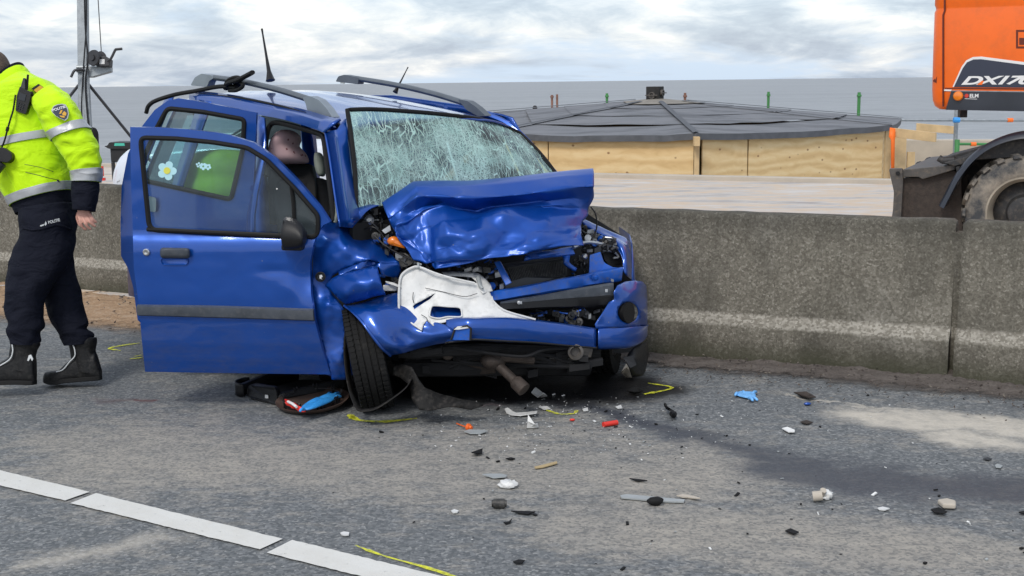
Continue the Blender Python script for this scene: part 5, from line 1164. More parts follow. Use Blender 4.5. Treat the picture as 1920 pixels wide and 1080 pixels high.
# hood: reared up, rolled over near the front edge, its face creased
H_ = [[(700, 386, 6.70), (722, 374, 6.76), (776, 362, 6.86), (830, 358, 6.95), (885, 356, 7.02), (940, 352, 7.08), (1000, 346, 7.14), (1060, 338, 7.20), (1100, 332, 7.22)],
      [(716, 380, 6.55), (745, 360, 6.56), (775, 340, 6.60), (828, 338, 6.66), (880, 338, 6.70), (940, 333, 6.74), (1000, 327, 6.78), (1060, 320, 6.83), (1112, 315, 6.88)],
      [(722, 396, 6.50), (750, 376, 6.50), (780, 350, 6.50), (832, 349, 6.545), (885, 347, 6.58), (945, 343, 6.62), (1004, 337, 6.67), (1062, 330, 6.72), (1114, 326, 6.78)],
      [(727, 407, 6.47), (752, 392, 6.47), (783, 368, 6.46), (836, 369, 6.47), (888, 371, 6.49), (946, 368, 6.55), (1005, 361, 6.59), (1064, 352, 6.65), (1116, 348, 6.72)],
      [(732, 419, 6.45), (756, 408, 6.46), (786, 386, 6.47), (838, 384, 6.51), (890, 390, 6.535), (946, 386, 6.575), (1005, 378, 6.60), (1065, 369, 6.66), (1118, 378, 6.73)],
      [(738, 431, 6.44), (760, 424, 6.45), (789, 403, 6.46), (834, 396, 6.46), (890, 400, 6.53), (940, 392, 6.50), (1003, 392, 6.575), (1062, 390, 6.64), (1110, 392, 6.72)],
      [(744, 442, 6.44), (768, 440, 6.44), (793, 424, 6.44), (834, 412, 6.39), (888, 414, 6.47), (944, 404, 6.41), (1004, 410, 6.50), (1060, 408, 6.60), (1101, 405, 6.70)],
      [(752, 450, 6.44), (776, 454, 6.43), (799, 446, 6.43), (840, 440, 6.37), (892, 440, 6.36), (946, 432, 6.40), (1005, 432, 6.43), (1056, 426, 6.56), (1094, 420, 6.66)],
      [(764, 464, 6.44), (786, 472, 6.42), (806, 472, 6.43), (845, 464, 6.41), (896, 461, 6.36), (948, 455, 6.41), (1004, 450, 6.39), (1054, 442, 6.50), (1090, 436, 6.60)],
      [(784, 484, 6.44), (798, 490, 6.42), (812, 489, 6.41), (850, 482, 6.36), (898, 478, 6.36), (948, 470, 6.36), (1003, 462, 6.37), (1052, 452, 6.45), (1087, 448, 6.56)],
      [(808, 499, 6.45), (812, 500, 6.43), (822, 500, 6.41), (856, 494, 6.38), (900, 488, 6.36), (948, 478, 6.37), (1001, 471, 6.38), (1050, 461, 6.45), (1085, 458, 6.56)]]
def lgrid(rows, n, m):                                         # straight facets between the traced folds
    def li(p, t): x = min(len(p) - 1 - 1e-6, t * (len(p) - 1)); i = int(x); return p[i].lerp(p[i + 1], x - i)
    rs = [[li(r, j / (m - 1)) for j in range(m)] for r in rows]
    return [list(c) for c in zip(*[[li([r[j] for r in rs], i / (n - 1)) for i in range(n)] for j in range(m)])]
for i_, dz_ in ((3, -.02), (4, .045), (5, .055), (6, .015), (8, -.015)):        # deepen the overhang below the rolled edge
    H_[i_] = [(x, y, z + (dz_ if j > 1 else dz_ * .3)) for j, (x, y, z) in enumerate(H_[i_])]
hA, hB = sgrid(PZ(H_), 91, 97), lgrid(PZ(H_), 91, 97); rows = [[a.lerp(b, .75) for a, b in zip(x, y)] for x, y in zip(hA, hB)]
def facets(n, seed, nx=1.0, ny=1.0):                             # dents with flat sides and straight creases between them
    rr = random.Random(seed); pts = [(x / 4, y / 3) for x in range(5) for y in range(4) if x in (0, 4) or y in (0, 3)] + [(rr.random(), rr.random()) for _ in range(n)]
    v2, e2, f2, *_ = geometry.delaunay_2d_cdt([Vector((x * nx, y * ny)) for x, y in pts], [], [], 0, 1e-5); h = [rr.uniform(-1, 1) for _ in v2]; T = []
    for f in f2:
        a, b, c = (v2[i] for i in f); T.append((a, b, c, h[f[0]], h[f[1]], h[f[2]], (b.y - c.y) * (a.x - c.x) + (c.x - b.x) * (a.y - c.y)))
    def d(s, t):
        x, y = s * nx, t * ny
        for a, b, c, ha, hb, hc, D_ in T:
            l0 = ((b.y - c.y) * (x - c.x) + (c.x - b.x) * (y - c.y)) / D_; l1 = ((c.y - a.y) * (x - c.x) + (a.x - c.x) * (y - c.y)) / D_
            if l0 > -1e-6 and l1 > -1e-6 and l0 + l1 < 1 + 1e-6: return l0 * ha + l1 * hb + (1 - l0 - l1) * hc
        return 0.0
    return d
def dent(rows, layers):
    n, m = len(rows), len(rows[0]); o = [r[:] for r in rows]
    for i in range(n):
        for j in range(m):
            a = rows[min(i + 1, n - 1)][j] - rows[max(i - 1, 0)][j]; b = rows[i][min(j + 1, m - 1)] - rows[i][max(j - 1, 0)]; nn = a.cross(b)
            if nn.length > 1e-9: o[i][j] = rows[i][j] + nn.normalized() * sum(am * d(j / (m - 1), i / (n - 1)) for am, d in layers)
    return o
hC = dent(rows, [(.034, facets(28, 5, 1, .6)), (.013, facets(90, 8, 1, .6)), (.005, facets(300, 3, 1, .6))])
rows = [[a.lerp(b, max(0, min(1, (i - 16) / 20)) * .95 + .05) for a, b in zip(x, y)] for i, (x, y) in enumerate(zip(rows, hC))]
g = Geo(); g.grid(rows); hood = cb_('hood', g, 'crushed', solid=.005, angle=180); hood['label'] = 'buckled hood folded up against the windscreen'
# strip of scuttle by the base of the screen
g = Geo(); g.grid([spl([P(668, 390, 6.46), P(690, 384, 6.50), P(718, 376, 6.60), P(776, 352, 6.85)], 12), spl([P(674, 412, 6.44), P(690, 394, 6.46), P(716, 383, 6.56), P(776, 362, 6.80)], 12)]); cb_('scuttle', g, 'paint', solid=.004)
# chipped paint spots on the hood
for (x, y, r, z) in ((813, 466, 4, 6.36), (836, 466, 4.5, 6.36), (866, 482, 2.5, 6.34), (1005, 402, 2, 6.45), (942, 330, 1.2, 6.7)):
    pass

# bumper: near corner swept under the wheel arch, long bar, far corner with fog grille
Bl = [[(646, 573, 6.40), (678, 568, 6.38), (715, 556, 6.42), (752, 549, 6.42), (800, 560, 6.40)],
      [(662, 586, 6.30), (696, 582, 6.27), (735, 580, 6.31), (775, 590, 6.33), (822, 602, 6.30)],
      [(680, 605, 6.24), (708, 604, 6.23), (748, 606, 6.29), (792, 614, 6.30), (838, 610, 6.26)],
      [(697, 629, 6.22), (722, 630, 6.22), (760, 632, 6.30), (806, 628, 6.27), (848, 620, 6.24)],
      [(716, 653, 6.24), (738, 649, 6.23), (770, 646, 6.30), (815, 637, 6.28), (852, 630, 6.25)],
      [(732, 667, 6.30), (754, 663, 6.29), (778, 656, 6.34), (818, 646, 6.32), (856, 640, 6.30)]]
rows = crumple(sgrid(PZ(Bl), 36, 36), .005, 7, 11); gb = Geo(); gb.grid(rows)
# rolled lip of the arch
lip = [P(646, 573, 6.395), P(662, 586, 6.295), P(680, 605, 6.235), P(697, 629, 6.215), P(716, 653, 6.235), P(732, 667, 6.295)]
gb.tube(spl(lip, 30), .007, 6)
bar = [(836, 598, 608, 622, 634, 644, 6.27), (866, 595, 602, 617, 631, 641, 6.24), (890, 595, 601, 616, 630, 638, 6.235), (950, 595, 601, 617, 632, 641, 6.27), (1007, 600, 606, 622, 637, 644, 6.34), (1060, 607, 613, 627, 642, 649, 6.43), (1118, 615, 621, 634, 647, 654, 6.56)]
cols = []
for x, y0, y1, y2, y3, y4, z in bar: cols.append([P(x, y0 - 1, z + .10), P(x, y0, z + .03), P(x, y1, z), P(x, y2, z - .008), P(x, y3, z + .006), P(x, y4, z + .02), P(x, y4 + 1, z + .10)])
rows = crumple(sgrid(cols, 60, 26), .003, 6, 5); gb.grid(rows)
cr_ = [(1122, 616, 622, 636, 648, 655, 6.565), (1150, 614, 620, 634, 648, 654, 6.62), (1180, 613, 618, 632, 645, 652, 6.70), (1203, 612, 617, 627, 636, 642, 6.82), (1214, 611, 615, 621, 627, 630, 6.98), (1212, 610, 614, 619, 624, 626, 7.15)]
cols = [[P(x, y0 - .5, z + .06), P(x, y0, z + .012), P(x, y1, z - .004), P(x, y2, z - .010), P(x, y3, z), P(x, y4, z + .03), P(x, y4, z + .12)] for x, y0, y1, y2, y3, y4, z in cr_]
gb.grid(sgrid(cols, 36, 26))
hole = [(1178 + 19.5 * math.cos(a), 586 + 20 * math.sin(a)) for a in [2 * PI * i / 32 for i in range(32)]]
up_ = [(1152, 562), (1151, 548), (1158, 535), (1172, 528), (1190, 526), (1205, 528), (1212, 536), (1214, 560), (1214, 612), (1185, 613), (1150, 614), (1118, 616), (1116, 608), (1128, 590), (1137, 575), (1142, 566)]
uz = rbf([(1151, 548, 6.63), (1172, 527, 6.75), (1190, 526, 6.80), (1165, 540, 6.66), (1205, 530, 6.88), (1214, 545, 7.02), (1214, 612, 7.0), (1200, 545, 6.80), (1180, 560, 6.69), (1204, 580, 6.82), (1180, 612, 6.70), (1150, 614, 6.62), (1118, 615, 6.57), (1150, 585, 6.62), (1128, 590, 6.585), (1116, 608, 6.57), (1142, 566, 6.64)])
gu = sheet(up_, uz, [hole], 5); gb.add(gu.v, gu.f)
bmp = cb_('front_bumper', gb, 'paint', solid=.005, angle=60)
bmp['label'] = 'front bumper twisted down at the near end'
cf = P(1178, 586, 6.69); fx = (P(1190, 586, uz(1190, 586)) - P(1166, 586, uz(1166, 586))).normalized(); fn = fx.cross(UPV).normalized()
if fn.dot(FWD) < 0: fn = -fn
fy = fn.cross(fx)
g = Geo(); R_f = 20.3 * 6.69 / FPX
g.lathe(cf, fn, [(-.004, R_f), (-.004, R_f * .93), (.035, R_f * .9), (.05, .001)], 32); fg = cb_('fog_grille', g, 'black', bmp)
g = Geo()
for k in range(-5, 6):
    h = k * R_f / 6.2; wdt = math.sqrt(max(0, (R_f * .9) ** 2 - h * h)); g.box(cf + fy * h + fn * .012, wdt * 2, .0045, .02, (fx, fy, fn))
cb_('grille_slat', g, 'dark', fg, smooth=False)
# bracket opening in the bar with its white cap
g = Geo(); q = rpath([P(846, 637, 6.222), P(853, 616, 6.214), P(876, 612, 6.206), P(882, 616, 6.206), (P(882, 638, 6.212))], .008, 3); g.plate(q, FWD * .008); bo = cb_('towing_recess', g, 'inner_paint', bmp, smooth=False)
g = Geo(); g.tube([P(846, 637, 6.22), P(853, 616, 6.21), P(876, 611, 6.203), P(883, 616, 6.203), P(882, 638, 6.21)], .006, 6); g.plate([P(846, 638, 6.218), P(831, 648, 6.24), P(836, 642, 6.23)], FWD * .004); cb_('recess_rim', g, 'black', bo)
g = Geo(); g.plate([P(851, 618, 6.203), P(858, 612, 6.202), P(879, 611, 6.20), P(880, 615, 6.20), P(860, 618, 6.201)], FWD * .004); cb_('recess_cap', g, 'white', bo, smooth=False)
g = Geo(); g.tube(spl([P(x, y4 - 1.5, z - .006) for x, y0, y1, y2, y3, y4, z in bar], 30), .005, 6); cb_('bumper_lower_edge', g, 'black', bmp)

# broken white headlamp carrier
w_out = [(752, 516), (760, 507), (775, 501), (785, 499), (794, 504), (815, 512), (840, 520), (868, 524), (894, 531), (908, 540), (919, 549), (922, 556), (926, 566), (934, 574), (946, 582), (962, 588), (985, 594), (1004, 599), (960, 597), (920, 595), (890, 596), (868, 598), (845, 602), (826, 606), (812, 611), (805, 604), (800, 601), (794, 608), (791, 619), (780, 612), (770, 604), (762, 599), (754, 592), (748, 580), (748, 560), (748, 540)]
h1 = [(774, 574), (778, 570), (790, 564), (804, 556), (817, 549), (806, 561), (796, 567), (784, 575), (777, 580)]
h2 = [(805, 592), (808, 578), (814, 573), (840, 575), (862, 577), (866, 588), (863, 594), (840, 594), (822, 597)]
zw = rbf([(752, 516, 6.40), (785, 499, 6.40), (840, 520, 6.36), (894, 531, 6.38), (922, 556, 6.38), (934, 574, 6.36), (1004, 599, 6.36), (750, 545, 6.36), (752, 590, 6.34), (790, 618, 6.28), (770, 560, 6.36), (800, 535, 6.39), (850, 545, 6.37), (800, 600, 6.30), (850, 602, 6.28), (880, 570, 6.35), (900, 560, 6.36), (920, 590, 6.31)])
g = sheet(w_out, zw, [h1, h2], 5, amp=.004, scale=11, seed=6); wl_ = cb_('headlamp_carrier', g, 'white', solid=.004, angle=70); wl_['label'] = 'broken white plastic headlamp carrier'
g = sheet([(760, 545), (870, 545), (880, 600), (860, 606), (800, 600), (764, 596)], (lambda x, y: zw(x, y) + .012 + .10 * max(0, (600 - y) / 55)), step=6, amp=.01, scale=14); cb_('inner_panel', g, 'paint', solid=.003)
g = Geo(); g.tube(spl([P(748, 585, 6.33), P(748, 545, 6.35), P(753, 516, 6.39), P(775, 501, 6.39), P(790, 502, 6.385), P(815, 512, 6.36), P(845, 521, 6.345), P(890, 531, 6.36)], 40), .006, 6); g.tube(spl([P(922, 556, 6.375), P(926, 566, 6.37), P(946, 582, 6.35), P(985, 594, 6.35), P(1004, 599, 6.355)], 20), .005, 6); g.tube(spl([P(x, y, zw(x, y) - .004) for x, y in h2 + h2[:2]], 44), .004, 6)
g.tube(spl([P(748, 585, 6.33), P(762, 599, 6.32), P(791, 619, 6.275)], 10), .005, 6); cb_('carrier_rim', g, 'white', wl_)
g = Geo(); g.tube(spl([P(775, 548, 6.353), P(774, 560, 6.352), P(776, 568, 6.35)], 6), .002, 5); g.tube(spl([P(797, 540, 6.37), P(830, 547, 6.36), P(870, 556, 6.345), P(895, 550, 6.35)], 12), .0018, 5); g.tube([P(803, 606, 6.28), P(800, 596, 6.29), P(790, 590, 6.30)], .002, 5); cb_('carrier_crack', g, 'dark', wl_)
w2 = [(828, 510), (852, 508), (886, 511), (898, 513), (912, 524), (920, 534), (924, 545), (905, 550), (897, 540), (893, 527), (884, 519), (858, 517), (834, 517)]
g = sheet(w2, rbf([(828, 510, 6.52), (886, 511, 6.48), (912, 524, 6.46), (924, 545, 6.40), (897, 540, 6.38), (884, 519, 6.44), (834, 517, 6.48), (905, 532, 6.42)]), step=4, amp=.004, scale=20); cb_('upper_carrier_piece', g, 'white', solid=.004, angle=70)
g = Geo(); g.tube([P(896, 520, 6.44), P(900, 536, 6.37), P(905, 541, 6.36)], [.012, .009, .007], 8); cb_('carrier_clip', g, 'greyplastic'); g = Geo(); g.tube([P(785, 503, 6.38), P(784, 494, 6.40), P(790, 497, 6.4)], .007, 6); cb_('carrier_clip', g, 'greyplastic')
g = Geo(); g.plate([P(722, 527, 6.42), P(738, 530, 6.40), P(752, 536, 6.36), (P(752, 541, 6.36)), P(738, 536, 6.40), P(724, 531, 6.42)], FWD * .02); g.box(P(732, 540, 6.46), .07, .05, .03, (RGT, FWD, UPV)); cb_('lamp_stub', g, 'white', bevel=.003, smooth=False)

# blue cross members, black beam, radiator
def bar_(name, a, b, c, d, z0, z1, dep, mat, **k):              # a,b,c,d: corners clockwise from top left
    n = 16; top = [P(a[0] + (b[0] - a[0]) * i / n, a[1] + (b[1] - a[1]) * i / n, z0 + (z1 - z0) * i / n) for i in range(n + 1)]
    bot = [P(d[0] + (c[0] - d[0]) * i / n, d[1] + (c[1] - d[1]) * i / n, z0 + (z1 - z0) * i / n) for i in range(n + 1)]
    jit = lambda p, s: p + noise.noise_vector(p * 7 + Vector((s, 0, 0))) * .006
    g = Geo(); g.loft([[jit(t, 0), jit(t.lerp(q, .12) - FWD * .012, 1), jit(t.lerp(q, .85) - FWD * .012, 2), jit(q, 3), q + FWD * dep, t + FWD * dep] for t, q in zip(top, bot)]); return cb_(name, g, mat, **k)
bar_('cross_member', (918, 548), (1168, 500), (1166, 527), (926, 566), 6.44, 6.78, .06, 'inner_paint')
bar_('bumper_beam', (938, 566), (1150, 530), (1150, 566), (940, 578), 6.42, 6.68, .05, 'trim')
bar_('beam_lower', (936, 569), (1150, 552), (1142, 574), (944, 582), 6.41, 6.67, .03, 'black')
g = Geo(); g.box(P(1137, 545, 6.65), .014, .008, .016, (RGT, FWD, UPV)); g.box(P(975, 567.5, 6.42), .02, .008, .014, (RGT, FWD, UPV)); g.lathe(P(973, 567.5, 6.40), -FWD, [(0, .009), (.004, .009), (.006, .001)], 12); cb_('beam_bolt', g, 'alu')
bar_('slam_panel', (985, 476), (1072, 462), (1078, 478), (1000, 486), 6.52, 6.74, .05, 'inner_paint')
g = Geo(); g.grid([spl([P(985, 480, 6.52), P(1030, 471, 6.60), P(1066, 476, 6.70), P(1068, 492, 6.71), P(1082, 503, 6.73)], 20), spl([P(985, 487, 6.51), P(1030, 479, 6.59), P(1056, 482, 6.69), P(1060, 496, 6.70), P(1080, 508, 6.72)], 20)]); cb_('slam_panel_corner', g, 'inner_paint', solid=.02)
g = Geo(); g.plate([P(926, 491, 6.50), P(938, 489, 6.50), P(960, 530, 6.46), P(948, 536, 6.46)], FWD * .03); cb_('upright_bracket', g, 'inner_paint', bevel=.005, smooth=False)
g = Geo(); g.plate([P(1106, 478, 6.80), P(1126, 472, 6.83), P(1132, 490, 6.83), P(1142, 500, 6.84), P(1160, 502, 6.84), P(1164, 508, 6.82), P(1104, 514, 6.77)], FWD * .02); cb_('lamp_bracket', g, 'inner_paint', bevel=.004, smooth=False)
# headlamp cavity, wing remains on the far side
g = Geo(); q = [P(1128, 468, 6.9), P(1150, 466, 6.93), P(1164, 480, 6.95), P(1166, 496, 6.95), P(1144, 499, 6.92), P(1134, 488, 6.9)]; g.plate(q, FWD * .1); cb_('headlamp_cavity', g, 'void', smooth=False)
g = Geo(); g.tube(spl([P(1130, 470, 6.88), P(1150, 472, 6.9), P(1160, 482, 6.9), P(1150, 484, 6.89)], 10), .006, 6); g.tube(spl([P(1075, 464, 6.72), P(1100, 454, 6.8), P(1130, 458, 6.86), P(1150, 462, 6.9)], 12), .010, 6); g.tube([P(1148, 462, 6.88), P(1160, 466, 6.9)], .008, 6); g.lathe(P(1096, 481, 6.74), -FWD, [(0, .016), (.02, .016), (.03, .008)], 10); cb_('headlamp_wiring', g, 'alu')
fw = [[(1096, 411, 7.02), (1120, 423, 7.02), (1150, 436, 7.03), (1172, 446, 7.05), (1184, 456, 7.12)], [(1092, 420, 6.98), (1112, 430, 6.97), (1144, 444, 6.97), (1166, 453, 6.97), (1180, 462, 7.02)], [(1120, 440, 6.97), (1135, 446, 6.96), (1152, 455, 6.93), (1168, 464, 6.90), (1183, 474, 7.0)], [(1160, 468, 6.92), (1163, 472, 6.90), (1166, 478, 6.88), (1174, 484, 6.88), (1184, 494, 7.02)], [(1164, 498, 6.86), (1166, 502, 6.85), (1169, 510, 6.84), (1176, 518, 6.86), (1184, 525, 7.0)]]
rows = crumple(sgrid(PZ(fw), 30, 30), .010, 8, 21); g = Geo(); g.grid(rows[:12]); g.grid([r[14:] for r in rows[11:]]); cb_('far_wing', g, 'paint', solid=.004, angle=180)
g = Geo(); g.grid([[P(1184, 456, 7.12), P(1180, 440, 7.5), P(1160, 425, 7.8)], [P(1184, 525, 7.0), P(1190, 520, 7.5), P(1170, 510, 7.8)], [P(1212, 560, 7.15), P(1205, 560, 7.5), P(1180, 560, 7.8)]]); cb_('far_wing_side', g, 'paint', solid=.004)
# radiator and fans
rad = Geo(); rad.plate([P(950, 502, 6.62), P(1062, 486, 6.80), P(1064, 516, 6.80), P(962, 534, 6.62)], FWD * .04); ra = cb_('radiator', rad, 'black', smooth=False)
g = Geo()
for k in range(36):
    f = k / 35; a = P(953 + 108 * f, 504 - 15.5 * f, 6.612 + .175 * f); b = P(962 + 100 * f, 528 - 14 * f, 6.612 + .175 * f); g.tube([a, b], .0022, 4)
cb_('radiator_fin', g, 'engine', ra)
g = Geo(); g.plate([P(945, 531, 6.56), P(985, 520, 6.62), P(1020, 518, 6.66), P(1040, 522, 6.7), P(1060, 518, 6.74), P(1062, 530, 6.74), P(950, 548, 6.56)], FWD * .02); cb_('radiator_cowl', g, 'dark', smooth=False)
g = Geo(); g.plate([P(925, 497, 6.60), P(1062, 478, 6.82), P(1064, 486, 6.82), P(950, 502, 6.60)], FWD * .05); cb_('radiator_top_tank', g, 'dark', bevel=.006, smooth=False)
# dark bay behind everything
g = Geo()
g.plate([P(672, 392, 6.86), P(780, 360, 7.1), P(1100, 400, 7.35), P(1180, 450, 7.4), P(1190, 660, 7.3), P(740, 690, 6.75), P(690, 560, 6.72), P(672, 440, 6.74)], FWD * .05)
cb_('bulkhead', g, 'void', smooth=False)
g = Geo(); random.seed(12)
regs = [((676, 392), (706, 386), (742, 446), (688, 436), 6.52, 6.70, 46), ((690, 436), (745, 446), (808, 500), (752, 510), 6.48, 6.66, 70), ((826, 498), (945, 486), (950, 540), (905, 545), 6.50, 6.66, 70), ((940, 590), (1140, 575), (1120, 610), (960, 600), 6.56, 6.74, 50), ((1086, 425), (1150, 450), (1160, 470), (1086, 470), 6.84, 7.0, 70), ((1070, 490), (1100, 480), (1104, 515), (1070, 520), 6.8, 6.9, 16), ((950, 535), (1150, 515), (1150, 530), (950, 555), 6.62, 6.85, 24), ((690, 515), (750, 515), (750, 545), (720, 550), 6.44, 6.55, 14)]
em = [M['engine'], M['black'], M['alu'], M['dark'], M['inner_paint']]
for a, b, c, d, z0, z1, n in regs:
    gall = Geo()
    for k in range(n):
        u, v = random.random(), random.random(); g = Geo() if k < 12 else gall; nm = 'engine_hose'
        def pt(u, v, dz=0.0): x = (a[0] * (1 - u) + b[0] * u) * (1 - v) + (d[0] * (1 - u) + c[0] * u) * v; y = (a[1] * (1 - u) + b[1] * u) * (1 - v) + (d[1] * (1 - u) + c[1] * u) * v; return P(x, y, z0 + (z1 - z0) * random.random() + dz)
        t = random.random(); mi = random.choice((0, 0, 1, 1, 1, 3, 3, 2, 4)) if t > .1 else 2; p = pt(u, v)
        if t < .45: nm = 'engine_bracket'; g.box(p, random.uniform(.01, .045), random.uniform(.01, .04), random.uniform(.008, .035), (Vector((1, random.uniform(-.6, .6), random.uniform(-.5, .5))).normalized(), Vector((0, 1, 0)), EW), mi)
        elif t < .85: q = pt(min(1, u + random.uniform(-.3, .3)), min(1, max(0, v + random.uniform(-.3, .3)))); m_ = (p + q) / 2 + Vector((random.uniform(-.02, .02), -.01, random.uniform(-.02, .02))); g.tube(spl([p, m_, q], 7), random.uniform(.003, .009), 6, mi)
        else: nm = 'engine_cap'; g.lathe(p, Vector((random.uniform(-.5, .5), -1, random.uniform(-.3, .6))), [(0, .02), (.012, .02), (.014, .010), (.022, .008)], 12, mi)
        if k < 12: mi_ = g.m[0]; g.m = [0] * len(g.m); cb_(nm, g, em[mi_], angle=35)
    if gall.v: cb_('engine_clutter', gall, em, angle=35)['kind'] = 'stuff'
g = Geo(); g.ball(P(738, 452, 6.47), .030, (1.1, .7, .8), 10); g.tube([P(742, 454, 6.47), P(760, 463, 6.46)], [.022, .010], 8); cb_('indicator_lens', g, 'amber')
g = Geo(); rr_ = [P(764 + 17 * math.cos(a), 488 + 11 * math.sin(a) - 6 * math.cos(a), 6.50) for a in [2 * PI * i / 20 for i in range(20)]]
g.loft([rr_, [P(770 + 10 * math.cos(a), 484 + 6 * math.sin(a), 6.60) for a in [2 * PI * i / 20 for i in range(20)]]]); cb_('headlamp_bowl', g, 'engine', angle=60)
for pts in ([(700, 440, 6.46), (722, 460, 6.44), (745, 474, 6.44), (770, 486, 6.44)], [(684, 430, 6.52), (700, 426, 6.5), (716, 440, 6.5), (735, 470, 6.5)], [(1108, 388, 6.9), (1117, 402, 6.9), (1119, 425, 6.9), (1113, 444, 6.9)], [(770, 478, 6.45), (790, 486, 6.43), (806, 506, 6.44)]): g = Geo(); g.tube(spl([P(*q) for q in pts], 16), .0042, 6); cb_('loose_wire', g, 'black')
g = Geo(); g.lathe(P(693, 413, 6.56), -FWD, [(0, .022), (.02, .026), (.03, .014), (.01, .012)], 14); g.plate([P(716, 432, 6.50), P(731, 422, 6.5), P(733, 432, 6.5), P(722, 438, 6.5)], FWD * .02); g.lathe(P(1102, 446, 6.85), -FWD, [(0, .018), (.02, .018)], 10); cb_('strut_top', g, 'alu')

# --- wheels
def wheel(c, axis, R_=.272, Wd=.165, rimr=.175):
    ax = axis.normalized(); g = Geo()
    prof = [(-Wd * .42, rimr), (-Wd * .50, rimr + .03), (-Wd * .52, R_ - .045), (-Wd * .46, R_ - .012)]
    for k in range(5):
        x = -Wd * .40 + Wd * .80 * k / 4
        prof += [(x - Wd * .075, R_), (x + Wd * .075, R_)]
        if k < 4: prof += [(x + Wd * .085, R_ - .008), (x + Wd * .115, R_ - .008)]
    prof += [(Wd * .46, R_ - .012), (Wd * .52, R_ - .045), (Wd * .5, rimr + .03), (Wd * .42, rimr)]
    g.lathe(c, ax, prof, 72, cap=False); x_ = ax.orthogonal().normalized(); y_ = ax.cross(x_)
    
    for k in range(60):                                         # shoulder blocks
        a = 2 * PI * k / 60
        for s in (-1, 1):
            rd = x_ * math.cos(a) + y_ * math.sin(a); tg = ax.cross(rd); g.box(c + ax * (s * Wd * .40) + rd * (R_ - .001), Wd * .17, .016, .008, (ax, (tg + ax * .25 * s).normalized(), rd))
            g.box(c + ax * (s * Wd * .19) + rd * (R_ - .001), Wd * .12, .012, .006, (ax, (tg - ax * .5 * s).normalized(), rd))
    w = cb_('wheel', g, 'tyre', angle=30)
    g = Geo(); g.lathe(c, ax, [(-Wd * .44, rimr), (-Wd * .40, rimr - .008), (-Wd * .2, rimr - .03), (-Wd * .12, .12), (-Wd * .22, .07), (-Wd * .22, .001)], 32); g.lathe(c, ax, [(Wd * .44, rimr), (Wd * .2, rimr - .03), (Wd * .1, .001)], 32); cb_('rim', g, 'rim', w)
    return w
cl_ = Gd(704, 766) - RGT * .03; axl = (Vector((1, 0, 0)) * .97 + Vector((0, 1, 0)) * .13 + EW * .17).normalized()
cl_.z = .272; wl1 = wheel(cl_, axl)
cr2 = Gd(1132, 712); cr2 = cr2 + Vector((0, .2, .272)); wheel(cr2, (Vector((1, 0, 0)) * .97 - Vector((0, 1, 0)) * .22 + EW * .05).normalized())
wheel(W(.10, 2.93, .272), EU); wheel(W(1.50, 2.93, .272), EU)

# --- underside
g = Geo()
g.plate([W(.34, .85, .34), W(1.35, .45, .34), W(1.40, 1.2, .34), W(.25, 1.2, .34)], EW * .12)
g.tube([P(770, 660, 6.42), P(900, 655, 6.4), P(1040, 660, 6.6), P(1120, 662, 6.7)], .03, 8); g.tube([P(760, 690, 6.6), P(860, 690, 6.55), P(1000, 688, 6.65), P(1100, 690, 6.85)], .045, 8)
g.tube(spl([P(850, 652, 6.34), P(930, 664, 6.34), P(985, 668, 6.36), P(1020, 656, 6.42), P(1070, 652, 6.5)], 20), .008, 6); g.tube(spl([P(836, 656, 6.4), P(900, 660, 6.4), P(975, 650, 6.45)], 12), .006, 6)
g.tube([P(748, 664, 6.42), P(780, 666, 6.42), P(830, 656, 6.38)], .02, 8)
for k in range(46):
    g.box(P(random.uniform(745, 1120), random.uniform(655, 700), random.uniform(6.5, 6.9)), random.uniform(.03, .12), .06, random.uniform(.02, .07), (Vector((1, random.uniform(-.5, .5), random.uniform(-.3, .3))).normalized(), Vector((0, 1, 0)), EW))
for k in range(12): g.tube(spl([P(random.uniform(750, 950), random.uniform(655, 690), 6.5), P(random.uniform(850, 1000), random.uniform(660, 700), 6.5), P(random.uniform(950, 1110), random.uniform(655, 690), 6.55)], 10), random.uniform(.006, .012), 6)
cb_('subframe', g, 'void', smooth=False)
g = Geo(); g.plate([P(860, 672, 6.5), P(925, 668, 6.5), P(930, 700, 6.55), P(870, 706, 6.55)], FWD * .25); g.lathe(P(840, 664, 6.45), -FWD, [(0, .03), (.03, .03), (.04, .018)], 14); cb_('gearbox', g, 'rust', bevel=.02)
g = Geo(); pa, pb = P(925, 676, 6.42), P(984, 732, 6.33); g.tube([pa, pa.lerp(pb, .5), pa.lerp(pb, .68)], .024, 12); g.tube([pa.lerp(pb, .66), pa.lerp(pb, .72), pa.lerp(pb, .98), pb], [.026, .036, .037, .03], 14); g.ball(pa, .055, (1.2, 1, .8), 10); g.tube(spl([pa + RGT * .02, P(950, 672, 6.4), P(1000, 676, 6.45)], 8), .02, 8); cb_('drive_shaft', g, 'rust')
g = Geo(); g.lathe(P(1079, 660, 6.50), -FWD, [(0, .036), (.02, .040), (.025, .028), (-.0, .020), (-.02, .001)], 20); g.plate([P(1088, 652, 6.51), P(1112, 654, 6.55), P(1108, 670, 6.56), P(1086, 670, 6.52)], FWD * .02); cb_('tow_eye', g, 'blade')
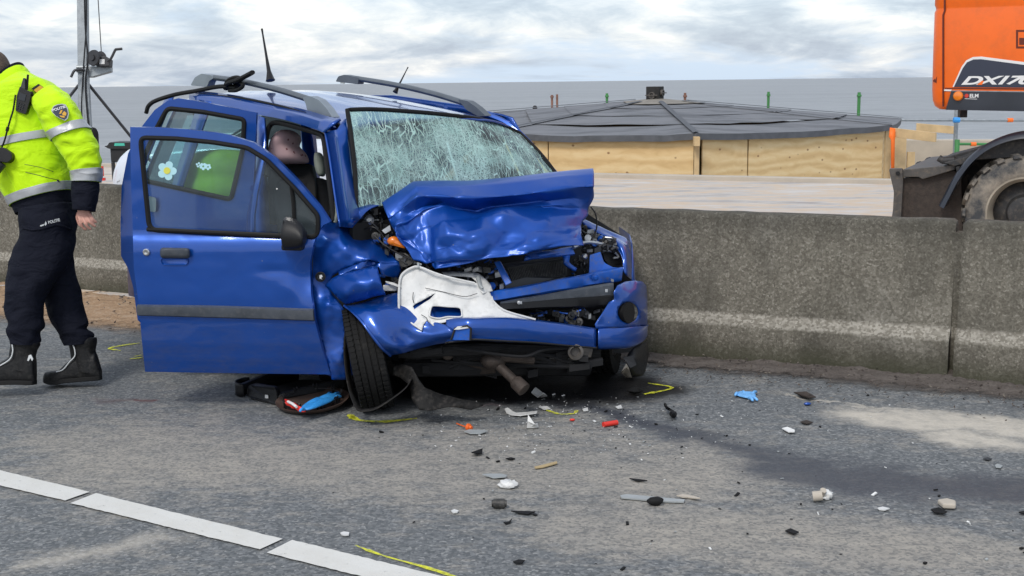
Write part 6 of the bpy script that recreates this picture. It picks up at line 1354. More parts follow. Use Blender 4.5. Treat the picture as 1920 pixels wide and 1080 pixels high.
# torn wheel-arch liners
def torn(outer, ctrl, amp=.008, seed=0, mat='liner', name='arch_liner', step=6): g = sheet(outer, rbf(ctrl), step=step, amp=amp, scale=13, seed=seed); return cb_(name, g, mat, solid=.004, angle=60)
torn([(738, 686), (752, 682), (772, 688), (782, 706), (796, 726), (824, 738), (864, 748), (898, 754), (906, 760), (884, 768), (840, 762), (806, 770), (786, 768), (772, 748), (768, 722), (750, 708), (736, 702)], [(738, 690, 6.38), (772, 690, 6.30), (768, 722, 6.30), (800, 740, 6.22), (806, 768, 6.20), (898, 756, 6.28), (860, 755, 6.22), (750, 705, 6.36), (830, 742, 6.30)], .014, 1)
g = Geo(); st_ = [P(676, 771, 6.17), P(700, 768, 6.17), P(728, 752, 6.18), P(757, 730, 6.20), P(770, 712, 6.25)]; a = spl(st_, 20); g.grid([a, [p + FWD * .10 + UPV * .004 for p in a]]); cb_('arch_liner', g, 'liner', solid=.005)
g = Geo(); st_ = [P(652, 596, 6.42), P(646, 640, 6.40), P(648, 690, 6.36), P(656, 735, 6.30), P(668, 765, 6.22), P(678, 771, 6.19)]; a = spl(st_, 30); g.grid([a, [p + FWD * .10 + RGT * .01 for p in a]]); cb_('arch_liner', g, 'liner', solid=.005)
torn([(1178, 662), (1190, 650), (1214, 640), (1217, 662), (1212, 690), (1206, 704), (1186, 708), (1180, 690), (1172, 676)], [(1178, 662, 6.78), (1214, 640, 7.0), (1212, 690, 6.95), (1186, 708, 6.80), (1190, 672, 6.74), (1206, 704, 6.9)], .012, 4, 'black')
g = Geo(); g.plate([P(1168, 670, 6.72), P(1186, 668, 6.72), P(1194, 684, 6.74), P(1182, 690, 6.74)], FWD * .02); cb_('arch_liner', g, 'dark', smooth=False)
# ------------------------------------------------------------------ police officer walking left
ofg = P(95, 716, 7.02); ofi = thing('person', 'police officer in yellow jacket and dark trousers walking left', 'person', (ofg.x, ofg.y, 0))
class Surf:
    """garment surface: rings given by their left and right ends in the view, a depth radius and a distance"""
    def __init__(s, rings, amp=.010, fs=5.0, seed=0, sq=2.4, fold=(1, 1, 1.0)):
        s.L = [P(a[0], a[1], z) for a, b, z, d in rings]; s.R = [P(b[0], b[1], z) for a, b, z, d in rings]; s.d = [Vector((d, 0, 0)) for a, b, z, d in rings]
        s.n = len(rings) - 1; s.amp, s.fs, s.seed, s.sq, s.fold = amp, fs, seed, sq, fold
    def at(s, t, a, off=0.0):
        l, r, d = cr(s.L, t / s.n), cr(s.R, t / s.n), cr(s.d, t / s.n).x
        c, h = (l + r) / 2, (r - l) / 2; ca, sa = math.cos(a), math.sin(a); e = 2 / s.sq
        x = math.copysign(abs(ca) ** e, ca); y = math.copysign(abs(sa) ** e, sa)
        dirv = h.normalized() * ca + FWD * sa; p = c + h * x + FWD * (d * y)
        q = Vector((p.x * s.fold[0], p.y * s.fold[1], p.z * s.fold[2])) * s.fs + Vector((s.seed * 5, 0, 0))
        w = noise.noise(q) * .6 + (1 - 2 * abs(noise.noise(q * 1.6 + Vector((3, 1, 2))))) * .45 + .25 * noise.noise(q * 3.3)
        k = min(1, t / .6, (s.n - t) / .6) * .8 + .2
        return p + dirv * (w * s.amp * k + off)
    def geo(s, t0=None, t1=None, nt=40, na=40, off=0.0, a0=None, a1=None, cap=False):
        t0 = 0 if t0 is None else t0; t1 = s.n if t1 is None else t1; g = Geo()
        rows = [[s.at(t0 + (t1 - t0) * i / nt, 2 * PI * j / na, off) for j in range(na)] for i in range(nt + 1)]
        g.loft(rows, cap=cap); return g
    def z(s, px, py):                                          # front distance of the surface under a pixel
        if not hasattr(s, 'S'):
            s.S = []
            for i in range(60):
                for j in range(60):
                    p = s.at(s.n * i / 59, PI + PI * j / 59) - CAM; z = p.dot(FWD); s.S.append((960 + FPX * p.dot(RGT) / z, 540 - FPX * p.dot(UPV) / z, z))
        q = sorted(s.S, key=lambda e: (e[0] - px) ** 2 + (e[1] - py) ** 2)[:5]; w = [1 / (1 + (e[0] - px) ** 2 + (e[1] - py) ** 2) for e in q]
        return sum(a * e[2] for a, e in zip(w, q)) / sum(w)
def on(s, px, py, up=.006): return P(px, py, s.z(px, py) - up)
ZT = 7.06
tor = Surf([((-4, 172), (47, 133), ZT, .085), ((-20, 184), (68, 146), ZT, .16), ((-40, 196), (98, 160), ZT, .215), ((-48, 235), (120, 196), ZT, .225), ((-43, 276), (128, 238), ZT, .22), ((-24, 314), (131, 279), ZT, .215), ((2, 348), (134, 314), ZT, .21), ((18, 372), (136, 338), ZT, .205), ((28, 389), (137, 357), ZT, .20)], .016, 5.0, 1)
slv = Surf([((62, 196), (104, 160), 6.92, .10), ((72, 214), (124, 178), 6.87, .098), ((84, 236), (144, 207), 6.85, .09), ((97, 257), (160, 233), 6.84, .084), ((112, 279), (177, 260), 6.84, .082), ((125, 300), (187, 287), 6.845, .080), ((134, 322), (188, 314), 6.85, .076), ((138, 341), (185, 341), 6.85, .072)], .017, 7.0, 2, fold=(1, 1, 1.5))
cuf = Surf([((137, 339), (183, 339), 6.85, .066), ((137, 360), (182, 362), 6.85, .066), ((138, 394), (176, 397), 6.85, .060)], .006, 9, 3)
fsl = Surf([((-34, 190), (10, 165), 7.24, .09), ((-55, 230), (0, 215), 7.27, .09), ((-78, 280), (-22, 270), 7.25, .085), ((-105, 310), (-60, 325), 7.15, .075), ((-130, 330), (-95, 360), 7.05, .065)], .012, 7, 4)
fcf = Surf([((-128, 328), (-94, 358), 7.05, .058), ((-150, 345), (-118, 378), 7.0, .056)], .004, 9, 5)
def ch(name, s, mat, par, **k): g = s.geo(**k); return build(name, g, M[mat], par, angle=180, solid=.003)
jk = build('jacket', tor.geo(nt=90, na=80), M['hivis'], ofi, solid=.004, angle=180)
build('sleeve', slv.geo(nt=80, na=48, cap=True), M['hivis'], jk, angle=180); build('sleeve', fsl.geo(nt=30, na=30, cap=True), M['hivis'], jk, angle=180)
build('cuff', cuf.geo(nt=24, na=40), M['navy'], jk, solid=.003, angle=180); build('cuff', fcf.geo(nt=10, na=30), M['navy'], jk, solid=.003, angle=180)
for s_, t0, t1 in ((tor, 4.18, 4.52), (tor, 7.15, 8.0), (slv, 2.72, 3.30), (slv, 6.05, 7.0), (fsl, 2.3, 2.7)):
    build('reflective_band', s_.geo(t0, t1, 30, 80, .009), M['reflective'], jk, solid=.002, angle=180)
hemk = Surf([((28, 384), (137, 352), ZT, .192), ((36, 404), (139, 384), ZT, .185)], .006, 7, 6); build('jacket_hem', hemk.geo(nt=14, na=60), M['navy'], jk, solid=.003, angle=180)
col_ = Surf([((-6, 178), (52, 136), 7.06, .10), ((-8, 168), (46, 128), 7.06, .098), ((-9, 164), (41, 124), 7.06, .096)], .003, 9, 7); build('collar', col_.geo(nt=10, na=40), M['hivis'], jk, solid=.008, angle=180)
coi = Surf([((-5, 168), (44, 132), 7.06, .092), ((-7, 158), (37, 120), 7.06, .090)], .002, 9, 8); build('collar_lining', coi.geo(nt=8, na=40, off=.003), M['navy'], jk, solid=.010, angle=180)
# seams, pocket zip, badge, epaulette
def seam(pts, s, mat='hivis', r=.0022, par=None, name='seam'):
    q = []
    for a, b in zip(pts, pts[1:]):
        for k in range(6): f = k / 6; x, y = a[0] + (b[0] - a[0]) * f, a[1] + (b[1] - a[1]) * f; q.append(on(s, x, y, .004))
    q.append(on(s, *pts[-1], .004)); g = Geo(); g.tube(q, r, 6); return build(name, g, M[mat], par or jk)
seam([(46, 308), (62, 311), (81, 315), (100, 322)], tor, 'darksteel', .0014); seam([(48, 323), (70, 328), (92, 334), (108, 337)], tor, 'darksteel', .0018, name='pocket_zip')
g = Geo(); q = on(tor, 109, 339, .008); g.box(q, .012, .006, .012); build('zip_pull', g, M['black'], jk)
seam([(9, 318), (24, 345), (38, 373)], tor, 'hivis', .004)
def patch(name, pts, s, up, mat, par, th=.002):
    q = [on(s, x, y, up) for x, y in pts]; n = -FWD; g = Geo(); g.plate(q, FWD * th); return build(name, g, M[mat], par, smooth=False)
def plane_patch(c, s, up):                                     # local frame lying on the cloth
    o, x, y = on(s, *c, up), on(s, c[0] + 10, c[1], up), on(s, c[0], c[1] - 10, up)
    f = lambda px, py, d=0.0: o + (x - o) * ((px - c[0]) / 10) + (y - o) * ((c[1] - py) / 10) - FWD * d
    return f
f = plane_patch((112, 211), slv, .016)
sh = [(96, 207), (100, 199), (108, 195.5), (117, 194.5), (123, 196), (127, 203), (129, 213), (127, 222), (122, 226), (112, 222), (104, 217), (98, 211)]
g = Geo(); g.plate([f(x, y) for x, y in sh], FWD * .002); bd = build('sleeve_badge', g, M['reflective'], jk, smooth=False)
g = Geo(); g.plate([f(112.5 + (x - 112.5) * .9, 210.5 + (y - 210.5) * .9, .002) for x, y in sh], FWD * .002); build('badge_field', g, M['decal'], bd, smooth=False)
bx = (f(123, 200.5) - f(100, 207.5)).normalized(); by = (f(112, 200) - f(112, 210)).normalized(); by = (by - bx * by.dot(bx)).normalized()
text('badge_lettering', 'POLITIE', M['decalwhite'], bd, f(100, 209.5, .005), bx, by, .0165, 0.0, 0, .02, width=(f(124, 200) - f(100, 208)).length)
g = Geo()
for pts in ([(111, 214), (114, 207), (118, 206), (115, 213)], [(112, 216.5), (122, 218), (121, 221), (114, 219.5)], [(117, 213), (121, 208.5), (125, 212), (124, 217), (118, 216.5)]): g.plate([f(x, y, .0035) for x, y in pts], FWD * .001)
build('badge_flame', g, M['gold'], bd, smooth=False)
f = plane_patch((74, 168), tor, .020)
g = Geo(); g.plate([f(72, 157), f(88.5, 168), f(76, 179.5), f(59, 166)], FWD * .006); epa = build('epaulette', g, M['black'], jk, smooth=False, bevel=.001)
g = Geo(); g.plate([f(75.5, 160, .002), f(83, 165, .002), f(71, 175.5, .002), f(63.5, 169, .002)], FWD * .003); build('rank_stripe', g, M['gold'], epa, smooth=False)
# trousers
tr1 = Surf([((42, 396), (139, 380), 7.02, .175), ((42, 430), (138, 424), 6.98, .155), ((31, 466), (134, 466), 6.95, .12), ((20, 500), (114, 512), 6.93, .105), ((13, 545), (83, 556), 6.92, .098), ((14, 585), (77, 590), 6.92, .088), ((17, 606), (78, 612), 6.92, .085), ((13, 618), (71, 624), 6.92, .082), ((19, 632), (74, 638), 6.92, .072), ((21, 645), (70, 647), 6.92, .066)], .018, 5.0, 11, fold=(1.2, 1, 1.1))
tr2 = Surf([((62, 396), (139, 392), 7.10, .15), ((66, 440), (138, 436), 7.12, .13), ((70, 500), (134, 494), 7.13, .105), ((80, 545), (144, 540), 7.13, .098), ((94, 588), (156, 580), 7.13, .09), ((106, 612), (164, 606), 7.13, .086), ((113, 626), (161, 616), 7.13, .084), ((114, 634), (172, 626), 7.13, .072), ((122, 648), (170, 644), 7.13, .066)], .017, 5.0, 12, fold=(1.2, 1, 1.1))
tro = build('trousers', tr1.geo(nt=110, na=56, cap=True), M['navy'], ofi, angle=180); build('trouser_leg', tr2.geo(nt=100, na=56, cap=True), M['navy'], tro, angle=180)
f = plane_patch((94, 420), tr1, .014); bx = (f(112, 415.5) - f(77, 424)).normalized(); by = (f(94, 410) - f(94, 420)).normalized(); by = (by - bx * by.dot(bx)).normalized()
text('leg_lettering', 'POLITIE', M['silver'], tro, f(92, 420, .006), bx, by, .016, 0, 0, .02, width=.062)
g = Geo(); g.plate([f(76, 422.5, .006), f(83, 420, .006), f(83, 423, .006), f(76.5, 425, .006)], FWD * .001); g.plate([f(84, 421, .006), f(86.5, 414.5, .006), f(88.5, 420, .006), f(86, 423.5, .006)], FWD * .001); build('leg_emblem', g, M['silver'], tro, smooth=False)
seam([(72, 430), (84, 428), (104, 421), (118, 424), (134, 430)], tr1, 'navy', .006); seam([(43, 428), (60, 431), (72, 430)], tr1, 'navy', .005)
# boots
def boot(stations, shaft, z, name='boot'):
    g = Geo(); rings = []
    for x, yt, yb, w in stations:
        t, b = P(x, yt, z), P(x, yb, z); m, h = (t + b) / 2, (t - b) / 2
        rings.append([m + h * math.copysign(abs(math.sin(a)) ** .62, math.sin(a)) + FWD * (w * math.copysign(abs(math.cos(a)) ** .75, math.cos(a))) for a in [2 * PI * q / 24 for q in range(24)]])
    g.loft(rings); rs = []
    for (x0, y0), (x1, y1), d in shaft:
        l, r = P(x0, y0, z), P(x1, y1, z); c, h = (l + r) / 2, (r - l) / 2
        rs.append([c + h * math.cos(a) + FWD * (d * math.sin(a)) for a in [2 * PI * q / 24 for q in range(24)]])
    g.loft(rs); b_ = build(name, g, M['boot'], ofi, remesh=.006)
    lo = max(s_[2] for s_ in stations); g = Geo(); pts = []
    for x, yt, yb, w in stations: pts.append((x, yb, w))
    top = [[P(x, y - 7, z) + FWD * w * 1.07 * k for k in (-1, 1)] for x, y, w in pts]; rings = []
    for x, y, w in pts: rings.append([P(x, y - 8, z) - FWD * w * 1.05, P(x, y - 8, z) + FWD * w * 1.05, P(x, y + .5, z) + FWD * w * 1.08, P(x, y + .5, z) - FWD * w * 1.08])
    g.loft(rings); build('boot_sole', g, M['rubber'], b_, bevel=.004); return b_
z1, z2 = 6.92, 7.13
b1 = boot([(-46, 704, 716, .02), (-40, 694, 719, .042), (-20, 686, 721, .05), (0, 680, 721, .05), (20, 668, 720, .046), (40, 656, 720, .043), (56, 654, 721, .042), (65, 664, 721, .034), (67, 690, 720, .02)], [((18, 690), (64, 700), .046), ((17, 664), (66, 672), .046), ((20, 648), (70, 656), .050), ((22, 636), (76, 646), .058), ((23, 630), (72, 638), .055)], z1)
b2 = boot([(83, 703, 715, .02), (87, 697, 717, .040), (98, 695, 720, .050), (112, 694, 720, .050), (126, 680, 717, .046), (142, 668, 716, .043), (162, 660, 714, .042), (180, 662, 713, .038), (190, 694, 712, .022)], [((136, 694), (188, 702), .046), ((133, 668), (182, 674), .046), ((130, 650), (179, 656), .050), ((127, 640), (182, 640), .058), ((128, 634), (181, 632), .055)], z2)
for z, pts, par, w in ((z2, [(142, 644), (146, 655), (146, 667), (136, 678), (124, 692), (112, 696)], b2, .052), (z1, [(30, 645), (31, 658), (26, 672), (10, 683), (-8, 692)], b1, .053)):
    g = Geo(); g.tube(spl([P(x, y, z) - FWD * w for x, y in pts], 24), .0035, 6); build('boot_zip', g, M['silver'], par)
g = Geo(); g.plate([P(51, 676, z1 - .054), P(54, 666, z1 - .054), P(58, 665, z1 - .054), P(62, 673, z1 - .054), (P(60, 677, z1 - .054)), P(57, 671, z1 - .054), P(53.5, 677, z1 - .054)], FWD * .006); build('boot_mark', g, M['silver'], b1, smooth=False)
# body: one continuous figure under the clothes; head, neck and hands show
g = Geo()
hc = P(-15, 136, 7.05); fwd_ = (-RGT * .93 - UPV * .36).normalized(); upv_ = (UPV * .93 - RGT * .36).normalized(); sd_ = FWD
def hp_(f, u, s): return hc + fwd_ * f + upv_ * u + sd_ * s
rings = []
for u, f0, f1, w in ((-.125, .045, .075, .03), (-.11, .0, .10, .045), (-.085, -.045, .105, .058), (-.05, -.075, .10, .066), (-.01, -.092, .098, .072), (.03, -.098, .098, .076), (.07, -.09, .085, .072), (.10, -.065, .06, .055), (.118, -.03, .03, .03)):
    c = (f0 + f1) / 2; h = (f1 - f0) / 2; rings.append([hp_(c + h * math.cos(a), u, w * math.sin(a)) for a in [2 * PI * q / 20 for q in range(20)]])
g.loft(rings)
g.loft([[hp_(.09 + .02 * math.cos(a) * k, -.005 - .045 * t + 0, .014 * k * math.sin(a)) + fwd_ * (.02 * t) for a in [2 * PI * q / 8 for q in range(8)]] for t, k in ((0, .5), (.5, .8), (1, 1.1), (1.15, .6))])   # nose
for yy, w in ((-.075, .022), (-.085, .018)): g.ball(hp_(.103, yy, 0), 1, (.010, w, .006), 8)
g.ball(hp_(.085, -.112, 0), .022, n=8)
for s_ in (-1, 1): g.loft([[hp_(-.012 + .020 * k * math.cos(a) - .006 * t, -.022 + .034 * k * math.sin(a), s_ * (.068 + .018 * t)) for a in [2 * PI * q / 14 for q in range(14)]] for t, k in ((-.6, .7), (.2, .8), (.8, 1.05), (1, .95))])
nk = [P(20, 150, 7.06), P(8, 146, 7.06), hp_(-.035, -.07, 0)]; g.tube([P(28, 175, 7.06), P(20, 158, 7.06), hp_(-.03, -.085, 0), hp_(-.02, -.03, 0)], [.075, .062, .058, .055], 16)
for s_, k in ((tor, .86), (tr1, .80), (tr2, .80)):
    rows = [[s_.at(s_.n * i / 24, 2 * PI * j / 20, -.018) for j in range(20)] for i in range(1, 24)]; g.loft(rows)
arm1 = [P(84, 182, 6.93), P(120, 240, 6.85), P(155, 292, 6.845), P(161, 340, 6.85), P(157, 392, 6.85)]; g.tube(arm1, [.06, .05, .045, .036, .028], 14)
arm2 = [P(-12, 180, 7.22), P(-40, 250, 7.26), P(-85, 305, 7.18), P(-135, 355, 7.02)]; g.tube(arm2, [.06, .05, .042, .028], 14)
g.loft([[P(x, y, 6.85) + FWD * d for x, y, d in ((x0, y0, -.014), ((x0 + x1) / 2, (y0 + y1) / 2, -.019), (x1, y1, -.014), (x1, y1, .014), ((x0 + x1) / 2, (y0 + y1) / 2, .016), (x0, y0, .014))] for x0, y0, x1, y1 in ((147, 388, 167, 388), (146, 396, 169, 394), (145, 404, 171, 400), (147, 410, 172, 405))])
for pts in ([(149, 406, 6.84), (151, 417, 6.83), (156, 427, 6.845), (163, 431, 6.855)], [(155, 406, 6.838), (160, 418, 6.825), (166, 427, 6.838), (172, 430, 6.85)], [(162, 404, 6.84), (168, 415, 6.828), (175, 422, 6.84), (180, 425, 6.85)], [(168, 401, 6.845), (173, 410, 6.84), (178, 415, 6.85), (182, 417, 6.858)]):
    g.tube(spl([P(*q) for q in pts], 9), [.0098, .0098, .0094, .0096, .0088, .0084, .0082, .0076, .005], 8)
g.tube(spl([P(148, 398, 6.862), P(145.5, 408, 6.875), P(148, 418, 6.88), P(153, 425, 6.875)], 8), [.012, .0115, .011, .0105, .010, .0095, .009, .006], 8)
hb = P(-140, 362, 7.0); g.ball(hb - RGT * .03 - UPV * .03, .036, (1.1, .6, 1.1), 10)
for k in range(4): a = hb - RGT * (.05 + .004 * k) - UPV * (.03 + .018 * k); g.tube([a, a - RGT * .03 - FWD * .02, a - RGT * .02 - FWD * .045, a + RGT * .01 - FWD * .045], [.010, .0095, .009, .006], 8)
build('body', g, M['skin'], ofi, remesh=.0045)
hr = Geo(); rings = []
for u, f0, f1, w in ((-.075, -.085, -.045, .05), (-.05, -.092, -.03, .068), (-.01, -.103, -.008, .079), (.03, -.108, .055, .083), (.07, -.100, .085, .079), (.10, -.078, .07, .062), (.122, -.04, .04, .036), (.128, -.01, .01, .01)):
    c = (f0 + f1) / 2; h = (f1 - f0) / 2; rings.append([noisy([hp_(c + h * math.cos(a), u, w * math.sin(a))], .003, 60)[0] for a in [2 * PI * q / 28 for q in range(28)]])
hr.loft(rings); build('hair', hr, M['hair'], ofi, sub=1)
for s_ in (-1, 1):
    g = Geo(); g.ball(hp_(.085, .0, s_ * .030), .011, n=8); build('eye', g, M['paper'], ofi)
# radio clipped to the chest, cable, and a black camera hanging in front
zr = tor.z(42, 190) - .03
rp = P(44, 215, zr); rad_ = thing('portable_radio', 'black police radio clipped on the officer\'s chest', 'radio', tuple(rp))
def rpp(x, y, d=0.0): return P(x, y, zr - d)
g = Geo(); g.plate(rpath([rpp(37, 162), rpp(58, 173), rpp(57, 184), rpp(49, 212), rpp(46, 214), rpp(29, 208), rpp(31, 180)], .006, 3), FWD * .035); rb = build('radio_body', g, M['black'], rad_, smooth=False, bevel=.003)
g = Geo(); g.tube([rpp(50, 168, -.015), rpp(52.5, 140, -.015)], [.008, .006], 8); build('antenna', g, M['rubber'], rad_)
g = Geo(); g.plate([rpp(38, 164), rpp(47, 168), rpp(47, 140 + 6), rpp(43, 146)], FWD * .02); build('belt_clip', g, M['dark'], rad_, smooth=False, bevel=.003)
g = Geo(); g.plate([rpp(37, 173, .003), rpp(49, 178, .003), rpp(46, 190, .003), rpp(34, 186, .003)], FWD * .004); build('display', g, M['screen'], rad_, smooth=False)
g = Geo()
for r in range(3):
    for c in range(3): g.box(rpp(35 + c * 4.5 - r * 1.3, 193 + r * 5 + c * 1.6, .003), .006, .004, .006)
build('keypad', g, M['dark'], rad_, smooth=False)
g = Geo(); g.lathe(rpp(59, 176, -.02), RGT, [(-.01, .012), (.008, .012)], 10); build('knob', g, M['rubber'], rad_)
g = Geo(); q = [P(29, 178, zr), P(25, 205, zr - .01), P(20, 222, zr - .02), P(14, 243, zr - .02), P(8, 265, zr - .015), P(0, 284, zr), P(-6, 300, zr)]; g.tube(spl(q, 24), .005, 8); g.tube([P(15, 238, zr - .02), P(13, 246, zr - .02)], .009, 8); tag(build('radio_cable', g, M['rubber']), 'black coiled lead running from radio to the hanging camera', 'cable')
zc = tor.z(8, 292) - .05; cmt = thing('camera', 'black camera hanging at the officer\'s waist', 'camera', tuple(P(0, 325, zc)))
g = Geo(); g.plate(rpath([P(-16, 276, zc), P(6, 276, zc), P(22, 287, zc), P(22, 298, zc), P(14, 305, zc), P(-10, 302, zc)], .01, 3), FWD * .05); build('camera_body', g, M['black'], cmt, smooth=False, bevel=.006)
g = Geo(); g.lathe(P(-4, 310, zc), (-RGT * .6 - UPV * .8), [(-.02, .036), (.03, .034), (.05, .04), (.055, .03)], 20); build('lens', g, M['dark'], cmt)
# ------------------------------------------------------------------ things lying on the road
def flat(name, pts, mat, label, cat, th=.004, lift=.004, curl=.0, grp=None, tilt=0.0):
    q = [Gd(x, y, lift) for x, y in pts]; c = sum(q, Vector()) / len(q); n = len(q); g = Geo()
    up = lambda p: EW * (curl * ((p - c).length / .08) ** 2 + tilt * (p - c).x)
    ins = [c + (p - c) * .5 for p in q]; lo = min((up(p)).z for p in q + ins + [c])
    top = [p + up(p) - EW * lo for p in q]; tin = [p + up(p) - EW * lo for p in ins]; tc_ = c + up(c) - EW * lo; b = len(g.v)
    vs = top + tin + [tc_] + [p + EW * th for p in top] + [p + EW * th for p in tin] + [tc_ + EW * th]; o = 2 * n + 1; fs = []
    for i in range(n):
        j = (i + 1) % n
        fs += [(i, j, n + j, n + i), (n + i, n + j, 2 * n), (o + i, o + n + i, o + n + j, o + j), (o + n + i, o + 2 * n, o + n + j), (i, o + i, o + j, j)]
    g.add(vs, fs); return tag(build(name, g, M[mat], angle=50), label, cat, grp)
SH = 'plastic shards from the crash'
def shard(pts, label, mat='white', name='plastic_shard', **k): return flat(name, pts, mat, label, 'shard', grp=SH, **k)
shard([(946, 772), (952, 770), (962, 776), (985, 775), (1008, 777), (1006, 782), (975, 782), (958, 780), (950, 777)], 'long white plastic strip beside the upright white shard', curl=.01)
g = Geo(); g.plate([Gd(988, 803, .004), Gd(1010, 802, .004), Gd(1008, 793, .03), Gd(1003, 795, .03), Gd(990, 777, .07), Gd(989, 790, .04)], Vector((0, .012, -.004))); tag(build('plastic_shard', g, M['white'], smooth=False, bevel=.002), 'white pointed shard standing upright on the road', 'shard', SH)
shard([(870, 812), (880, 808), (908, 809), (915, 811), (900, 815), (882, 815)], 'flat grey shard below the orange plug', 'greyplastic', curl=.012)
shard([(904, 894), (918, 891), (940, 891), (951, 895), (948, 898), (925, 898), (915, 895)], 'flat grey shard directly above the crumpled white scrap', 'greyplastic', curl=.016)
shard([(846, 959), (852, 957), (860, 959), (857, 963), (849, 963)], 'small white shard left of the grey metal canister', curl=.02)
shard([(638, 1001), (645, 999), (655, 1000), (654, 1005), (647, 1006), (641, 1004)], 'small cream shard above the yellow line at the bottom', curl=.02)
shard([(1466, 806), (1476, 804), (1490, 808), (1490, 813), (1478, 813)], 'pale grey shard in front of the concrete wall, left of the pale sand', 'paper', curl=.02)
shard([(1163, 931), (1175, 929), (1284, 939), (1282, 943), (1240, 942), (1165, 935)], 'long grey metal strip lying on the road', 'greyplastic', name='metal_strip', th=.006)
g = Geo(); g.ball(Gd(1228, 938, .02), .03, (1.2, .8, .55), 8); g.v = noisy(g.v, .008, 30); tag(build('black_clip', g, M['rubber']), 'black clip on the long grey metal strip', 'clip')
shard([(1268, 934), (1280, 930), (1300, 932), (1313, 938), (1306, 938), (1290, 934)], 'torn beige shard at the right end of the metal strip', 'seawall', curl=.02)
shard([(1645, 954), (1655, 952), (1668, 955), (1660, 958), (1648, 957)], 'pale oval shard right of the crumpled white fitting', curl=.01)
shard([(1865, 874), (1870, 872), (1880, 875), (1876, 879), (1867, 878)], 'pale shard at the edge of the white sand', 'greyplastic', curl=.02)
shard([(1843, 862), (1852, 859), (1860, 862), (1853, 864)], 'dark grey shard on the white sand edge', 'dark', curl=.02)
shard([(1165, 712), (1176, 702), (1190, 700), (1197, 708), (1190, 714), (1176, 716)], 'cream plastic piece lying against the far front tyre', 'seawall', curl=.05, th=.01)
shard([(996, 742), (1004, 738), (1018, 741), (1026, 748), (1020, 753), (1008, 747)], 'white shard lying under the rusty drive shaft', curl=.03)
shard([(1010, 772 - 7), (1026, 764), (1032, 768), (1020, 770)], 'small white shard inside the dark oil patch', curl=.02)
shard([(1092, 768), (1102, 766), (1103, 771), (1094, 772)], 'little white shard beside the small yellow mark', curl=.01)
shard([(1154, 764), (1164, 761), (1167, 766), (1158, 767)], 'small white shard above the red tube', curl=.01)
shard([(1002, 877), (1014, 874), (1044, 868), (1045, 871), (1016, 878), (1004, 880)], 'thin pale splinter in the middle of the road', 'wood', curl=.005)
shard([(1488, 742), (1512, 740), (1530, 749), (1516, 752)], 'brown leaf scrap left of the blue speck', 'rust', curl=.02)
shard([(1500, 793), (1512, 790), (1524, 794), (1512, 797)], 'brown bark scrap on the sand', 'rust', curl=.02)
DK = 'dark plastic crumbs scattered on the road'
def dark(pts, label, **k): return flat('dark_fragment', pts, 'rubber', label, 'fragment', grp=DK, **k)
dark([(884, 852), (894, 848), (905, 847), (904, 853), (892, 856)], 'black fragment below the flat grey shard', curl=.05)
dark([(948, 861), (958, 859), (966, 861), (958, 863)], 'flat black sliver right of the black fragment', curl=.01)
dark([(958, 961), (985, 960), (1004, 962), (990, 966), (975, 964)], 'long flat dark sliver right of the metal canister', curl=.01)
dark([(944, 981), (955, 979), (960, 975), (957, 981), (948, 984)], 'short dark sliver below the metal canister', curl=.02)
dark([(962, 1056), (972, 1052), (984, 1054), (979, 1058), (966, 1058)], 'black lump nearest the bottom edge', curl=.05)
dark([(1745, 960), (1760, 957), (1776, 964), (1770, 967), (1752, 964)], 'dark curved fragment below the beige grille piece', curl=.05)
dark([(1472, 998), (1482, 994), (1498, 1000), (1490, 1004)], 'dark thin ring piece below the white fitting', curl=.03)
dark([(1180, 899), (1200, 900), (1214, 903), (1195, 903)], 'thin dark strip above the metal strip', curl=.01)
dark([(1120 + 55, 738), (1190, 733), (1206, 738), (1192, 743)], 'black rubber scrap touching the yellow corner mark', curl=.04)
dark([(1910, 962), (1922, 960), (1922, 966)], 'black scrap at the right edge', curl=.03)
g = Geo(); g.tube(spl([Gd(1247, 758, .03), Gd(1250, 764, .04), Gd(1256, 768, .02), Gd(1262, 772, .05), Gd(1266, 780, .012), Gd(1258, 778, .01)], 20), .008, 6); g.ball(Gd(1262, 776, .025), .02, (1, 1, .8), 6); tag(build('wire_scrap', g, M['black']), 'twisted black wire scrap on the road', 'wire')
# crumpled white pieces
def crumpled(c, r, mat, label, cat, name, seed, sq=(1.3, 1, .7)):
    g = Geo(); p = Gd(*c); g.ball(p + EW * r * sq[2] * .8, r, sq, 14); q = []
    for v in g.v:
        d = v - p; n_ = noise.noise(d * (1.3 / r) + Vector((seed, 0, 0))); v2 = v + d.normalized() * (r * .55 * (1 - 2.2 * abs(n_))); v2.z = max(.003, v2.z); q.append(v2)
    g.v = q; return tag(build(name, g, M[mat], angle=30), label, cat)
crumpled((952, 914), .026, 'white', 'crumpled white scrap on the road', 'scrap', 'crumpled_scrap', 2, (1.2, 1, .5))
crumpled((1548, 935), .024, 'white', 'crumpled white pipe fitting in the wet streak', 'scrap', 'broken_fitting', 7, (1, .9, .6))
g = Geo(); g.tube([Gd(1524, 931, .022), Gd(1542, 929, .028)], .02, 10); g.tube([Gd(1540, 928, .02), Gd(1544, 919, .045)], .013, 8); tag(build('pipe_stub', g, M['seawall']), 'cream pipe stub beside the crumpled fitting', 'pipe')
g = Geo(); a, b = Gd(922, 944, .02), Gd(950, 944, .02); g.tube([a, a.lerp(b, .12), a.lerp(b, .13), a.lerp(b, .87), a.lerp(b, .88), b], [.014, .014, .019, .019, .014, .014], 14); tag(build('metal_canister', g, M['engine']), 'small grey metal canister on the road', 'canister')
g = Geo(); a, b = Gd(1132, 796, .014), Gd(1157, 792, .014); g.tube([a, b], .0125, 12); g.tube([a.lerp(b, -.03), a.lerp(b, .06)], .0135, 12); tag(build('red_tube', g, M['redplastic']), 'red plastic tube on the road', 'tube')
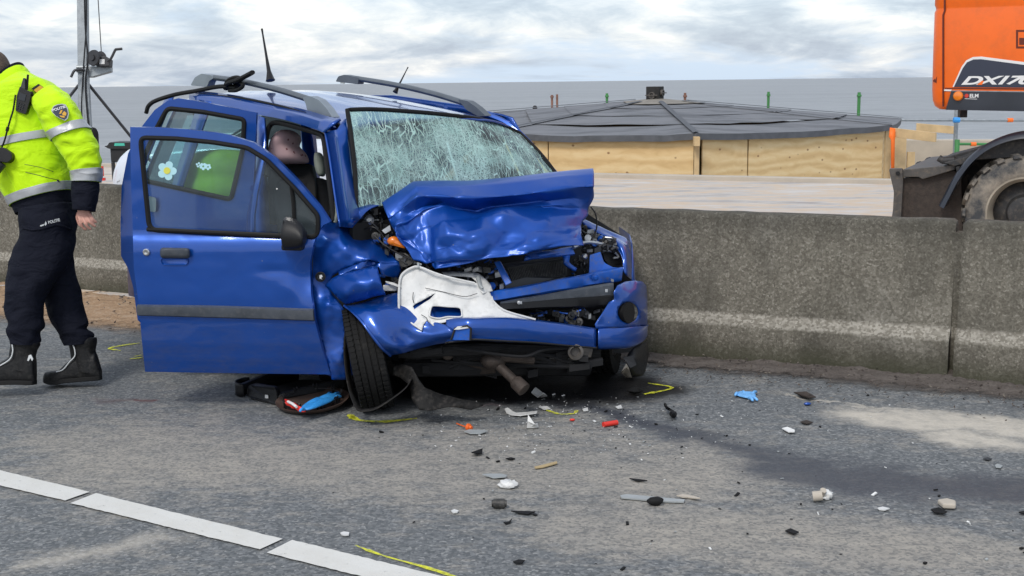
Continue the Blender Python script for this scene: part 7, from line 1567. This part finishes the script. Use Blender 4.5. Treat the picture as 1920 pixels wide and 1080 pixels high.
g = Geo(); g.tube([Gd(856, 794, .012), Gd(872, 800, .012)], .003, 6); g.lathe(Gd(874, 800, .012), Gd(884, 801, .012) - Gd(872, 799, .012), [(0, .008), (.008, .017), (.02, .017), (.024, .010), (.034, .008)], 12); tag(build('orange_plug', g, M['orangepl']), 'orange plug with a short stalk on the road', 'plug')
g = Geo(); g.ball(Gd(1073, 787, .008), .010, (1.4, 1, .6), 8); tag(build('red_chip', g, M['redplastic']), 'tiny red chip left of the red tube', 'chip')
g = Geo(); g.ball(Gd(1514, 757, .010), .014, (1.4, 1, .6), 8); tag(build('blue_chip', g, M['paint']), 'tiny blue paint chip near the leaf dirt', 'chip')
# beige grille piece on the right
g = Geo(); q = [Gd(x, y, .006) for x, y in [(1757, 945), (1775, 942), (1792, 947), (1792, 955), (1768, 954)]]; g.plate(q, EW * .02); tag(build('beige_fragment', g, M['seawall'], smooth=False, bevel=.006), 'beige ribbed fragment in the dark wet streak', 'fragment')
# gloves
def glove(pix, z0, mat, label, seed, thick=.014, tips=()):
    g = Geo(); q = [Gd(x, y, z0) for x, y in pix]; c = sum(q, Vector()) / len(q); N_ = len(q); rings = []
    for t, k, h in ((0, 1.0, 0), (0, 1.05, .4), (0, .8, 1), (0, .4, 1.25), (0, .08, 1.1)): rings.append([c + (p - c) * k + EW * (thick * h * (1 + .8 * noise.noise(p * 40 + Vector((seed, k * 5, 0))))) for p in q])
    g.loft(rings)
    for a, b in tips: pa, pb = Gd(*a, z0 + .008), Gd(*b, z0 + .006); m_ = (pa + pb) / 2 + EW * .008; g.tube(spl([pa, m_, pb], 8), [.010, .010, .0098, .0095, .009, .0085, .008, .005], 8, flat=1.0)
    return tag(build('rubber_glove', g, M[mat], sub=1, angle=180), label, 'glove', 'discarded blue gloves')
glove([(1376, 740), (1384, 736), (1398, 739), (1414, 737), (1420, 744), (1412, 750), (1396, 747), (1382, 744)], .006, 'paleglove', 'light blue glove lying on the road near the wall', 1, tips=(((1410, 740), (1419, 735)), ((1408, 746), (1421, 751)), ((1404, 747), (1412, 752)), ((1384, 738), (1378, 742)), ((1396, 740), (1392, 735))))
# wheel cover lying face down, with glove and red scraps in it
hc_ = Gd(587, 764, 0); hub = thing('wheel_cover', 'brown dusty wheel cover lying upside down by the front tyre', 'hubcap', tuple(hc_))
tl = Matrix.Rotation(math.radians(-3), 4, 'Y') @ Matrix.Rotation(math.radians(5), 4, 'X')
def hq(r, a, h): return hc_ + EW * .022 + tl @ Vector((r * math.cos(a), r * math.sin(a), h))
g = Geo(); g.loft([[hq(r, 2 * PI * q / 48, h) for q in range(48)] for r, h in ((.10, -.004), (.165, .000), (.186, .018), (.190, .026), (.184, .026), (.163, .010), (.10, .006), (.03, .008))]); build('cover_disc', g, M['hubcap'], hub)
for k in range(9):
    a = 2 * PI * k / 9 + .2; g = Geo()
    for d in (-.06, .06): g.tube([hq(.152, a + d, .006), hq(.150, a + d, .048), hq(.158, a + d, .054)], .005, 6)
    g.tube([hq(.152, a - .06, .04), hq(.152, a + .06, .04)], .004, 6); build('retaining_clip', g, M['black'], hub)
g = Geo(); g.tube([hq(.150, 2 * PI * q / 40, .03) for q in range(41)], .0022, 6, cap=False); build('retaining_wire', g, M['darksteel'], hub)
glove([(563, 765), (578, 757), (600, 746), (620, 739), (634, 740), (636, 747), (620, 756), (600, 764), (580, 771), (568, 771)], .055, 'blueglove', 'bright blue glove lying on the upturned wheel cover', 4, .02, tips=(((625, 742), (638, 738)), ((628, 747), (640, 744)), ((612, 744), (622, 737)), ((570, 768), (562, 772))))
g = Geo(); g.tube(spl([Gd(536, 752, .05), Gd(543, 757, .055), Gd(552, 761, .05), Gd(560, 766, .05), Gd(573, 770, .045)], 14), [.010, .012, .014, .011, .010, .013, .015, .014, .012, .012, .013, .012, .010, .006], 8); g.v = noisy(g.v, .005, 40); tag(build('red_packet', g, M['redplastic']), 'torn red and white packet on the wheel cover', 'packet')
g = Geo(); g.tube(spl([Gd(540, 753, .068), Gd(548, 757, .07), Gd(556, 763, .066)], 8), .007, 6); tag(build('white_wrapper', g, M['paper']), 'white wrapper scrap on the red packet', 'wrapper')
# black plastic arch liner trough below the door
tr0 = Gd(520, 745); tr_t = thing('plastic_trough', 'black moulded plastic liner lying under the open door', 'liner', tuple(tr0))
g = Geo(); A_, B_ = [(449, 744, 735, 708), (470, 752, 742, 706), (505, 759, 752, 704), (540, 757, 752, 704)], None
g.plate(rpath([Gd(462, 743, .004), Gd(518, 760, .004), onp(520, 736, Gd(518, 760), Vector((.25, 1, 0))), onp(514, 726, Gd(518, 760), Vector((.25, 1, 0))), onp(475, 720, Gd(462, 743), Vector((.25, 1, 0))), onp(464, 724, Gd(462, 743), Vector((.25, 1, 0)))], .02, 3), Vector((.012, .03, 0))); build('end_panel', g, M['black'], tr_t, smooth=False, bevel=.004)
g = Geo(); g.plate([onp(497, 740, Gd(497, 754), Vector((.25, 1, 0))) + Vector((0, -.004, 0)), onp(503, 741, Gd(503, 756), Vector((.25, 1, 0))) + Vector((0, -.004, 0)), onp(503, 747, Gd(503, 756), Vector((.25, 1, 0))) + Vector((0, -.004, 0)), onp(497, 746, Gd(497, 754), Vector((.25, 1, 0))) + Vector((0, -.004, 0))], Vector((0, .004, 0))); build('sticker', g, M['paper'], tr_t, smooth=False)
def wallp(name, a, b, h0, h1, mat='black', th=.008):
    p, q = Gd(*a, .004), Gd(*b, .004); n_ = Vector((-(q - p).y, (q - p).x, 0)).normalized(); g = Geo(); m = 12; rows = []
    for i in range(m + 1): f = i / m; c = p.lerp(q, f); h = h0 + (h1 - h0) * f; rows.append([c, c + EW * h * .6 - n_ * .01, c + EW * h + n_ * .004, c + EW * h + n_ * .03])
    g.grid(rows); return build(name, g, M[mat], tr_t, solid=th)
wallp('front_rim', (520, 758), (652, 742), .05, .10); wallp('rear_rim', (452, 742), (560, 712), .055, .10); wallp('rear_rim', (600, 712), (665, 728), .08, .07)
g = Geo(); rows = []
for f in range(9):
    a = PI * .5 + PI * f / 8; c = Gd(468, 742); rows.append([c + Vector((.055 * math.cos(a) - .02, .075 * math.sin(a) + .04, z)) for z in (.004, .03, .06, .075)])
g.grid(rows); build('rounded_end', g, M['black'], tr_t, solid=.008)
g = Geo(); g.plate([Gd(470, 748, .006), Gd(520, 758, .006), Gd(652, 742, .006), Gd(640, 716, .006), Gd(560, 714, .006), Gd(470, 738, .006)], EW * .006); build('trough_floor', g, M['void'], tr_t, smooth=False)
# rubber door seal knotted round the roof rail
g = Geo(); u = .27; q = [Su(274, 212, .05), Su(279, 198, .06), Su(294, 188, .10), Su(330, 177, .18), Su(370, 170, .23), Su(405, 163, .26), Su(430, 162, .27), Su(444, 165, .27)]
g.tube(spl(q, 40), .013, 8, flat=1.3); st1 = spl([Su(424, 166, .28), Su(428, 153, .26), Su(440, 146, .25), Su(450, 148, .27), Su(446, 158, .31), Su(434, 164, .29), Su(428, 156, .25), Su(446, 150, .24), Su(460, 143, .25), Su(473, 136, .25)], 50)
g.tube(st1, .014, 8, flat=1.4); g.tube(spl([Su(430, 170, .27), Su(445, 169, .25), Su(456, 160, .25), Su(446, 150, .27)], 16), .011, 8)
tag(build('rubber_strip', g, M['rubber']), 'black rubber strip knotted around the near roof rail', 'strip')
# loose crumbs and grit
random.seed(21); g = Geo()
def crumb(x, y, s, mi):
    p = Gd(x, y, .003); r = s * random.uniform(.6, 1.3); ax = Vector((random.uniform(-1, 1), random.uniform(-1, 1), random.uniform(-.3, .3))).normalized(); ay = ax.cross(Vector((0, 0, 1))).normalized(); g.box(p + EW * r * .2, r * random.uniform(1, 2.4), r, r * random.uniform(.3, .7), (ax, ay, ax.cross(ay)), mi)
for k in range(150):
    t = random.random()
    if t < .45: x, y = random.gauss(1080, 170), random.gauss(800, 60)
    elif t < .8: x, y = random.uniform(600, 1920), random.uniform(770, 1075)
    else: x, y = random.gauss(1500, 220), random.gauss(880, 70)
    if 735 < y < 1085 and -20 < x < 1940 and not (x < 700 and y < 790): crumb(x, y, random.choice((.004, .005, .006, .009)), random.choice((0, 0, 0, 0, 1, 1, 2)))
for k in range(520):
    x, y = random.gauss(1060, 190), random.gauss(790, 38)
    if y > 742 and x > 690: crumb(x, y, random.choice((.0022, .003, .004)), random.choice((0, 1, 1, 2, 2)))
o = build('crash_grit', g, [M['rubber'], M['paper'], M['greyplastic']], smooth=False, loc=(0, 0, 0)); tag(o, 'grit and crumbs of broken plastic strewn over the road', 'debris', kind='stuff')
